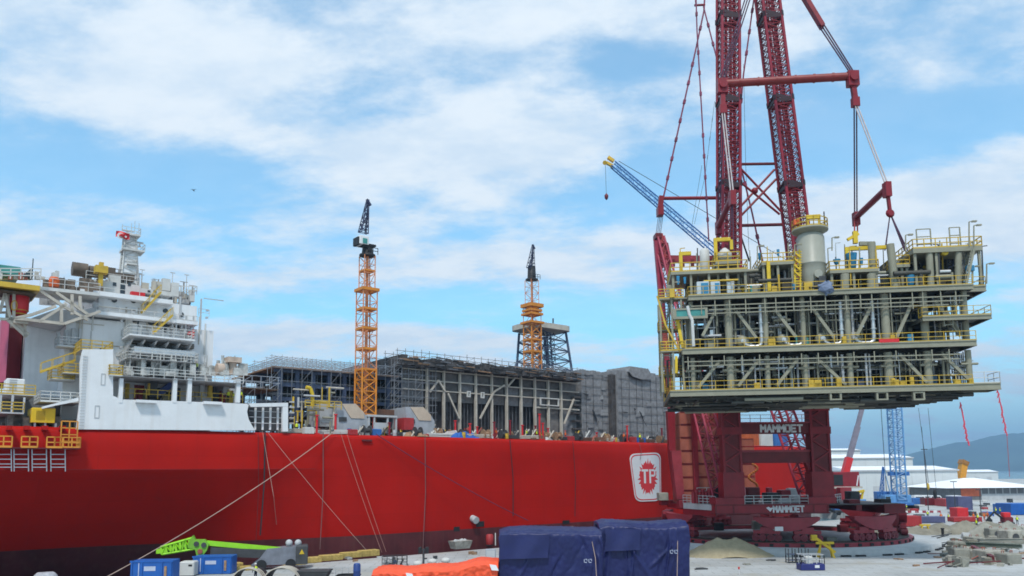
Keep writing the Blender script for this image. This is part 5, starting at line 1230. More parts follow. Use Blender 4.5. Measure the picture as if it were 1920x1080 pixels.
for i in range(34):
    px = 1265+rnd.random()*580; y0 = 505 if px < 1500 else 500; y1 = y0-18-rnd.random()*32; n_ = 1+rnd.random()*6
    p = MX(px, y0, n_); q = MX(px, y1, n_); m = MB().bar((p.x,n_,zT),q,.09+.05*rnd.random())
    if i % 3 == 0: m.bar(q,q+V((.6*rnd.choice([-1,1]),0,.05)),.09)
    part(m, 'vent_post', rnd.choice([modgrey,darkgrey,yellow,silver,modblue if i % 7 == 0 else modgrey]))
# dense small equipment on the top deck
for i in range(240):
    x = xTl+.5+rnd.random()*(xTr-xTl-2); n_ = 1+rnd.random()*9; h = .5+rnd.random()*1.8; r = rnd.random()
    mt = rnd.choice([modgrey, modgrey, moddark, moddark, silver, teal, yellow, darkgrey])
    if r < .35: part(MB().tube((x,n_,zT),(x,n_,zT+h+rnd.random()*2),.1+rnd.random()*.2,8), 'standpipe', mt)
    elif r < .6: part(MB().tube((x,n_,zT+h),(x+1+rnd.random()*4,n_,zT+h),.1+rnd.random()*.2,8), 'top_pipe', mt)
    else: part(MB().bevbox(x,n_,zT,x+.4+rnd.random()*1.3,n_+.8,zT+h,.05), 'top_skid', mt)
for (xa,xb,y0,y1,n) in ((1392,1488,498,545,2.5),(1660,1735,480,545,3),(1566,1640,512,545,3.5),(1700,1800,478,545,4.5),(1286,1400,516,545,3)):
    for k in range(16):
        x0 = xa+rnd.random()*(xb-xa); p = MX(x0,y0+rnd.random()*12,n+rnd.random()*3)
        if k % 2: part(MB().tube(p, V((p.x,p.y,zT)), .12+rnd.random()*.16, 8), 'standpipe', rnd.choice([modgrey, moddark, silver, modgrey]))
        else: q = p+V((1+rnd.random()*2.5,0,0)); q.x = min(q.x, MX(xb,y0,n).x); q.z = p.z = p.z-rnd.random()*2; part(MB().tube(p,q,.12+rnd.random()*.2,8), 'top_pipe', rnd.choice([modgrey, moddark, modgrey]))
    a = MX(xa,y0+10,n+3.5); b = MX(xb,y1,n+3.5); part(MB().bevbox(a.x,n+3.5,zT,b.x,n+6,a.z,.1), 'equipment_and_shade_block', moddark)
# jib crane boom (blue lattice) behind the right platform
part(MB().lattice(MX(1742,512,5),MX(1800,484,5),1.0,.8,9,.09,.06), 'service_boom', steelblue)
# the bundled grey-blue tarpaulin lashed on the deck edge
m = MB(); c = MX(1549,540,-.4); m.ball((c.x,-.4,c.z),.95,9,6,(1.0,.5,.8))
m.v = [(x+.5*(rnd.random()-.5),y+.3*(rnd.random()-.5),z+.4*(rnd.random()-.5)) for x,y,z in m.v]; m.sm = [False]*len(m.sm)
solo(m, 'tarpaulin_bundle', mat('bundle_blue',(.14,.18,.27),.7,var=.3), 'crumpled grey-blue tarpaulin bundle lashed below the tall vessel', 'tarpaulin', M)
# tag lines with pink streamers
def tagline(lab, pts, n):
    t = T('tag_line', lab, 'tag line', M, MX(*pts[-1], n), 'tag lines hanging from the module')
    pp = [MX(x,y,n) for x,y in pts]
    m = MB(); m.path(pp,.03,5); part(m, 'cord', ropered, t)
    m = MB(); a, b = pp[0], pp[1]
    for k in range(18):
        q = a.lerp(b,(k+.3)/18.5); w_ = .09+rnd.random()*.07; q2 = q+V((w_*rnd.choice([-1,1]),.05*(rnd.random()-.5),-.18)); m.add([q+V((-.05,0,.2)),q+V((.07,.03,.2)),q2+V((.06,.02,-.1)),q2+V((-.06,-.02,-.12))],[(0,1,2,3)])
        m.bar(q+V((0,0,.22)),q+V((.02,0,-.22)),.07,.04)
    part(m, 'streamer', pinkrope, t)
tagline('pink streamer tag line hanging under the module beside its right bottom corner',[(1800,756),(1816,836)],1)
tagline('longer pink streamer tag line hanging from the end of the cantilever walkway',[(1870,731),(1888,818),(1893,894)],2)
# small white wagon-like sign patches and workers' blue sheets on lower deck
for px,w_ in ((1583,10),(1707,8),(1308,9)):
    a = MX(px,697,2.2); part(MB().bevbox(a.x,2.2,zL+.2,a.x+w_*.06,2.8,zL+1.6,.05), 'white_panel', offwhite if px != 1308 else cblue)
# ================================================================== THE RED RING CRANE
rnd.seed(44)
def CXp(x, y, n): a = C.px(x, y, n); return V((a.x, n, a.z))
PADZ = .8
RR = 18.8
# concrete pad under the ring: its own thing
m = MB(); nn = 72
m.lathe([(RR+3.6,0.0),(RR+3.6,PADZ),(.5,PADZ)],(0,0,0),nn); pad = solo(m, 'ring_foundation', conc, 'round pale concrete foundation pad under the red ring crane', 'foundation pad', C, (0,0,0))
for i in range(nn):
    a = 2*pi*i/nn
    if sin(a) > .35 or i % 3 == 2: continue
    c_, s_ = cos(a), sin(a); r0 = RR+3.55; m = MB()
    t = V((-s_,c_,0)); p = V((c_*r0,s_*r0,.0)); m.bar(p-t*.62+V((0,0,.1)), p+t*.62+V((0,0,.1)), .9, .2, (0,0,1)); m.build('timber_mat', black, pad)
rc = T('ring_crane', 'giant dark red heavy lift ring crane with twin lattice booms', 'crane', C, (0,0,PADZ))
def part(m, name, mt, par=None): return m.build(name, mt, par or rc)
def annulus(r0, r1, z0, z1):
    m = MB(); n = 96
    o = [(r1*cos(2*pi*i/n), r1*sin(2*pi*i/n)) for i in range(n)]; q = [(r0*cos(2*pi*i/n), r0*sin(2*pi*i/n)) for i in range(n)]
    m.ring(o, q, z0, z1); m.v = [(x, y, z) for x, z, y in m.v]; return m
trk = part(annulus(RR-2.2, RR, PADZ, PADZ+.55), 'ring_track', crpink)
part(annulus(RR-1.9, RR-.5, PADZ+.55, PADZ+.68), 'rail_surface', mat('rail_dark',(.05,.045,.035),.6,var=.4), trk)
for i in range(60):
    a = 2*pi*i/60
    if sin(a) > .5: continue
    p = V((cos(a)*(RR+.02), sin(a)*(RR+.02), PADZ+.28)); part(MB().bar(p-V((cos(a),sin(a),0))*.05, p+V((cos(a),sin(a),0))*.1, .5, .36), 'track_joint', black, trk)
ZW = PADZ+.68
# bogies riding on the ring
def bogie(a0, span):
    R0 = RR-1.2
    def at(a, z, r=R0): return V((r*cos(a), r*sin(a), z))
    m = MB(); k = 12            # rocker beam, a lens shaped plate box
    for side in (-.55, .55):
        top = []; bot = []
        for i in range(k+1):
            t = i/k; a = a0-span/2+span*t; d = 1-(2*t-1)**2
            top.append(at(a, ZW+3.35-.15*d, R0+side)); bot.append(at(a, ZW+2.95-1.55*d, R0+side))
        for i in range(k):
            pass
        o = len(m.v); m.v += [tuple(p) for p in top+bot]
        for i in range(k): m.f.append((o+i,o+i+1,o+k+1+i+1,o+k+1+i)); m.sm.append(False)
    n2 = 2*(k+1)
    for i in range(k):
        m.f.append((k+1+i,k+2+i,n2+k+2+i,n2+k+1+i)); m.sm.append(False); m.f.append((i,n2+i,n2+i+1,i+1)); m.sm.append(False)
    m.f += [(0,k+1,n2+k+1,n2),(k,n2+k,n2+2*k+1,2*k+1)]; m.sm += [False,False]
    bg_ = part(m, 'rocker_beam', crpink)
    for h in (-.27, .27):
        ah = a0+span*h*1.15; w_ = span*.21
        part(MB().bar(at(ah-w_,ZW+1.25), at(ah+w_,ZW+1.25), .8, .45).bar(at(ah-w_*.45,ZW+1.65), at(ah+w_*.45,ZW+1.65), .7, .5), 'equaliser_beam', crpink, bg_)
        for q in (-.82,-.3,.3,.82):
            p = at(ah+w_*q, ZW+.52); rad = V((cos(ah),sin(ah),0))
            part(MB().tube(p-rad*.35, p+rad*.5, .5, 14).tube(p+rad*.5, p+rad*.58, .22, 10), 'wheel', mat('wheel_red',(.16,.02,.03),.5,var=.3), bg_)
aL = atan2(-16.8,-5.3); aR = atan2(-15.9,7.6)
for a in (aL, aR): bogie(a, .48)
for a in (atan2(-5,-19), atan2(6,-19), atan2(-6,19), atan2(7,19), atan2(18,-7), atan2(18,7)): bogie(a, .46)
# base frame
zt0 = CXp(1450,945,-15.6).z; zt1 = CXp(1450,963,-15.6).z
def XB(px, n=-15.6): return CXp(px, 950, n).x
bf = part(MB().box(XB(1338),-16.6,zt1,XB(1548),-14.6,zt0), 'front_beam', crred)
m = MB()
for x in (XB(1338), XB(1371), XB(1520), XB(1546)): m.box(x-.1,-16.68,zt1+.02,x+.1,-16.55,zt0+.08)
for z in (zt0-.02, zt1+.1): m.box(XB(1338)-.1,-16.75,z-.08,XB(1548)+.1,-14.5,z+.06)
part(m, 'beam_flange', crdark, bf)
part(MB().box(XB(1338),-16.8,zt0+.05,XB(1391),-13.6,zt0+.9), 'column_seat', crred); part(MB().box(XB(1510),-16.8,zt0+.05,XB(1562),-13.6,zt0+.9), 'column_seat', crred)
part(MB().box(-12.5,-14.7,zt1-.2,-9.5,13,zt0-.2), 'side_beam', crdark); part(MB().box(9.5,-14.7,zt1-.2,12.5,13,zt0-.2), 'side_beam', crdark)
part(MB().box(-12.5,11,zt1,12.5,13,zt0-.1), 'rear_beam', crdark)
for x in (-9,-4,1,6): part(MB().box(x-.4,-14.5,zt1+.2,x+.4,11,zt0-.3), 'cross_beam', crdark)
part(MB().box(-12.6,-14.6,zt0-.3,12.6,12,zt0-.18), 'platform_floor', mat('grating',(.06,.05,.05),.7,var=.3))
part(MB().rail([(XB(1392),-16.7,zt0),(XB(1510),-16.7,zt0)],1.2,1.2,.04,2), 'railing', greywall)
part(MB().rail([(XB(1562),-16,zt0),(XB(1600),-12,zt0)],1.2,1.2,.04,2), 'railing', greywall)
# winch deck at the left, angled
def OB(pts, z0, z1): m = MB(); k = len(pts); m.add([(x,y,z0) for x,y in pts]+[(x,y,z1) for x,y in pts],[tuple(range(k))[::-1],tuple(range(k,2*k))]+[(i,(i+1)%k,k+(i+1)%k,k+i) for i in range(k)]); return m
wl = [(XB(1340,-14),-14.6),(XB(1286,-8),-6.5),(XB(1300,-4),-3.0),(XB(1350,-12),-11)]
part(OB(wl, zt0-.9, zt0-.1), 'winch_deck', greywall); part(OB([(x*1.0,y+.3) for x,y in wl], zt1-.4, zt0-.95), 'winch_beam', crred)
part(MB().rail([(wl[1][0],wl[1][1],zt0-.1),(wl[0][0],wl[0][1],zt0-.1)],1.2,1.1,.04,2), 'railing', greywall)
for i in range(7):
    x = XB(1300+i*6,-10); part(MB().tube((x,-10.2,zt0),(x,-10.2,zt0+1.6+.4*(i%2)),.28,10), 'winch_drum', mat('winch_red',(.30,.02,.03),.5,var=.3))
part(MB().tube((XB(1300,-9),-9,zt0+1.1),(XB(1336,-9),-9,zt0+1.1),.75,14), 'winch_drum', crred)
part(MB().rail([(XB(1308,-9.4),-9.4,zt0+1.2),(XB(1345,-9.4),-9.4,zt0+1.2)],1.0,1.4,.05,1), 'winch_guard', offwhite)
part(MB().bevbox(XB(1344,-11),-11,zt0,XB(1354,-11),-9.6,zt0+2.3,.08), 'control_box', black)
# portal: two box columns, cross beams, lettering
zc0 = zt0+.9; zc1 = CXp(1450,742,-15).z
for (xa,xb) in ((1353,1384),(1517,1549)):
    a, b = CXp(xa,850,-15).x, CXp(xb,850,-15).x
    col_ = part(MB().box(a,-16.1,zc0,b,-14,zc1), 'portal_column', crdark)
    m = MB()
    for x in (a,b):  m.box(x-.16,-16.25,zc0,x+.16,-16.05,zc1)
    part(m, 'column_edge', crred, col_)
    k = 9
    for i in range(k):
        z0 = zc0+(zc1-zc0)*i/k; z1 = zc0+(zc1-zc0)*(i+1)/k
        part(MB().bar((a,-16.18,z0 if i%2 else z1),(b,-16.18,z1 if i%2 else z0),.18), 'column_lacing', crred, col_)
    part(MB().box(a-.3,-16.3,zc0,b+.3,-13.8,zc0+2.6+.9), 'column_foot', crred, col_)
    for i in range(2):
        z = CXp(1450,(765,808)[i],-15).z; part(MB().box(a-.25,-16.28,z-.5,b+.3,-13.9,z+.5), 'column_collar', crred, col_)
def XC(px): return CXp(px,820,-15).x
zA, zB = CXp(1450,794,-15.5).z, CXp(1450,813,-15.5).z
ub = part(MB().box(XC(1384),-16.0,zB,XC(1519),-14.3,zA), 'upper_beam', crdark)
part(MB().box(XC(1380),-16.1,zA,XC(1540),-14.2,zA+.18), 'beam_walkway', crpink, ub)
part(MB().rail([(XC(1384),-16.0,zA+.18),(XC(1519),-16.0,zA+.18)],1.0,1.5,.03,1), 'beam_railing', crred, ub)
zA2, zB2 = CXp(1450,845,-15.5).z, CXp(1450,868,-15.5).z
lb = part(MB().box(XC(1384),-15.8,zB2,XC(1513),-14.3,zA2), 'lower_beam', crdark); part(MB().box(XC(1383),-15.9,zA2-.2,XC(1520),-14.2,zA2+.1), 'beam_walkway', crpink, lb)
part(MB().prism([(XC(1500),zA2-.3),(XC(1513),zA2-.3),(XC(1530),zc0+1),(XC(1524),zc0)],-15.6,-14.6), 'knee_brace', crred)
part(MB().box(XC(1392),-15.2,CXp(1450,838,-15).z,XC(1480),-14.6,CXp(1450,836,-15).z), 'guide_bar', bright)
GL = {'M':[((0,0),(0,1)),((0,1),(.5,.45)),((.5,.45),(1,1)),((1,1),(1,0))],'A':[((0,0),(.5,1)),((.5,1),(1,0)),((.22,.38),(.78,.38))],'O':[((0,.15),(0,.85)),((0,.85),(.2,1)),((.2,1),(.8,1)),((.8,1),(1,.85)),((1,.85),(1,.15)),((1,.15),(.8,0)),((.8,0),(.2,0)),((.2,0),(0,.15))],
      'E':[((0,0),(0,1)),((0,1),(.9,1)),((0,.5),(.8,.5)),((0,0),(.9,0))],'T':[((0,1),(1,1)),((.5,0),(.5,1))],'P':[((0,0),(0,1)),((0,1),(.9,1)),((.9,1),(.9,.5)),((.9,.5),(0,.5))]}
def lettering(word, x0, x1, z0, z1, y, par, mt=signwhite, th=.17, name='lettering'):
    m = MB(); n = len(word); w = (x1-x0)/n; h = z1-z0
    for i, ch in enumerate(word):
        for (p, q) in GL[ch]:
            a = V((x0+i*w+p[0]*w*.74, y, z0+p[1]*h)); b = V((x0+i*w+q[0]*w*.74, y, z0+q[1]*h)); d = (b-a).normalized()*th*.45
            m.bar(a-d, b+d, .06, th, (0,0,1) if abs(d.z) < .9*d.length else (1,0,0))
    # keep strokes upright to the beam face
    return part(m, name, mt, par)
def lettering2(word, x0, x1, z0, z1, y, par, th, mt=signwhite):
    m = MB(); n = len(word); w = (x1-x0)/n; h = z1-z0
    for i, ch in enumerate(word):
        for (p, q) in GL[ch]:
            a = V((x0+i*w+p[0]*w*.74, 0, z0+p[1]*h)); b = V((x0+i*w+q[0]*w*.74, 0, z0+q[1]*h)); d = (b-a).normalized(); nrm = V((-d.z,0,d.x))*th/2; a = a-d*th*.4; b = b+d*th*.4
            m.prism([((a+nrm).x,(a+nrm).z),((b+nrm).x,(b+nrm).z),((b-nrm).x,(b-nrm).z),((a-nrm).x,(a-nrm).z)], y-.05, y+.03)
    return part(m, 'lettering', mt, par)
za, zb_ = CXp(1450,797.5,-16).z, CXp(1450,809.5,-16).z
lettering2('MAMMOET', XC(1422.5), XC(1502), zb_, za, -16.02, ub, .24)
za, zb_ = CXp(1450,949.5,-16.6).z, CXp(1450,960,-16.6).z
lettering2('MAMMOET', XB(1450,-16.6), XB(1509,-16.6), zb_, za, -16.62, bf, .2)
m = MB(); cx_, cz_ = XB(1443,-16.6), (za+zb_)/2; m.prism([(cx_+a*.5,cz_+b*.34) for a,b in ((-1,.6),(-.3,1),(.2,.5),(1,.7),(.5,-.2),(.1,-1),(-.4,-.3))],-16.67,-16.59); part(m, 'emblem', signwhite, bf)
m = MB(); a = CXp(1453,992,-19.2); m.box(a.x,-19.25,a.z-.25,a.x+1.1,-19.15,a.z+.3); part(m, 'white_plate', signwhite)
# twin lattice booms
def boom(p0, p1, w, nseg):
    d = w
    o = part(MB().lattice(p0, p1, w, w, nseg, .24, .1, d, d, None, 'c', 8), 'boom', mat('boom_red',(.235,.012,.028),.5,var=.15))
    part(MB().lattice(p0, p1, w, w, nseg*2, .2, .07, d, d, None, 'b', 4, True), 'boom_bracing', crred, o)
    part(MB().lattice(p0, p1, w*.28, w*.28, nseg, .13, .06, w*.28, w*.28, None, 'cb', 5), 'boom_ladder', crpink, o)
    for k in range(5):
        t = (k+.35)/5; c = V(p0).lerp(V(p1), t); q = V(p0).lerp(V(p1), t+.012); part(MB().lattice(c, q, w*1.02, w*1.02, 1, .3, .3, d*1.02, d*1.02), 'boom_joint', mat('joint_dark',(.035,.012,.016),.5), o)
    return o
def sub(px, y, n): return CXp(px, y, n)
boom(sub(1368,744,-15.0), sub(1365,-60,-15.4), 2.55, 34)
boom(sub(1533,744,-15.0), sub(1431.5,-60,-15.4), 2.55, 34)
def cbar(xa,ya,xb,yb,n,w,nm,mt=crred): part(MB().tube(CXp(xa,ya,n),CXp(xb,yb,n),w,8), nm, mt)
cbar(1382,308,1452,307,-15,.22,'cross_tie',crdark); cbar(1384,423,1466,421,-15,.24,'cross_tie',crdark)
for q in ((1383,310,1466,398),(1384,338,1462,402),(1452,318,1384,392),(1455,336,1386,408)): cbar(*q,-15,.17,'cross_brace',crred)
part(MB().ball(CXp(1415,358,-15),.5,10,6), 'cross_node', crred)
# back mast: two lattice legs leaning to the left, head and strut
hd = CXp(1236,446,4)
for (a,b,w0,w1) in ((CXp(1361,934,-12),hd,2.4,1.2),(CXp(1526,934,-9),CXp(1352,452,2),2.6,1.6)):
    o = part(MB().lattice(a,b,w0,w1,26,.2,.09,None,None,None,'c',6), 'mast_leg', mat('mast_pink',(.32,.03,.06),.5,var=.2)); part(MB().lattice(a,b,w0,w1,30,.2,.085,None,None,None,'b'), 'mast_bracing', crpink, o)
part(MB().bar(CXp(1231,452,3.5),CXp(1272,935,5),.9,.9), 'back_stay_post', mat('mast_pink',(.32,.03,.06),.5))
a = CXp(1238,486,4); part(MB().bar(a,CXp(1345,487,4),1.1,1.1), 'mast_strut', crpink)
for k in range(5): a = CXp(1262+k*18,487,3.4); part(MB().bar(a,a+V((0,0,-1.2)),.5), 'strut_sheave', crdark)
m = MB(); m.prism([(CXp(x,y,4).x,CXp(x,y,4).z) for x,y in ((1231,440),(1241,440),(1243,455),(1251,458),(1256,485),(1256,500),(1233,500))],3.2,4.8); part(m, 'mast_head', mat('head_red',(.34,.05,.05),.5,var=.2))
for q in ((1229,437,1241,446),(1240,455,1252,460)):
    a = CXp(q[0],q[1],3.1); b = CXp(q[2],q[3],3.1); part(MB().box(a.x,3.0,b.z,b.x,5,a.z), 'sheave_block', crdark)
m = MB()
for e in (-.35,-.1,.15,.4): m.tube(CXp(1234,438,4)+V((e,0,0)),CXp(1239,402,4)+V((e,0,0)),.06,4)
part(m, 'reeving', mat('rope_steel',(.16,.18,.24),.5))
part(MB().box(*(lambda a,b:(a.x,3.2,b.z,b.x,4.8,a.z))(CXp(1234,386,3.2),CXp(1245,402,3.2))), 'upper_block', crred)
cbar(1243,372,1345,371,4,.32,'pendant_strut',crred); part(MB().bar(CXp(1240,368,4),CXp(1238,388,4),.8), 'pendant_link', crred)
def pend(pts, n, r=.12, mt=mat('pendant_purple',(.19,.03,.07),.5,var=.4)):
    m = MB(); pp = [CXp(x,y,n) for x,y in pts]; m.path(pp,r,6)
    for p,q in zip(pp,pp[1:]):
        k = max(1,int((q-p).length/3.2))
        for i in range(1,k): c = p.lerp(q,i/k); d = (q-p).normalized(); m.bar(c-d*.35,c+d*.35,r*3)
    part(m, 'pendant', mt)
pend([(1304,-40),(1307,60),(1316,215),(1329,452)],3); pend([(1323,-40),(1320,20),(1306,86),(1244,370)],4,.15); pend([(1319,12),(1346,118)],2); pend([(1301,-40),(1305,12)],3)
cbar(1302,10,1322,9,4,.2,'pendant_spacer'); pend([(1416,-20),(1394,140),(1381,288)],-12,.12); pend([(1384,292),(1410,398),(1430,490)],-11,.13); 
pend([(1340,190),(1322,330),(1302,420)],6,.03,wire)
part(MB().path([CXp(1394,120,-10),CXp(1398,300,-10),CXp(1404,470,-10)],.03,4), 'hoist_wire', wire); part(MB().path([CXp(1384,428,-10),CXp(1405,490,-10)],.14,5), 'hoist_wire', wire)
part(MB().bar(CXp(1347,425,-13),CXp(1372,372,-17),.5), 'boom_hinge', crred)
# leg of the counterweight tray, engine deck clutter
part(MB().prism([(CXp(x,y,-2).x,CXp(x,y,-2).z) for x,y in ((1257,845),(1275,845),(1282,936),(1268,936))],-2.6,-1.4), 'tray_leg', crpink)
part(MB().prism([(CXp(x,y,-1.3).x,CXp(x,y,-1.3).z) for x,y in ((1252,770),(1266,770),(1268,940),(1256,850))],-1.2,.2), 'tray_post', crred)
for q,mt in (((1437,924,1463,937,-12),black),((1465,919,1484,938,-11.5),crred),((1402,914,1426,937,-10),crdark),((1489,930,1502,945,-14),greywall),((1560,932,1576,948,-12),darkgrey),((1346,936,1352,948,-15),greywall),((1236,924,1254,938,3),concdark),((1274,938,1288,953,-3),crpink),((1240,938,1275,947,4),crred)):
    a = CXp(q[0],q[1],q[4]); b = CXp(q[2],q[3],q[4]); part(MB().bevbox(a.x,q[4],b.z,b.x,q[4]+2,a.z,.08), 'power_pack', mt)
a = CXp(1385,914,-15); b = CXp(1399,945,-15); sg = part(MB().lathe([(.55,0),(.6,.1),(.6,1.1),(.45,1.9),(.2,2.3)],((a.x+b.x)/2,-14.6,zt0+.9),12), 'beacon_drum', mat('beacon_pink',(.55,.22,.24),.6,var=.3)); part(MB().tube(((a.x+b.x)/2,-14.6,zt0+3),((a.x+b.x)/2,-14.6,zt0+5.2),.1,6), 'beacon_post', beige, sg)
part(MB().box(a.x-.6,-15.6,zt0+.02,b.x+.6,-13.5,zt0+.9), 'beacon_base', darkgrey)
for i in range(26):
    x = -13+rnd.random()*25; n_ = -13+rnd.random()*20; part(MB().bevbox(x,n_,zt0-.18,x+.6+rnd.random()*1.6,n_+1+rnd.random(),zt0+.3+rnd.random()*1.6,.06), 'deck_box', rnd.choice([crdark,crred,darkgrey,black,greywall,crpink]))
for i in range(10):
    a = -2.5+i*.5; p = V((cos(a)*(RR-4),sin(a)*(RR-4),PADZ)); part(MB().bevbox(p.x,p.y,PADZ,p.x+1.5,p.y+1.2,PADZ+.5+rnd.random(),.06), 'ring_ballast', rnd.choice([darkgrey,crdark,concdark]))
m = MB(); a = CXp(1425,936,-6); 
for i in range(26): c = CXp(1412+8*sin(i*.5),870+i*2.6,-6); m.ball(c,.22,6,4)
part(m, 'chain', mat('chain_orange',(.42,.13,.03),.7,var=.4))
# counterweight stack of steel boxes, each its own thing
z0 = zt0-.4
def ballast(px, row, n, lab, lift=0):
    a = CXp(px,850,n); w_, h = 2.50, 2.03; z = z0+row*h+row*.02
    t = T('ballast_container', lab, 'ballast box', C, (a.x+w_/2,n+3,z), 'counterweight boxes stacked on the ring crane')
    MB().bevbox(a.x+.03,n,z+.02,a.x+w_-.03,n+6,z+h-.02,.05).build('box', contbrown, t)
    for xx in (a.x+.09,a.x+w_-.09): MB().box(xx-.05,n-.04,z+.05,xx+.05,n+.02,z+h-.05).build('corner_post', contbrown, t)
    for zz in (z+.08,z+h-.08): MB().box(a.x+.16,n-.04,zz-.06,a.x+w_-.16,n+.02,zz+.06).build('edge_rail', crdark, t)
names = ['bottom','second lowest','third','fourth','fifth','sixth','seventh','top']
for c_,(px,nm) in enumerate(((1276,'left'),(1306,'middle'),(1336,'right'))):
    for r_ in range(7): ballast(px, r_, -2, 'brown steel box, %s of the %s column in the counterweight stack' % (names[r_] if r_ < 6 else 'top', nm))
for r_ in range(5): ballast(1386, r_, 2, 'brown steel box, %s in the lone column seen between the crane columns' % (names[r_] if r_ < 4 else 'top'))
part(MB().box(CXp(1272,900,-2).x,-2.4,z0-.8,CXp(1420,900,-2).x,6,z0-.05), 'counterweight_tray', crred)
part(MB().bar(CXp(1300,765,-2.4),CXp(1306,925,-2.4),.8), 'tray_tie', crred); part(MB().bar(CXp(1345,765,-2.6),CXp(1353,800,-2.6),.9), 'tray_tie', bright)

# ------------------------------------------------------------------ rigging above the module
def W3(x, y, Y): return P(x, y, Y)
def rig(name, lab, cat, at, grp=None): return T(name, lab, cat, W0, at, grp)
A, B = W3(1354,157,99.0), W3(1598,143,95.5)
sb_ = rig('spreader_beam', 'long red tubular spreader beam hung high above the module in front of the booms', 'spreader beam', (A+B)/2)
MB().tube(A,B,.52,16).build('beam_tube', mat('spreader_red',(.20,.018,.016),.5,var=.15), sb_)
m = MB()
for k in range(1,7): c = A.lerp(B,k/7); m.tube(c-(B-A).normalized()*.12,c+(B-A).normalized()*.12,.6,14)
m.build('tube_band', mat('spreader_red',(.20,.018,.016),.5), sb_)
for c in (A,B):
    e = MB().box(c.x-.7,c.y-.5,c.z-1.4,c.x+.7,c.y+.5,c.z+.6); e.tube(c+V((0,-.8,-.3)),c+V((0,.8,-.3)),.55,12); e.build('end_fitting', crred, sb_)
Hk = W3(1430,-120,97)
for side,(c,tp) in enumerate(((A,W3(1420,-60,97.3)),(B,W3(1492,-32,96.8)))):
    d = (tp-c).normalized(); sdv = d.cross(V((0,1,0))).normalized()
    for e in (-.35,0,.35):
        L = .55 if side else 1.0
        MB().tube(c+V((0,0,.5))+sdv*e*.7,c.lerp(tp,L)+sdv*e,.09,6).build('sling', mat('sling_dark',(.07,.03,.06),.6,var=.4), sb_)
    if side: MB().bar(c.lerp(tp,.52),c.lerp(tp,1.3),1.25,.5).build('link_plate', crred, sb_)
# lower spreader bars, one at each end of the module, lying away from the viewer
for lab,nr,fr_,cc in (('red lower spreader bar at the right end of the module lift',(1663,353,90.0),(1605,408,101.5),B),('red lower spreader bar in front of the left boom',(1373,369,92.5),(1347,425,104.5),A)):
    p, q = W3(*nr), W3(*fr_); t = rig('lower_spreader_bar', lab, 'spreader bar', (p+q)/2, 'lower spreader bars of the lifting gear')
    MB().tube(p,q,.40,14).build('beam_tube', crred, t)
    for c in (p,q): MB().box(c.x-.35,c.y-.5,c.z-1.1,c.x+.35,c.y+.5,c.z+.7).build('end_fitting', crred, t)
    c = cc+V((0,0,-1)); nb = c.lerp((p+q)/2,.14)
    MB().bar(c,nb,.6,.6).box(nb.x-.45,nb.y-.4,nb.z-.9,nb.x+.45,nb.y+.4,nb.z+.3).build('upper_link', crred, t)
    for d in (p,q):
        for e in (-.16,.16): MB().tube(nb+V((e,0,-.4)),d+V((e,0,.5)),.09,6).build('sling', mat('sling_grey',(.40,.36,.36),.8,var=.25) if d is p else mat('sling_dark',(.07,.03,.06),.6), t)
    if nr[0] > 1500:
        h1 = W3(1669,400,90); MB().bar(p,h1,.45,.3).lathe([(.35,-.3),(.55,0),(.35,.3)],tuple(h1),12,'y').build('shackle', crred, t)
        for (x,y) in ((1661,462),(1659,470)): MB().tube(h1,W3(x,y,90.5),.07,5).build('sling', mat('sling_dark',(.07,.03,.06),.6), t)
        for (x,y) in ((1696,470),(1700,474),(1704,474)): MB().tube(h1,W3(x,y,90),.08,5).build('sling', mat('sling_dark',(.07,.03,.06),.6), t)
        h2 = W3(1605,440,100)
        for e in (-.2,.2): MB().tube(q+V((e,0,0)),h2+V((e,0,0)),.09,6).build('sling', ropered, t)
    else:
        for (x,y,d) in ((1376,470,p),(1350,470,q),(1366,470,p)): MB().tube(d,W3(x,y+6,d.y),.08,5).build('sling', mat('sling_dark',(.07,.03,.06),.6), t)
# ================================================================== THE YARD
rnd.seed(55)
def gb(px, py): p = G(px, py); return p
class Loc:
    """helper: frame at a ground point seen at (px,py), turned by ang; local metres"""
    pass
def yard(px, py, ang=0.0):
    p = G(px, py); return Fr(p.x, p.y, R(ang))
def ppm(px, py): return F/G(px, py).y         # pixels per metre there
def box_container(lab, px, py, wpx, hpx, mt, group=None, depth=2.5, ang=0, name='container', cat='container'):
    f = yard(px, py, ang); k = ppm(px, py); w_, h = wpx/k, hpx/k
    t = T(name, lab, cat, f, (0,0,0), group)
    MB().bevbox(-w_/2,0,.12,w_/2,depth,h,.05).build('body', mt, t)
    n = max(4, int(w_/.5))
    for i in range(n): x = -w_/2+w_*(i+.5)/n; MB().box(x-.06,-.05,.25,x+.06,.03,h-.15).build('rib', mt, t)
    for x in (-w_/2+.08,w_/2-.08): MB().box(x-.1,-.07,0,x+.1,.05,h+.02).build('corner_post', mt, t)
    return t
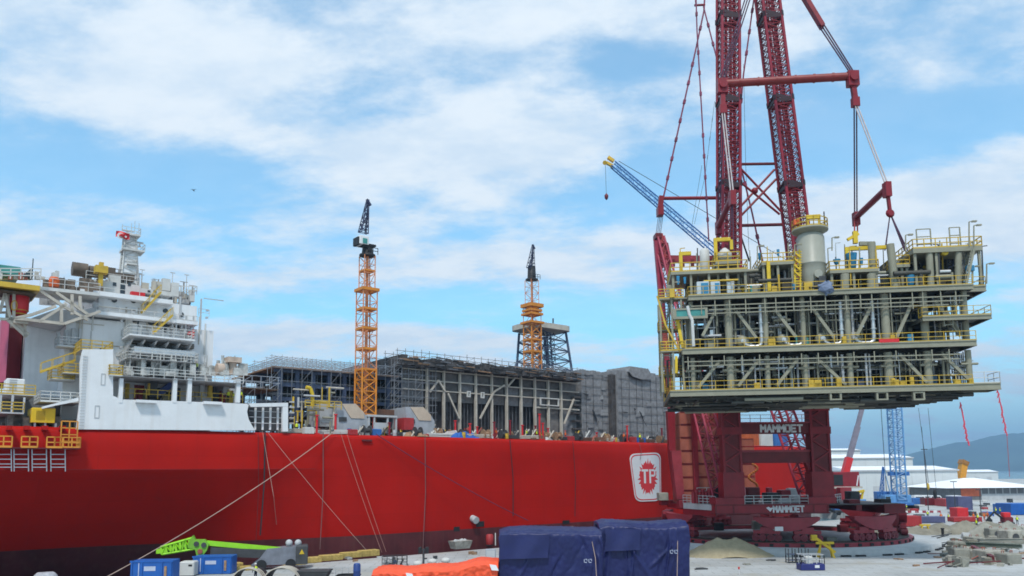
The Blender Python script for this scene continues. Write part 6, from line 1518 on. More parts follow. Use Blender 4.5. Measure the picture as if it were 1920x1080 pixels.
# ---- warehouses far behind
def warehouse(lab, x0, x1, ytop, yeave, ybase, Y, depth, ang, gable=False):
    p = P(x0, ybase, Y); q = P(x1, ybase, Y); f = Fr(p.x, Y, R(ang)); L = q.x-p.x; ze = P(x0,yeave,Y).z; zt = P(x0,ytop,Y).z
    t = T('warehouse', lab, 'warehouse', f, (L/2, depth/2, 0), 'white warehouses across the yard')
    MB().box(0,0,0,L,depth,ze).build('wall', shedwall, t)
    m = MB(); m.add([(-.4,-.4,ze),(L+.4,-.4,ze),(L+.4,depth+.4,ze),(-.4,depth+.4,ze),(-.4,depth*.45,zt),(L+.4,depth*.45,zt)],[(0,1,5,4),(2,3,4,5),(1,2,5),(3,0,4),(0,3,2,1)]); rf = m.build('roof', shedroof, t)
    MB().box(-.5,-.6,ze-.5,L+.5,-.05,ze+.1).build('gutter', greywall, t)
    m = MB(); k = int(L/6)
    for i in range(1,k): m.box(L*i/k-.06,-.06,0,L*i/k+.06,.02,ze-.6)
    m.build('wall_seam', mat('seam_grey',(.44,.46,.46),.7), t)
    for i in range(3):
        x = L*(.2+.27*i); MB().box(x,-.08,0,x+4.5,.05,4.6).build('roller_door', greywall, t)
    return t
warehouse('tall white warehouse with two tiers behind the blue crawler crane', 1560, 1716, 851, 859, 932, 420, 40, 0)
warehouse('lower long white warehouse in front of the tall one, behind the red mobile crane', 1598, 1799, 874, 882, 936, 318, 40, 0)
warehouse('small far white warehouse at the water beyond the orange boom', 1788, 1872, 881, 885, 897, 700, 30, 0)
warehouse('small top warehouse roof peeping over the tall white warehouse', 1560, 1618, 840, 844, 932, 520, 30, 0)
# hip roofed shed on the right
p = P(1779,935,285); q = P(1945,935,285); f = Fr(p.x, 285, 0); L = q.x-p.x; ze = P(1800,915,285).z; zt = P(1850,896,297).z
t = T('open_shed', 'low dark walled shed with wide white hip roof at the right', 'shed', f, (L/2,14,0))
MB().box(0,0,0,L,28,ze).build('wall', mat('shed_dark',(.13,.135,.145),.7,var=.2), t)
MB().add([(-2,-2,ze),(L+2,-2,ze),(L+2,30,ze),(-2,30,ze),(14,14,zt),(L-14,14,zt)],[(0,1,5,4),(1,2,5),(2,3,4,5),(3,0,4),(0,3,2,1)]).build('roof', shedroof, t)
k0 = F/285; xo = lambda px: (P(px,930,285).x-p.x)
MB().box(xo(1802),-.15,1.4,xo(1838),.02,ze-.1).build('orange_panel', mat('panel_orange',(.55,.12,.05),.6), t)
for i in range(9): MB().box(xo(1840)+i*2.6,-.1,0,xo(1840)+i*2.6+.3,.02,ze-.2).build('post', greywall, t)
MB().box(xo(1840),-.12,0,L,-.02,2.2).build('low_wall', greywall, t)
# ---- blue crawler crane with luffing jib
base = G(1682,956); f = Fr(base.x, base.y, 0); bx = lambda x, y, n=0: (lambda a: V((a.x, n, a.z)))(f.px(x, y, n))
t = T('crawler_crane', 'light blue crawler crane with vertical lattice tower and long jib', 'crane', f, (0,0,0))
for x in (-3.4, 3.4):
    m = MB(); m.prism([(-4.4,.35),(-4.0,0.02),(4.0,.02),(4.4,.35),(4.4,1.0),(4.0,1.35),(-4.0,1.35),(-4.4,1.0)], x-.6, x+.6, 'x'); m.build('crawler_track', black, t)
MB().bevbox(-3.2,-3.4,1.4,3.2,5,2.0,.1).build('car_body', cblue, t)
MB().bevbox(-3.0,-2.5,2.05,3.0,6,4.2,.12).build('machine_house', ltblue, t)
MB().bevbox(-3.2,4.5,2.1,3.2,6.8,5.0,.12).build('counterweight', cblue, t)
cb = MB().bevbox(-4.6,-3.2,1.9,-3.1,-.8,4.0,.12).build('cab', ltblue, t); MB().box(-4.45,-3.26,2.6,-3.25,-3.18,3.8).build('window', glass, cb)
tz = bx(1672,752).z; tb = V((.3,-1.2,3)); tt = V((bx(1672,752).x,-1.2,tz))
o = MB().lattice(tb,tt,3.2,3.0,16,.22,.1,2.6,2.6,None,'c',6).build('tower', ltblue, t); MB().lattice(tb,tt,3.2,3.0,22,.2,.1,2.6,2.6,None,'b').build('tower_bracing', mat('brace_pale_blue',(.22,.36,.55),.5), o)
MB().bevbox(-2.2,-2.0,9.5,3.2,-.2,10.6,.1).build('tower_collar', cblue, t); MB().lattice((-4.6,-1,3.5),(-3.6,-1,12),1.0,.3,6,.1,.06).build('gantry', cblue, t)
MB().tube((-2.0,-1,4.2),(-3.4,-1,11.5),.12,5).build('gantry_rod', ltblue, t)
jt = bx(1149,308,-1.2); j0 = tt+V((0,0,-.5)); ju = (jt-j0)
o = MB().lattice(j0,jt,2.9,1.8,40,.20,.09,2.7,1.6,(0,0,1),'c',5).build('jib', cblue, t); MB().lattice(j0,jt,2.9,1.8,44,.2,.085,2.7,1.6,(0,0,1),'b').build('jib_bracing', ltblue, o)
jh = bx(1137,301,-1.2); m = MB(); m.bar(jt+V((.3,0,.9)),bx(1140,295,-1.2),1.2,.8).bar(jt+V((0,0,-.6)),bx(1137,305,-1.2),1.0,.7).tube(bx(1134,305,-1.8),bx(1134,305,-.6),.65,10); m.build('jib_head', mat('head_yellow',(.60,.36,.02),.5), t)
st = bx(1640,585,3); MB().path([bx(1160,302,-1.2),st,V((0,5.5,5))],.09,4).build('back_stay', wire, t); MB().lattice(j0,st,1.6,.8,12,.14,.07).build('strut_frame', cblue, t)
hk = bx(1137,368,-1.2); MB().tube(bx(1135,308,-1.2),hk,.05,4).build('hoist_rope', wire, t); MB().lathe([(.15,-1.1),(.5,-.6),(.6,.2),(.2,.8)],tuple(hk),10).build('hook_block', crdark, t)
MB().path([bx(1316,310,-1.2),bx(1296,432,-1.2)],.05,4).build('hoist_rope', wire, t)
for xa,ya,xb,yb in ((1722,765,1741,905),(1740,765,1757,935),(1728,800,1738,920)): MB().tube(bx(xa,ya,-3),bx(xb,yb,-3),.06,4).build('hoist_rope', wire, t)
MB().lathe([(.1,-1.4),(.45,-.8),(.5,.5),(.2,1.2)],tuple(bx(1753,926,-3)),10).build('hook_block', black, t); MB().lathe([(.1,-1.0),(.4,-.5),(.4,.4),(.2,.9)],tuple(bx(1740,912,-3)),10).build('hook_block', yellow, t)
# ---- red telescopic mobile crane behind the ring crane
b0 = G(1590,958); f = Fr(b0.x, b0.y, 0); bx2 = lambda x, y, n=0: (lambda a: V((a.x, n, a.z)))(f.px(x, y, n))
t = T('mobile_crane', 'dark red mobile crane with raised grey telescopic boom beside the ring crane', 'crane', f, (0,0,0))
MB().bevbox(bx2(1548,930).x,0,bx2(1590,930).z-1.2,bx2(1616,930).x,3,bx2(1590,930).z+.4,.1).build('chassis', crdark, t)
for px in (1555,1566,1577,1592,1603):
    a = bx2(px,950); MB().tube((a.x,-.2,.75),(a.x,.5,.75),.75,16).build('wheel', black, t)
a, b = bx2(1556,885), bx2(1612,915); cb = MB().bevbox(a.x,-.3,b.z,b.x,3.2,a.z,.15).build('superstructure', crred, t)
a, b = bx2(1562,890), bx2(1580,910); MB().box(a.x,-.4,b.z,b.x,-.28,a.z).build('engine_grille', black, cb)
a, b = bx2(1604,890), bx2(1611,912); MB().bar((a.x,-.35,b.z+.2),(a.x+.6,-.35,a.z-.2),.3).build('white_stripe', signwhite, cb); MB().box(bx2(1552,915).x,-.5,b.z-.5,bx2(1616,915).x,3.3,b.z).build('deck_plate', beige, cb)
m = MB().box(bx2(1574,930).x,.6,1.6,bx2(1596,930).x,2.4,b.z); m.build('turret', crdark, t)
MB().bar(bx2(1583,892,1.2),bx2(1592,858,1.2),1.9,1.7).build('boom_base', bright, t)
MB().bar(bx2(1590,866,1.2),bx2(1608,800,1.2),1.25,1.3).build('boom_section', mat('boom_grey',(.20,.18,.22),.5), t); MB().bar(bx2(1606,806,1.2),bx2(1626,728,1.2),1.0,1.05).build('boom_section', mat('boom_grey',(.20,.18,.22),.5), t)
# blue service truck with yellow boom under it
f2 = yard(1596,966); k = ppm(1596,966)
t = T('loader_crane_truck', 'blue truck with folded yellow loader arm beside the ring crane', 'truck', f2, (0,0,0))
MB().bevbox(-4,0,.6,4,2.4,1.3,.08).build('chassis', darkgrey, t); c_ = MB().bevbox(-4,.1,1.2,-1.6,2.3,3.0,.15).build('cab', cblue, t); MB().box(-3.8,.03,2.0,-2.0,.12,2.8).build('window', glass, c_)
MB().bevbox(-1.2,0,1.3,4,2.4,3.9,.08).build('load_box', ltblue, t)
for x in (-3,-.2,2.8): MB().tube((x,-.1,.5),(x,.5,.5),.5,14).build('wheel', black, t)
m = MB(); m.bar((-3.2,.6,4.2),(3.8,.6,6.0),.75,.6).bar((3.6,.6,6.0),(3.0,.6,3.6),.4); m.build('loader_arm', mat('vent_yellow',(.58,.40,.02),.5), t)
# orange telescopic boom far behind the shed
f3 = Fr(P(1805,935,330).x,330,0); bx3 = lambda x, y: (lambda a: V((a.x, 0, a.z)))(f3.px(x, y, 0))
t = T('telescopic_crane', 'distant orange telescopic boom rising behind the white hip roof', 'crane', f3, (0,0,0))
MB().bar((bx3(1797,920).x,0,1),bx3(1806,870),3.0,2.4).build('boom', mat('boom_orange',(.60,.26,.02),.5), t); MB().bar(bx3(1805,871),bx3(1808,864),3.6,2.8).build('boom_head', mat('boom_brown',(.28,.12,.02),.5), t); MB().bevbox(-6,-1.5,.4,5,1.5,2.6,.1).build('carrier', yellow, t)
# thin masts and light poles
for px,py,yt,lab in ((1741,958,845,'thin grey light pole standing right of the blue crawler crane'),(1840,968,920,'slim dark lamp post beside the red skip'),(1792,962,905,'short grey lamp post in front of the dark shed')):
    f4 = yard(px,py); h = (py-yt)/ppm(px,py); t = T('light_pole', lab, 'light pole', f4, (0,0,0)); MB().tube((0,0,0),(0,0,h),.12,8,.07).build('pole', darkgrey, t); MB().box(-.8,-.15,h,.8,.15,h+.2).build('lamp_head', darkgrey, t)
# ---- containers, skips and stacks in the yard
box_container('rust red container right of the purple one, in front of the shed',1787,950,28,14,contred,'containers in the yard',6)
box_container('slate purple container in front of the dark shed',1811,957,26,25,contpurple,'containers in the yard',6)
box_container('small blue container left of the big blue one at the right edge',1890,964,18,18,cblue,'containers in the yard',4)
box_container('big bright blue container at the right edge of the yard',1922,966,50,21,skipblue,'containers in the yard',6)
box_container('flat dark blue box on the ground before the blue crawler crane',1726,946,26,12,cblue,'boxes round the crawler crane',3,0,'flat_box','box')
box_container('brown box stack left of the rust red container',1752,948,34,14,crdark,'boxes round the crawler crane',3,0,'flat_box','box')
box_container('blue box to the left of the blue crawler crane',1640,960,34,14,cblue,'boxes round the crawler crane',3,0,'flat_box','box')
box_container('deep blue box stack in front of the loader truck',1618,968,34,26,cblue,'boxes round the crawler crane',3,0,'flat_box','box')
box_container('blue pallet box by the foot of the ring crane',1634,985,34,13,cblue,'boxes by the ring crane foot',2.5,0,'flat_box','box')
box_container('tan crate right of the blue pallet box',1655,985,12,13,plank,'boxes by the ring crane foot',1.5,0,'crate','box')
box_container('red and white striped barrier stack behind the ring crane',1634,971,30,8,crpink,'boxes by the ring crane foot',2.5,0,'barrier_stack','barrier')
box_container('black dump box joined to the red skip',1691,988,20,18,black,'skips near the pad',3,0,'skip','skip')
box_container('red skip with sloping side near the pad',1713,988,30,20,contred,'skips near the pad',3,0,'skip','skip')
box_container('bright red tall skip in front of the purple container',1806,975,20,22,bright,'skips near the pad',3,0,'skip','skip')
box_container('low red flatbed rack beside the tall red skip',1815,979,52,9,contred,'skips near the pad',2.5,0,'flat_rack','rack')
box_container('long dark pipe rack in front of the red skip',1750,981,44,12,contpurple,'skips near the pad',2.5,0,'pipe_rack','rack')
box_container('low blue tub beside the group of workers',1857,968,13,8,skipblue,'skips near the pad',2,0,'tub','tub')
box_container('white plastic sheeted crate by the ring edge',1676,993,22,12,offwhite,'skips near the pad',2,0,'crate','box')
box_container('dark red flatbed beside the blue container',1893,964,26,5,crdark,'skips near the pad',2,0,'flat_rack','rack')
for i in range(34):
    px = 1600+rnd.random()*300; py = 938+rnd.random()*42; c = rnd.choice([('grey',greywall),('white',offwhite),('red',contred),('brown',plank),('dark',darkgrey),('blue',cblue)])
    box_container('small %s box left standing about the far yard' % c[0],px,py,5+rnd.random()*12,3+rnd.random()*5,c[1],'small %s boxes about the yard' % c[0],1+rnd.random(),0,'yard_box','box')
for i in range(12):
    px = 1690+rnd.random()*110; py = 940+rnd.random()*3
    f4 = yard(px,py); t = T('parked_van', 'white van in the row parked far away along the warehouse', 'van', f4, (0,0,0), 'vans parked by the warehouse')
    MB().prism([(-2.4,.4),(2.4,.4),(2.4,1.2),(1.5,1.4),(1.0,2.2),(-2.4,2.2)],0,1.9).build('body', white, t); MB().box(-2.0,-.03,1.4,.9,.05,1.95).build('window', glass, t)
    for x in (-1.5,1.5): MB().tube((x,-.05,.35),(x,.25,.35),.35,10).build('wheel', black, t)
# ---- barrier of red and white along the yard
f4 = yard(1730,966)
t = T('barrier', 'long red and white barrier rail before the blue crawler crane', 'barrier', f4, (0,0,0))
for i in range(10): MB().box(-4.5+i*.9,0,.6,-3.6+i*.9,.08,1.1).build('plank', crpink if i%2 else signwhite, t)
for i in range(4): MB().bar((-4+i*2.6,.04,0),(-4+i*2.6,.04,1.0),.1).build('foot', greywall, t)
# ---- earth mound, sand pile, concrete blocks
def mound(lab, name, cat, px, py, wpx, hpx, mt, peaks, depth=1.0, seed=3):
    r = random.Random(seed); f = yard(px, py); k = ppm(px, py); w_, h = wpx/k/2, hpx/k; d = w_*depth; m = MB(); nx, ny = 44, 22
    for i in range(nx+1):
        for j in range(ny+1):
            x = -1+2*i/nx; y = -1+2*j/ny; z = 0
            for (cx_, cy_, s_, a_) in peaks: z = max(z, a_*(1-(((x-cx_)/s_)**2+((y-cy_)/(.95))**2)**.5))
            z = max(0,z)**.9; e = max(0,1-x*x-y*y*.9)
            m.v.append((x*w_, d+y*d, (z*h*(1.05+.10*(r.random()-.5)) if z > 0 else -.02)))
    for i in range(nx):
        for j in range(ny): m.f.append((i*(ny+1)+j,(i+1)*(ny+1)+j,(i+1)*(ny+1)+j+1,i*(ny+1)+j+1)); m.sm.append(True)
    solo(m, name, mt, lab, cat, f, (0,d,0))
mound('pale sand pile with two rounded tops in front of the ring crane','sand_pile','sand pile',1380,1047,176,33,sand,[(-.22,0,.78,1.0),(.16,.05,.80,1.0),(.45,.1,.55,.55),(-.02,-.1,.9,.9)],.55)
mound('long low grey-brown earth mound beside the concrete pad','earth_mound','earth mound',1800,1003,230,26,dirt,[(-.5,0,.5,.5),(-.1,.1,.5,.7),(.3,0,.5,.9),(.7,.1,.5,.8)],.35,8)
mound('rubble heap of grey soil behind the concrete blocks at right','earth_mound','earth mound',1890,1010,150,30,concdark,[(-.3,0,.6,.9),(.3,.1,.6,1.0),(.0,-.2,.8,.7)],.4,9)
cbl = [(1806,1050,34,28,2.4),(1838,1048,40,22,2.4),(1868,1055,44,30,2.6),(1905,1058,40,26,2.6),(1836,1022,30,20,2.2),(1872,1012,34,28,2.4),(1906,1020,36,34,2.4),(1850,1004,24,20,2.0),(1886,1000,22,24,2.0),(1800,1026,26,14,2.0),(1915,1000,22,18,2.0)]
wh = ['leftmost low','low middle','large front','right edge front','small second row','second row holed','second row right','back row small','back row middle','left flat','back row right']
for (px,py,w_,h,d),nm in zip(cbl, wh):
    f4 = yard(px,py,rnd.uniform(-14,14)); k = ppm(px,py); W_, H = w_/k*.8, h/k*.72
    t = T('concrete_block', '%s pale concrete block in the rubble at the right' % nm, 'concrete block', f4, (0,0,0), 'concrete blocks at the right')
    m = MB().bevbox(-W_/2,0,0,W_/2,d,H,.12); m.v = [(x+.06*(rnd.random()-.5),y,z+.05*(rnd.random()-.5)) for x,y,z in m.v]; m.build('block', concdark if px % 3 == 0 else mat('concrete_warm',(.33,.315,.27),.9,var=.35,scale=1.2,streak=.5,bump=.4), t)
    if py in (1012,1020,1022,1000):
        c = MB().lathe([(H*.28,-.05),(H*.28,.02)],(0,0,H*.5),16,'y'); c.build('cast_hole', darkgrey, t)
    for x in (-W_*.3,W_*.3): MB().path([(x,d/2,H-.02),(x,d/2,H+.25),(x+.3,d/2,H+.25),(x+.3,d/2,H-.02)],.04,5).build('lifting_loop', contbrown, t)
def plk(lab, pa, pb, za, zb, w_, h, mt, cat='beam', name='steel_beam', grp='beams on the rubble'):
    a = G(*pa, za); b = G(*pb, zb); m = MB().bar(a,b,w_,h); d,aa,bb = m.basis(a,b); m.bar(a+bb*h*.8,b+bb*h*.8,w_*1.6,.05).bar(a-bb*h*.8,b-bb*h*.8,w_*1.6,.05); solo(m, name, mt, lab, cat, W0, None, grp)
plk('dark red steel beam leaning on the concrete blocks',(1823,1026),(1862,1047),1.2,.7,.3,.3,crdark)
plk('long greenish timber lying across the concrete blocks',(1812,1020),(1916,1024),1.4,1.5,.5,.3,mat('timber_green',(.10,.12,.09),.8,var=.3),'timber','timber_beam')
plk('second grey timber behind the greenish one on the blocks',(1835,1014),(1918,1013),1.5,1.6,.4,.3,concdark,'timber','timber_beam')
f4 = yard(1893,985); t = T('mini_excavator','dark small excavator with a red top among the concrete blocks','excavator',f4,(0,0,0))
MB().bevbox(-1.2,0,0,1.2,1.8,.6,.12).build('track', black, t); MB().bevbox(-.9,.1,.65,1.0,1.6,1.6,.15).build('body', crdark, t); MB().bevbox(-.8,.2,1.6,.6,1.4,2.5,.12).build('cab', bright, t)
m = MB().bar((-.8,.8,1.3),(-2.4,.8,2.6),.3).bar((-2.4,.8,2.6),(-3.6,.8,1.4),.25).bar((-3.6,.8,1.4),(-3.2,.8,.8),.6,.5); m.build('digging_arm', black, t)
for i in range(100):
    px = 1770+rnd.random()*150; py = 996+rnd.random()*66; f4 = yard(px,py,rnd.uniform(0,180)); r_ = .15+rnd.random()*.55; m = MB().bevbox(-r_,-r_*.7,0,r_,r_*.7,r_*(.5+rnd.random()),.08*r_)
    m.v = [(x*(1+.5*(rnd.random()-.5)),y*(1+.5*(rnd.random()-.5)),z*(1+.4*(rnd.random()-.5))) for x,y,z in m.v]; solo(m,'rubble_chunk',rnd.choice([conc,concdark,dirt,mat('concrete_warm',(.38,.365,.32),.85)]),'broken concrete chunk in the rubble at the right','rubble',f4,(0,0,0),'broken chunks in the rubble')
for i in range(26):
    px = 1765+rnd.random()*150; py = 1000+rnd.random()*66; f4 = yard(px,py,rnd.uniform(-40,40)); L = .6+rnd.random()*1.8; m = MB().bar((-L,0,.1),(L,.3*(rnd.random()-.5),.15+rnd.random()*.9),.08+.1*rnd.random()); solo(m,'scrap_bar',rnd.choice([crdark,darkgrey,plank,concdark,contbrown]),'thin scrap bar lying in the rubble at the right','scrap',f4,(0,0,0),'scrap bars in the rubble')
# ground litter: slabs, timbers, cones
for i,(px,py,w_) in enumerate(((1760,1046,30),(1840,1056,40),(1690,1050,16),(1450,1052,30),(1400,1060,24),(1318,1068,36),(1720,1062,18),(1786,1064,22))):
    f4 = yard(px,py,rnd.uniform(-10,10)); k = ppm(px,py); m = MB()
    for j in range(3): m.bar((-w_/k/2+rnd.random(),j*.35,.08),(w_/k/2-rnd.random(),j*.35+.1,.08),.25,.12)
    solo(m,'loose_timbers',rnd.choice([concdark,darkgrey,plank]),'few loose timbers lying flat on the pale concrete ground','timbers',f4,None,'loose timbers on the ground')
# yellow A-shaped stands, worker lift
for px,py,lab in ((1735,1001,'small yellow sawhorse on the edge of the concrete pad'),(1548,1046,'yellow tilted bracket leaning by the blue work basket')):
    f4 = yard(px,py); t = T('yellow_stand', lab, 'stand', f4, (0,0,0)); k = 1.0 if px > 1700 else 1.25
    for sx in (-.8,.8):
        for sy in (-.4,.4): MB().bar((sx*k,sy,0),(sx*.5*k,0,1.5*k),.16).build('leg', mat('vent_yellow',(.58,.40,.02),.5), t)
    MB().bar((-.9*k,0,1.5*k),(.9*k,0,1.5*k),.3).build('top_bar', mat('vent_yellow',(.58,.40,.02),.5), t)
    if px < 1700: MB().bar((-1.3,0,2.6),(1.2,0,.7),.5,.3).box(-1.7,-.2,2.2,-1.0,.2,2.9).build('bracket_arm', mat('vent_yellow',(.58,.40,.02),.5), t)
f4 = yard(1525,1070); t = T('work_basket','dark blue steel work basket with railings on the ground','basket',f4,(0,0,0))
MB().bevbox(-1.35,0,.05,1.35,1.5,.72,.06).build('tub', mat('basket_navy',(.02,.025,.14),.5,var=.2), t); MB().rail([(-1.3,.05,.72),(1.3,.05,.72),(1.3,1.45,.72),(-1.3,1.45,.72),(-1.3,.05,.72)],1.0,.9,.035,1).build('railing', greywall, t)
MB().box(.2,-.04,.3,.7,.01,.6).build('white_label', signwhite, t); MB().bevbox(-.6,.4,.72,.2,1.1,1.5,.08).build('white_drum', offwhite, t)
f4 = yard(1498,1056); t = T('steel_rack','dark grey steel rack standing behind the work basket','rack',f4,(0,0,0))
for x in (-1.2,-.4,.4,1.2):
    for y in (0,1): MB().bar((x,y,0),(x,y,1.7),.1).build('post', darkgrey, t)
for z in (.3,1.0): MB().box(-1.25,0,z,1.25,1,z+.06).build('shelf', steelblue, t)
# small red-topped survey post
f4 = yard(1386,1078); t = T('marker_post','thin red and white marker post on the concrete ground','marker',f4,(0,0,0)); MB().tube((0,0,0),(0,0,.6),.04,8).build('post', signwhite, t); MB().tube((0,0,.6),(0,0,.85),.09,8).build('cap', bright, t)
m = MB(); f4 = yard(1768,1005); m.tube((0,0,0),(0,0,1.1),.22,10); m.lathe([(.22,1.1),(.3,1.15),(.3,1.3),(.1,1.35)],(0,0,0),10); m.box(-.4,-.4,0,.4,.4,.06); solo(m,'bollard',black,'black bollard standing at the right rim of the concrete pad','bollard',f4,(0,0,0))
# ================================================================== FOREGROUND ON THE QUAY
from mathutils import noise as mnoise
rnd.seed(66)
def drape(lab, x0, x1, Y, depth, zt_fn, mt, seed, fold=.28, name='tarpaulin_load', rough=.05, nx=170):
    """tarpaulin pulled over a bulky load: front, top, back and both ends in one sheet"""
    X0, X1 = x0, x1; f = Fr((X0+X1)/2, Y, 0); w_ = (X1-X0)/2; m = MB(); r = random.Random(seed); ny = 80
    off = V((seed*7.3, seed*3.1, 0))
    folds = []
    for q in range(int(w_*3.2)):
        fx0 = r.uniform(-w_,w_); fx1 = fx0+r.choice([-1,1])*r.uniform(.1,2.2); za = r.uniform(.55,1.0); zb = r.uniform(-.1,.35); folds.append((fx0,za,fx1,zb,r.uniform(.07,.17),r.uniform(.05,.17)*r.choice([1,1,-1])))
    for i in range(nx+1):
        u = -1+2*i/nx; x = w_*u
        zt = zt_fn((u+1)/2)
        es = min(1, (1-abs(u))/.035); ends = es**.5
        for j in range(ny+1):
            v = j/ny
            if v < .55: h = v/.55; y = -.06*h*depth; z = zt*h; ph = h
            else:
                q = (v-.55)/.45
                if q < .75: y = depth*(q/.75)*.95; z = zt+.12*sin(q/.75*pi); ph = 1
                else: y = depth; z = zt*(1-(q-.75)/.25); ph = 1-(q-.75)/.25
            # rounded shoulders
            sh = math.exp(-((v-.55)/.035)**2); z -= .22*sh; y += .10*sh
            # hanging folds, stronger towards the hem, and sagging diagonals
            am = fold*(1-ph*.75)
            fx = .8*mnoise.noise(V((x*.30,z*.14,0))+off)+.25*mnoise.noise(V((x*.9+z*.3,z*.25,1))+off); fd = 0
            for (f0,za,f1,zb,fw,fa) in folds:
                if zb < ph < za+.15 and v < .56:
                    tt = (za-ph)/(za-zb); xc = f0+(f1-f0)*tt+.08*sin(ph*9+f0); fd += fa*math.exp(-((x-xc)/(fw*(1+1.2*max(0,tt))))**2)*min(1,max(0,(tt+.1)*4))*min(1,(1-tt)*3+.3)
            dg = abs(mnoise.noise(V((x*.55+z*.5,z*.5-x*.2,3))+off)); crease = -.30*max(0,.07-dg)/.07
            yy = y-am*fx*1.1-fd*fold*3.2+rough*mnoise.noise(V((x*3,y*3,z*3))+off)
            zz = z+(.07*mnoise.noise(V((x*.8,y*.8,5))+off)+.05*mnoise.noise(V((x*2.5,y*2.5,7))+off))*(1 if ph > .5 else 0)
            k = 1-.05*(1-ends)
            m.v.append((x*k+.12*mnoise.noise(V((y*.8,z*.8,seed*2.0))), depth/2+(yy-depth/2)*(.72+.28*ends), max(0,zz)*(.94+.06*ends) if v < .999 else 0))
    for i in range(nx):
        for j in range(ny): m.f.append((i*(ny+1)+j,(i+1)*(ny+1)+j,(i+1)*(ny+1)+j+1,i*(ny+1)+j+1)); m.sm.append(True)
    o = len(m.v); a = list(range(ny+1)); b = [nx*(ny+1)+j for j in range(ny+1)]
    m.f += [a[::-1], b]; m.sm += [False, False]
    t = T(name, lab, 'tarpaulin', f, (0,depth/2,0))
    m.build('sheet', mt, t); return t, f
YT = 73.0
xat = lambda px, Y=YT: P(px,1000,Y).x
zat = lambda y, px, Y: P(px,y,Y).z
def rope_on(t, f, pts, r=.03, mt=None): MB().path(pts, r, 5).build('lashing', mt or rope, t)
def marks(t, cx, cz, y):
    m = MB()
    for k in range(2):
        a = (cx+k*.42, cz); m.box(a[0],y,a[1]-.18,a[0]+.05,y+.04,a[1]+.14).box(a[0],y,a[1]-.18,a[0]+.26,y+.04,a[1]-.13).box(a[0]+.12,y,a[1]+.1,a[0]+.3,y+.04,a[1]+.15).box(a[0]+.26,y,a[1]-.05,a[0]+.30,y+.04,a[1]+.12)
    m.build('painted_mark', mat('mark_pale',(.40,.44,.55),.7), t)
zl = lambda u: zat(994,1020,YT+1)-.30*max(0,(.12-u)/.12)+.10*sin(u*5)+.0
t, f = drape('big dark blue tarpaulin covered load with a flat flap, left of the pair', xat(932), xat(1132), YT, 6.2, zl, tarpblue, 2, .34)
def flap(t, xa, xb, za, zb, y):
    m = MB(); k = 14
    for i in range(k+1):
        for j in range(9):
            u = i/k; v = j/8; m.v.append((xa+(xb-xa)*u+.06*sin(v*5), y-.30-.18*v-.05*sin(u*9+v*3), za+(zb-za)*v+(.10*(u-.5)*v)))
    for i in range(k):
        for j in range(8): m.f.append((i*9+j,(i+1)*9+j,(i+1)*9+j+1,i*9+j+1)); m.sm.append(True)
    m.build('flap', tarpblue, t)
k = YT/F
flap(t, (938-1032)*k, (1028-1032)*k, zat(1002,1000,YT), zat(1046,1000,YT), -.15); marks(t, (1092-1032)*k, zat(1050,1090,YT), -.62)
rope_on(t, f, [((1108-1032)*k,-.3,4.7),((1113-1032)*k,-.55,3.2),((1115-1032)*k,-.75,.1)])
zr2 = lambda u: zat(981,1200,YT+2)+.12*sin(u*6+1)-.25*max(0,(.10-u)/.1)
t, f = drape('big dark blue tarpaulin covered load with loose folds, right of the pair', xat(1122,YT+1.5), xat(1294,YT+1.5), YT+1.5, 6.0, zr2, tarpblue, 5, .40)
k = (YT+1.5)/F
flap(t, (1134-1208)*k, (1198-1208)*k, zat(992,1200,YT+1), zat(1032,1200,YT+1), -.2); marks(t, (1252-1208)*k, zat(1034,1250,YT+1), -.66)
rope_on(t, f, [((1268-1208)*k,-.3,4.9),((1266-1208)*k,-.55,3.4),((1262-1208)*k,-.75,.4)])
zo = lambda u: -.55+zat(1063,720,72)+(zat(1046,880,72)-zat(1063,720,72))*sm(u*1.15)+.14*sin(u*7.5+.5)+.10*sin(u*17)
t, f = drape('bright orange tarpaulin over a long lumpy load with white paper labels', P(694,1060,72).x, P(938,1060,72).x, 72, 4.5, zo, tarporange, 8, .26, rough=.12)
k = 72/F
for (x0,x1,y0,y1) in ((763,775,1068,1084),(916,928,1052,1064)):
    xa, xb = (x0-816)*k, (x1-816)*k; za, zb = zat(y0,x0,71.5)-.3, zat(y1,x0,71.5)-.3; MB().add([(xa,-.42,za),(xb,-.42,za-.08),(xb+.25,-.50,zb),(xa+.2,-.50,zb+.05),(xa,-.38,za),(xb,-.38,za-.08),(xb+.25,-.46,zb),(xa+.2,-.46,zb+.05)],[(0,1,2,3),(7,6,5,4),(0,4,5,1),(1,5,6,2),(2,6,7,3),(3,7,4,0)]).build('paper_label', signwhite, t)
# ---- lime green aerial lift lying folded at the quay edge
b0 = G(520,1068); Lf = Fr(b0.x, b0.y, R(15)); lx = lambda x, y, n=0: (lambda a: V((a.x, n, a.z)))(Lf.px(x, y, n))
t = T('boom_lift','lime green boom lift with folded lattice arm and grey chassis at the quay edge','boom lift',Lf,(0,0,0))
a, b = lx(485,1030), lx(556,1060); ch = MB().prism([(lx(470,1062).x,.55),(lx(486,1046).x,1.3),(lx(500,1032).x,lx(500,1030).z),(b.x,lx(550,1024).z),(b.x,.55)],0,2.2).build('chassis', mat('lift_grey',(.16,.17,.20),.6,var=.3), t)
for px in (490,545): a = lx(px,1060); MB().tube((a.x,-.15,.6),(a.x,.6,.6),.6,16).build('wheel', black, t)
a, b = lx(555,1023), lx(577,1057); bb = MB().bevbox(a.x,-.3,b.z,b.x,2.3,a.z,.1).build('counterweight', darkgrey, t)
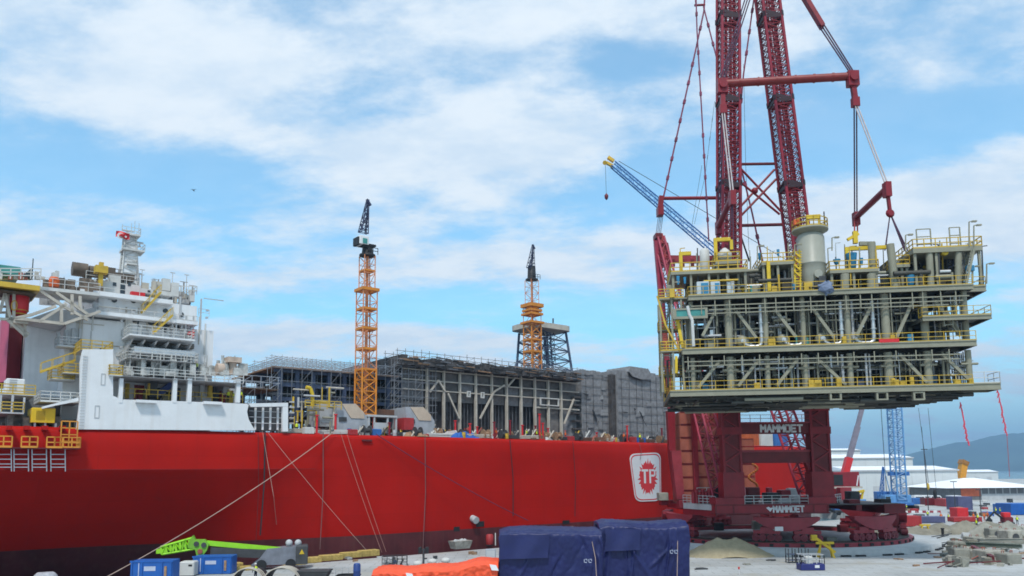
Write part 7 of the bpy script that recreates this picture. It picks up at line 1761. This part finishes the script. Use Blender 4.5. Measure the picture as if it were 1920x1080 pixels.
c = lx(566,1035,-.33); MB().prism([(c.x-.3,c.z-.25),(c.x+.3,c.z-.25),(c.x,c.z+.32)],-.36,-.29).build('warning_sign', mat('vent_yellow',(.58,.40,.02),.5), bb)
for px in (542,559): c = lx(px,1018,.8); MB().ball(c,.42,10,6).build('beacon', greywall, t)
MB().bar(lx(388,1018,.8),lx(532,1031,.8),.42,.55).build('upper_arm', lime, t); MB().bar(lx(395,1034,.8),lx(540,1040,.8),.8,1.0).build('lower_arm', darkgrey, t)
MB().bar(lx(455,1026,.7),lx(465,1033,.7),.4).build('arm_lug', lime, t)
o = MB().lattice(lx(304,1032,.8),lx(366,1018,.8),.9,.9,7,.13,.10,.85,1.3,(0,0,1),'c',5).build('fly_jib', lime, t); MB().lattice(lx(304,1032,.8),lx(366,1018,.8),.9,.9,7,.13,.14,.85,1.3,(0,0,1),'b').build('jib_bracing', lime, o)
MB().bar(lx(303,1029,.8),lx(303,1037,.8),1.0).build('jib_tip', lime, t)
j = MB(); j.prism([(lx(x,y,.4).x,lx(x,y,.4).z) for x,y in ((356,1012),(362,1004),(366,1012),(384,1012),(392,1020),(388,1032),(380,1042),(369,1042),(366,1030),(352,1026))],.2,1.4); jn = j.build('elbow', mat('lime_dark',(.17,.40,.03),.5), t)
for x,y in ((368,1020),(382,1022),(375,1034)): c = lx(x,y,.15); MB().lathe([(.28,-.1),(.3,.1)],tuple(c),12,'y').build('pin', contbrown if x == 375 else darkgrey, jn)
for px in (375,): MB().bar(lx(374,1040,.8),(lx(374,1040,.8).x,.8,0),.5).build('support_leg', darkgrey, t)
# ---- skips, boxes, hoses
def skip(lab, x0, x1, y0, ybase, mt):
    f = yard((x0+x1)/2, ybase, 4); k = ppm((x0+x1)/2, ybase); w_ = (x1-x0)/k/2; h = (ybase-y0)/k
    t = T('waste_skip', lab, 'skip', f, (0,0,0), 'blue skips on the quay')
    MB().ring([(-w_,-.0),(w_,0),(w_,2.2),(-w_,2.2)],[(-w_+.1,.1),(w_-.1,.1),(w_-.1,2.1),(-w_+.1,2.1)],0.05,h).v
    m = MB(); m.bevbox(-w_,0,.05,w_,2.2,h-.02,.05); m.build('body', mt, t)
    MB().box(-w_-.06,-.06,h-.16,w_+.06,.06,h+.02).build('rim', mt, t)
    for x in (-w_+.15, -w_*.45, w_*.5, w_-.15): MB().box(x-.07,-.09,.1,x+.07,.02,h-.15).build('rib', mt, t)
    MB().box(-w_*.35,-.03,h*.55,w_*.2,.01,h*.75).build('painted_mark', mat('mark_pale',(.40,.44,.55),.7), t); MB().box(-w_*.62,-.03,h*.15,-w_*.58,.01,h*.9).build('white_stripe', mat('mark_pale',(.40,.44,.55),.7), t)
    MB().box(w_*.62,-.08,h*.2,w_*.74,0,h*.75).build('lock_bar', plank, t)
skip('blue steel skip at the lower left below the lime green jib', 245, 320, 1053, 1094, skipblue)
skip('blue steel skip under the elbow of the lime green boom lift', 362, 432, 1044, 1077, skipblue)
f = yard(349,1081,4); t = T('generator_box','light grey cabinet box between the two blue skips','cabinet',f,(0,0,0)); MB().bevbox(-.8,0,.1,.8,1.6,1.6,.1).build('casing', offwhite, t); MB().box(.2,-.03,1.1,.6,.01,1.3).build('grille', black, t); MB().box(-.8,.1,0,.8,1.5,.1).build('skid', darkgrey, t)
def arch(lab, x0, x1, ytop, ybase, n=3):
    f = yard((x0+x1)/2, ybase); k = ppm((x0+x1)/2, ybase); w_ = (x1-x0)/k/2; h = (ybase-ytop)/k; m = MB()
    pts_ = [(-w_*cos(pi*i/14), 0, h*sin(pi*i/14)) for i in range(15)]
    for q in range(n): m.path([(x,q*.5,z+.02) for x,y,z in pts_],.07,6)
    t = T('canvas_cover', lab, 'frame', f, (0,.6,0), 'arched covers at the quay edge'); m.build('hoop', beige, t)
    o = MB(); k2 = 14; o.add([(x*.97,.05,z*.97) for x,y,z in pts_]+[(x*.97,.5*(n-1)+1.4,z*.97) for x,y,z in pts_],[(i,i+1,k2+2+i,k2+1+i) for i in range(k2)]); o.build('canvas', black, t)
arch('left black canvas cover on pale hoops under the boom lift',436,492,1067,1090); arch('right black canvas cover on pale hoops under the boom lift',494,560,1066,1092,4)
for i,(px,py,w_,h_) in enumerate(((582,1056,36,10),(624,1051,33,10),(661,1046,30,10),(695,1043,30,11),(555,1060,30,9),(460,1070,26,8),(445,1062,18,6))):
    f = yard(px,py,38); k = ppm(px,py); W_ = w_/k/1.6; m = MB()
    for j in range(4): m.bevbox(-W_,j*.34,.02,W_,j*.34+.3,h_/k,.05)
    solo(m,'timber_fender',mat('fender_yellow',(.42,.30,.09),.8,var=.4,scale=2),['yellow timber fender block beside the black counterweight','second yellow timber fender block from the boom lift','third yellow timber fender block from the boom lift','yellow timber fender block under the slanted rope end','yellow timber block half hidden by the boom lift','low timber block below the lime arm','small timber block behind the grey cabinet'][i],'fender',f,None,'timber fender blocks along the quay edge')
f = yard(868,1029,38); t = T('rubble_bin','battered white tapered bin full of rubble at the quay edge','bin',f,(0,0,0)); m = MB(); m.add([(-1.25,0,0),(1.25,0,0),(1.25,1.4,0),(-1.25,1.4,0),(-1.6,-.2,1.15),(1.6,-.2,1.15),(1.6,1.6,1.15),(-1.6,1.6,1.15)],[(0,1,5,4),(1,2,6,5),(2,3,7,6),(3,0,4,7),(3,2,1,0),(4,5,6,7)]); m.build('body', mat('bin_white',(.36,.34,.30),.8,var=.4,scale=1.5,streak=.5), t)
m = MB()
for i in range(14): m.ball((-1.3+i*.19,.2+rnd.random()*1.1,1.13),.18+rnd.random()*.12,6,4)
m.build('rubble_fill', conc, t)
f = yard(918,1023); t = T('red_tank','small red tank standing between the white bin and the tarpaulin','tank',f,(0,0,0)); MB().lathe([(.55,.1),(.6,.2),(.6,1.5),(.4,1.7)],(0,.6,0),14).build('shell', contred, t); MB().box(-.6,0,0,.6,1.2,.1).build('skid', black, t); MB().bar((.9,.3,0),(.9,.3,1.9),.15).build('gauge_post', offwhite, t)
f = yard(920,1050); t = T('grey_cabinet','flat grey electrical cabinet beside the left blue tarpaulin','cabinet',f,(0,0,0)); MB().bevbox(-.65,0,0,.65,.9,1.35,.05).build('casing', mat('cab_grey',(.30,.33,.37),.5), t); MB().box(-.55,-.03,.1,.55,.0,1.2).build('door', greywall, t)
f = yard(794,1062); k = ppm(794,1062); t = T('floodlight_pole','dark floodlight pole with a pair of lamps behind the orange tarpaulin','floodlight',f,(0,0,0)); h = (1062-1030)/k; MB().tube((0,0,0),(0,0,h),.13,8).build('pole', darkgrey, t); MB().bar((-.45,0,h-.15),(.45,0,h-.15),.12).build('cross_arm', darkgrey, t)
for x in (-.42,.42): MB().bevbox(x-.2,-.2,h-.55,x+.2,.2,h+.2,.04).build('lamp_head', black, t)
f = yard(740,1062,10); t = T('scrap_cage','low grey mesh cage of scrap behind the orange tarpaulin','cage',f,(0,0,0)); MB().rail([(-1.5,0,0),(1.5,0,0),(1.5,1.4,0),(-1.5,1.4,0),(-1.5,0,0)],1.2,.6,.03,2).build('cage_bars', darkgrey, t)
for i in range(9): x = -1.3+rnd.random()*2.3; MB().bar((x,.3+rnd.random()*.8,.1),(x+rnd.random()*.8,.3+rnd.random(),.5+rnd.random()*.6),.15+rnd.random()*.2).build('scrap_piece', rnd.choice([darkgrey,steelblue,greywall]), t)
for px,py,lab in ((810,1058,'small white sack by the floodlight pole'),(835,1056,'larger white sack right of the floodlight pole'),(783,1062,'flat white sack left of the floodlight pole')):
    f = yard(px,py); m = MB().ball((0,0,.35),.6,12,7,(1,.8,.6)); m.v = [(x+.05*rnd.random(),y,max(0,z+.06*(rnd.random()-.5))) for x,y,z in m.v]; solo(m,'sack',offwhite,lab,'sack',f,(0,0,0),'white sacks')
f = yard(669,1088); t = T('blue_barrel','upright dark blue barrel at the left end of the orange tarpaulin','barrel',f,(0,0,0)); MB().lathe([(.36,0),(.38,.1),(.38,.9),(.4,.95),(.4,1.0),(.38,1.05),(.38,1.6),(.3,1.7)],(0,0,0),14).build('shell', mat('barrel_blue',(.02,.05,.2),.5), t); MB().lathe([(.3,1.7),(.3,1.74)],(0,0,0),14).build('lid', skipblue, t)
f = yard(640,1086); t = T('hose_pile','tangle of dark hoses and grey frames on the quay left of the orange tarpaulin','hose pile',f,(0,0,0)); m = MB()
for i in range(5): m.path([(.9*cos(a)*(1+.1*i)+i*.2,.8*sin(a),.06+.1*i) for a in [2*pi*q/16 for q in range(17)]],.06,5)
m.build('hoses', black, t); MB().rail([(-1.5,.8,0),(.6,.8,0)],1.1,.7,.03,1).build('frame', greywall, t)
f = yard(580,1090); t = T('pallet_stack','low stack of grey plates and timbers by the black canvas cover','stack',f,(0,0,0))
for i in range(5): MB().box(-1.8+i*.1,0,.02+i*.22,1.5+i*.12,2,.18+i*.22).build('plate', rnd.choice([greywall,concdark,darkgrey]), t)
f = yard(85,1098); t = T('bulk_bag','grey crumpled bulk bag at the bottom left corner','bulk bag',f,(0,0,0)); m = MB().ball((0,0,.5),1.25,16,9,(1,.9,.85)); m.v = [(x+.12*(rnd.random()-.5),y,max(0,min(1.35,z+.12*(rnd.random()-.5)))) for x,y,z in m.v]; m.build('bag', mat('bag_grey',(.36,.36,.39),.8,var=.3,scale=2), t)
for px,py,c,lab in ((1030,1012,skipblue,'blue tarpaulin heap peeping over the left dark load'),(1053,1012,skipblue,'second small blue heap behind the left dark load'),(1074,1013,mat('canvas_tan',(.48,.38,.24),.8),'tan canvas heap behind the left dark load')):
    f = yard(px,py); k = ppm(px,py); m = MB().ball((0,1,.95),1.2,14,8,(1.1,.9,.95)); m.v = [(x+.1*(rnd.random()-.5),y,max(0,z*1.05+.1*(rnd.random()-.5))) for x,y,z in m.v]; solo(m,'covered_heap',c,lab,'heap',f,(0,1,0),'covered heaps behind the blue loads')
for i in range(30):
    px = 600+rnd.random()*300; py = 1034+rnd.random()*10-(px-600)*.035; 
    if i % 3 == 0: f = yard(px,py+12,rnd.uniform(0,80)); m = MB().bevbox(-.2-rnd.random()*.4,0,0,.3,.3,.12+rnd.random()*.3,.03); solo(m,'scrap_block',rnd.choice([conc,concdark,plank,offwhite,darkgrey]),'small scrap block lying on the quay behind the orange tarpaulin','scrap',f,None,'scrap blocks on the quay')
# ================================================================== PEOPLE AND THE BIRD
def human(pose):
    """one continuous figure grown from a jointed skeleton"""
    v=[]; e=[]; rad=[]
    def add(p, r, par=None):
        v.append(p); rad.append(r); i=len(v)-1
        if par is not None: e.append((par,i))
        return i
    la, ra, ll, rl, lean = pose
    pel = add((0,0,.95),.135); w_ = add((0,-.01,1.08),.125,pel); ch_ = add((0,-lean*.5,1.30),.15,w_); nk = add((0,-lean,1.47),.062,ch_); hd0 = add((0,-lean-.02,1.56),.085,nk); hd1 = add((0,-lean-.02,1.66),.098,hd0); add((0,-lean-.02,1.74),.07,hd1); add((0,-lean-.13,1.60),.018,hd0)
    for s, arm, leg in ((-1,la,ll),(1,ra,rl)):
        sh = add((s*.19,-lean*.8,1.40),.065,ch_); el = add((s*(.24+arm[2]),-lean*.8-arm[0]*.6,1.13+arm[0]*.12),.047,sh); wr = add((s*(.25+arm[2]),-lean*.8-arm[0]*.6-arm[1]*.25,.88+arm[1]*.22),.034,el)
        pm = add((s*(.25+arm[2]),-lean*.8-arm[0]*.6-arm[1]*.32,.80+arm[1]*.24),.036,wr)
        for q in range(4): k = add((s*(.25+arm[2]),-lean*.8-arm[0]*.6-arm[1]*.34-.024+.018*q,.745+arm[1]*.24+.006*abs(q-1.5)),.0095,pm); add((s*(.235+arm[2]),-lean*.8-arm[0]*.6-arm[1]*.34-.026+.018*q,.705+arm[1]*.24+.008*abs(q-1.5)),.0085,k)
        th_ = add((s*(.24+arm[2]),-lean*.8-arm[0]*.6-arm[1]*.32-.04,.785+arm[1]*.24),.011,pm); add((s*(.235+arm[2]),-lean*.8-arm[0]*.6-arm[1]*.32-.05,.745+arm[1]*.24),.009,th_)
        hp_ = add((s*.095,0,.90),.095,pel); kn = add((s*.11,-leg*.55,.50),.068,hp_); an = add((s*.11,-leg*.35,.10),.047,kn); add((s*.12,-leg*.35-.16,.045),.042,an)
    me = bpy.data.meshes.new('person'); me.from_pydata(v,e,[]); ob = bpy.data.objects.new('person_build', me); col.objects.link(ob)
    sk = ob.modifiers.new('s','SKIN'); sk.use_smooth_shade = True; sv = me.skin_vertices[0].data
    for i, r in enumerate(rad): sv[i].radius = (r, r*(.72 if 0 < i < 3 or i == 0 else 1)); sv[i].use_root = (i == 0)
    ss_ = ob.modifiers.new('d','SUBSURF'); ss_.levels = 1; ss_.render_levels = 1
    dg = bpy.context.evaluated_depsgraph_get(); out = bpy.data.meshes.new_from_object(ob.evaluated_get(dg)); bpy.data.objects.remove(ob); return out
POSES = [((.05,.2,.02),(.1,.4,.02),.0,.05,.02),((.25,.9,.02),(.1,.3,.03),.12,-.12,.05),((.0,.1,.05),(.3,1.0,.0),-.1,.1,.0)]
protos = []
def body_mat(name, trousers):
    m = bpy.data.materials.new(name); m.use_nodes = True; n = m.node_tree.nodes; L = m.node_tree.links; tc_ = n.new('ShaderNodeTexCoord'); sp = n.new('ShaderNodeSeparateXYZ'); L.new(tc_.outputs['Object'], sp.inputs[0])
    ab = n.new('ShaderNodeMath'); ab.operation = 'ABSOLUTE'; L.new(sp.outputs[0], ab.inputs[0])
    hand = n.new('ShaderNodeMath'); hand.operation = 'LESS_THAN'; hand.inputs[1].default_value = .1; 
    g1 = n.new('ShaderNodeMath'); g1.operation = 'GREATER_THAN'; g1.inputs[1].default_value = 1.47; L.new(sp.outputs[2], g1.inputs[0])
    mx_ = n.new('ShaderNodeMix'); mx_.data_type = 'RGBA'; L.new(g1.outputs[0], mx_.inputs[0]); mx_.inputs[6].default_value = (*trousers,1); mx_.inputs[7].default_value = (.42,.24,.16,1); L.new(mx_.outputs[2], n['Principled BSDF'].inputs['Base Color']); n['Principled BSDF'].inputs['Roughness'].default_value = .85; return m
bm_ = [body_mat('workwear_navy_body',(.03,.04,.08)), body_mat('workwear_dark_body',(.035,.03,.03)), body_mat('workwear_red_body',(.28,.03,.03))]
hel = [offwhite, mat('vent_yellow',(.58,.40,.02),.5), bright]
for i, ps in enumerate(POSES):
    me = human(ps); me.materials.clear(); me.materials.append(bm_[i])
    ln = ps[4]; vs_ = MB(); k = 14
    prof_ = [(.19,1.00,.0),(.195,1.12,.005),(.205,1.28,ln*.5),(.20,1.38,ln*.7),(.13,1.45,ln*.9)]
    for r_, z_, l_ in prof_:
        for q in range(k): vs_.v.append((r_*1.0*cos(2*pi*q/k), -l_+r_*.80*sin(2*pi*q/k), z_))
    for a in range(4):
        for q in range(k): vs_.f.append((a*k+q,a*k+(q+1)%k,(a+1)*k+(q+1)%k,(a+1)*k+q)); vs_.sm.append(True)
    hm_ = MB().lathe([(.155,1.685),(.125,1.69),(.122,1.74),(.09,1.79),(.03,1.81)],(0,-ln-.02,0),14)
    sf = MB()
    for z_ in (1.08,1.25): sf.lathe([(.206,z_),(.212,z_+.05)],(0,-ln*.4,0),14)
    protos.append((me, vs_, hm_, sf))
made = [None]*3
def person(i, loc, rz, label, group):
    if made[i] is None:
        me, vs_, hm_, sf = protos[i]; o = bpy.data.objects.new('person', me); col.objects.link(o); BASE[o.name] = V((0,0,0))
        vs_.build('hiviz_vest', hiviz if i != 2 else mat('hiviz_orange',(.75,.16,.02),.8), o); hm_.build('hard_hat', hel[i], o); made[i] = o
    else: o = copy_tree(made[i], loc)
    o.location = loc; o.rotation_euler = (0,0,rz); o['label'] = label; o['category'] = 'person'; o['group'] = group
yd = [(1832,992,0,'person in yellow vest walking over the earth mound','0'),(1868,965,1,'person in yellow vest stooping beside the blue tub',''),(1876,966,0,'person in yellow vest standing right of the stooping worker',''),
      (1894,963,1,'person in yellow vest on the dark red flatbed, left of two',''),(1901,963,0,'person in yellow vest on the dark red flatbed, right of two',''),(1779,978,0,'person in yellow vest by the long dark pipe rack',''),
      (1826,977,2,'person in orange vest left of the lamp post in the yard',''),(1834,979,1,'person in yellow vest leaning beside the lamp post',''),(1846,977,2,'person in orange vest right of the lamp post in the yard',''),(1852,974,2,'person in orange vest next to the low blue tub',''),
      (1765,977,2,'person in orange vest behind the small white post',''),(1740,972,0,'person in yellow vest near the barrier rail',''),(479,1088,0,'person in yellow vest standing between the canvas covers',''),(1660,1000,0,'person in yellow vest at the edge of the ring foundation',''),
      (1480,948,1,'person in yellow vest behind the ring crane base',''),(1908,984,1,'person in yellow vest behind the mini excavator',''),(1700,958,0,'person in yellow vest at the blue crawler crane','')]
for px,py,i,l,_ in yd: person(i, G(px,py,PADZ if px in (1660,) else (.75 if px == 1832 else (.25 if px in (1894,1901) else 0))), rnd.uniform(0,6.28), l, 'workers in the yard')
shp = [(428,745,4,1,'person in yellow vest in the white bay, left of two'),(437,745,4.6,0,'person in yellow vest in the white bay, right of two'),(452,746,3,0,'person in yellow vest at the end post of the white bay'),
       (988,815,1.5,0,'person in yellow vest on deck left of the tall red posts'),(1200,826,1.6,1,'person in yellow vest on deck above the shield emblem'),(1007,815,2,1,'person in yellow vest on deck just beside the tall red posts'),(1135,822,2,0,'person in yellow vest on deck before the plain wrapped module'),
       (1060,818,2.2,2,'person in orange vest on deck at the shrouded module end'),(930,812,2,2,'person in orange vest on deck right of the blue heaps'),(1170,824,2,2,'person in orange vest on deck by the dark gap'),(556,808,3,0,'person in yellow vest by the pipe manifold')]
for px,py,n_,i,l in shp:
    q = S.px(px,py,n_); zf = ZD+.06 if px > 455 else S.px(px,py,n_).z-1.0
    if px < 455: zf = ZD+4.0
    person(i, S.w((q.x,n_,zf)), rnd.uniform(0,6.28), l, 'workers on the ship deck')
q = S.px(368,703,2); person(0, S.w((q.x,2,q.z)), 2.0, 'person in yellow vest on the upper deck by the railing', 'workers on the ship deck')
bd_ = P(363,357,150); m = MB(); m.ball((0,0,0),.12,10,6,(1,2.6,.9)); m.ball((0,-.36,.06),.09,8,5); m.add([(0,-.12,.05),(0,.14,.05),(.38,.02,.22),(.85,.16,.10),(.36,-.12,.24)],[(0,1,2,4),(4,2,3)]); m.add([(0,-.12,.05),(0,.14,.05),(-.38,.02,.22),(-.85,.16,.10),(-.36,-.12,.24)],[(4,2,1,0),(3,2,4)]); m.add([(-.06,.26,0),(.06,.26,0),(.14,.55,.02),(-.14,.55,.02)],[(0,1,2,3)])
m.v = [(x+bd_.x,y+bd_.y,z+bd_.z) for x,y,z in m.v]; bo_ = m.build('bird', darkgrey, None, bd_); bo_.location = bd_; tag(bo_,'small dark bird gliding in the open sky left of the tower cranes','bird')
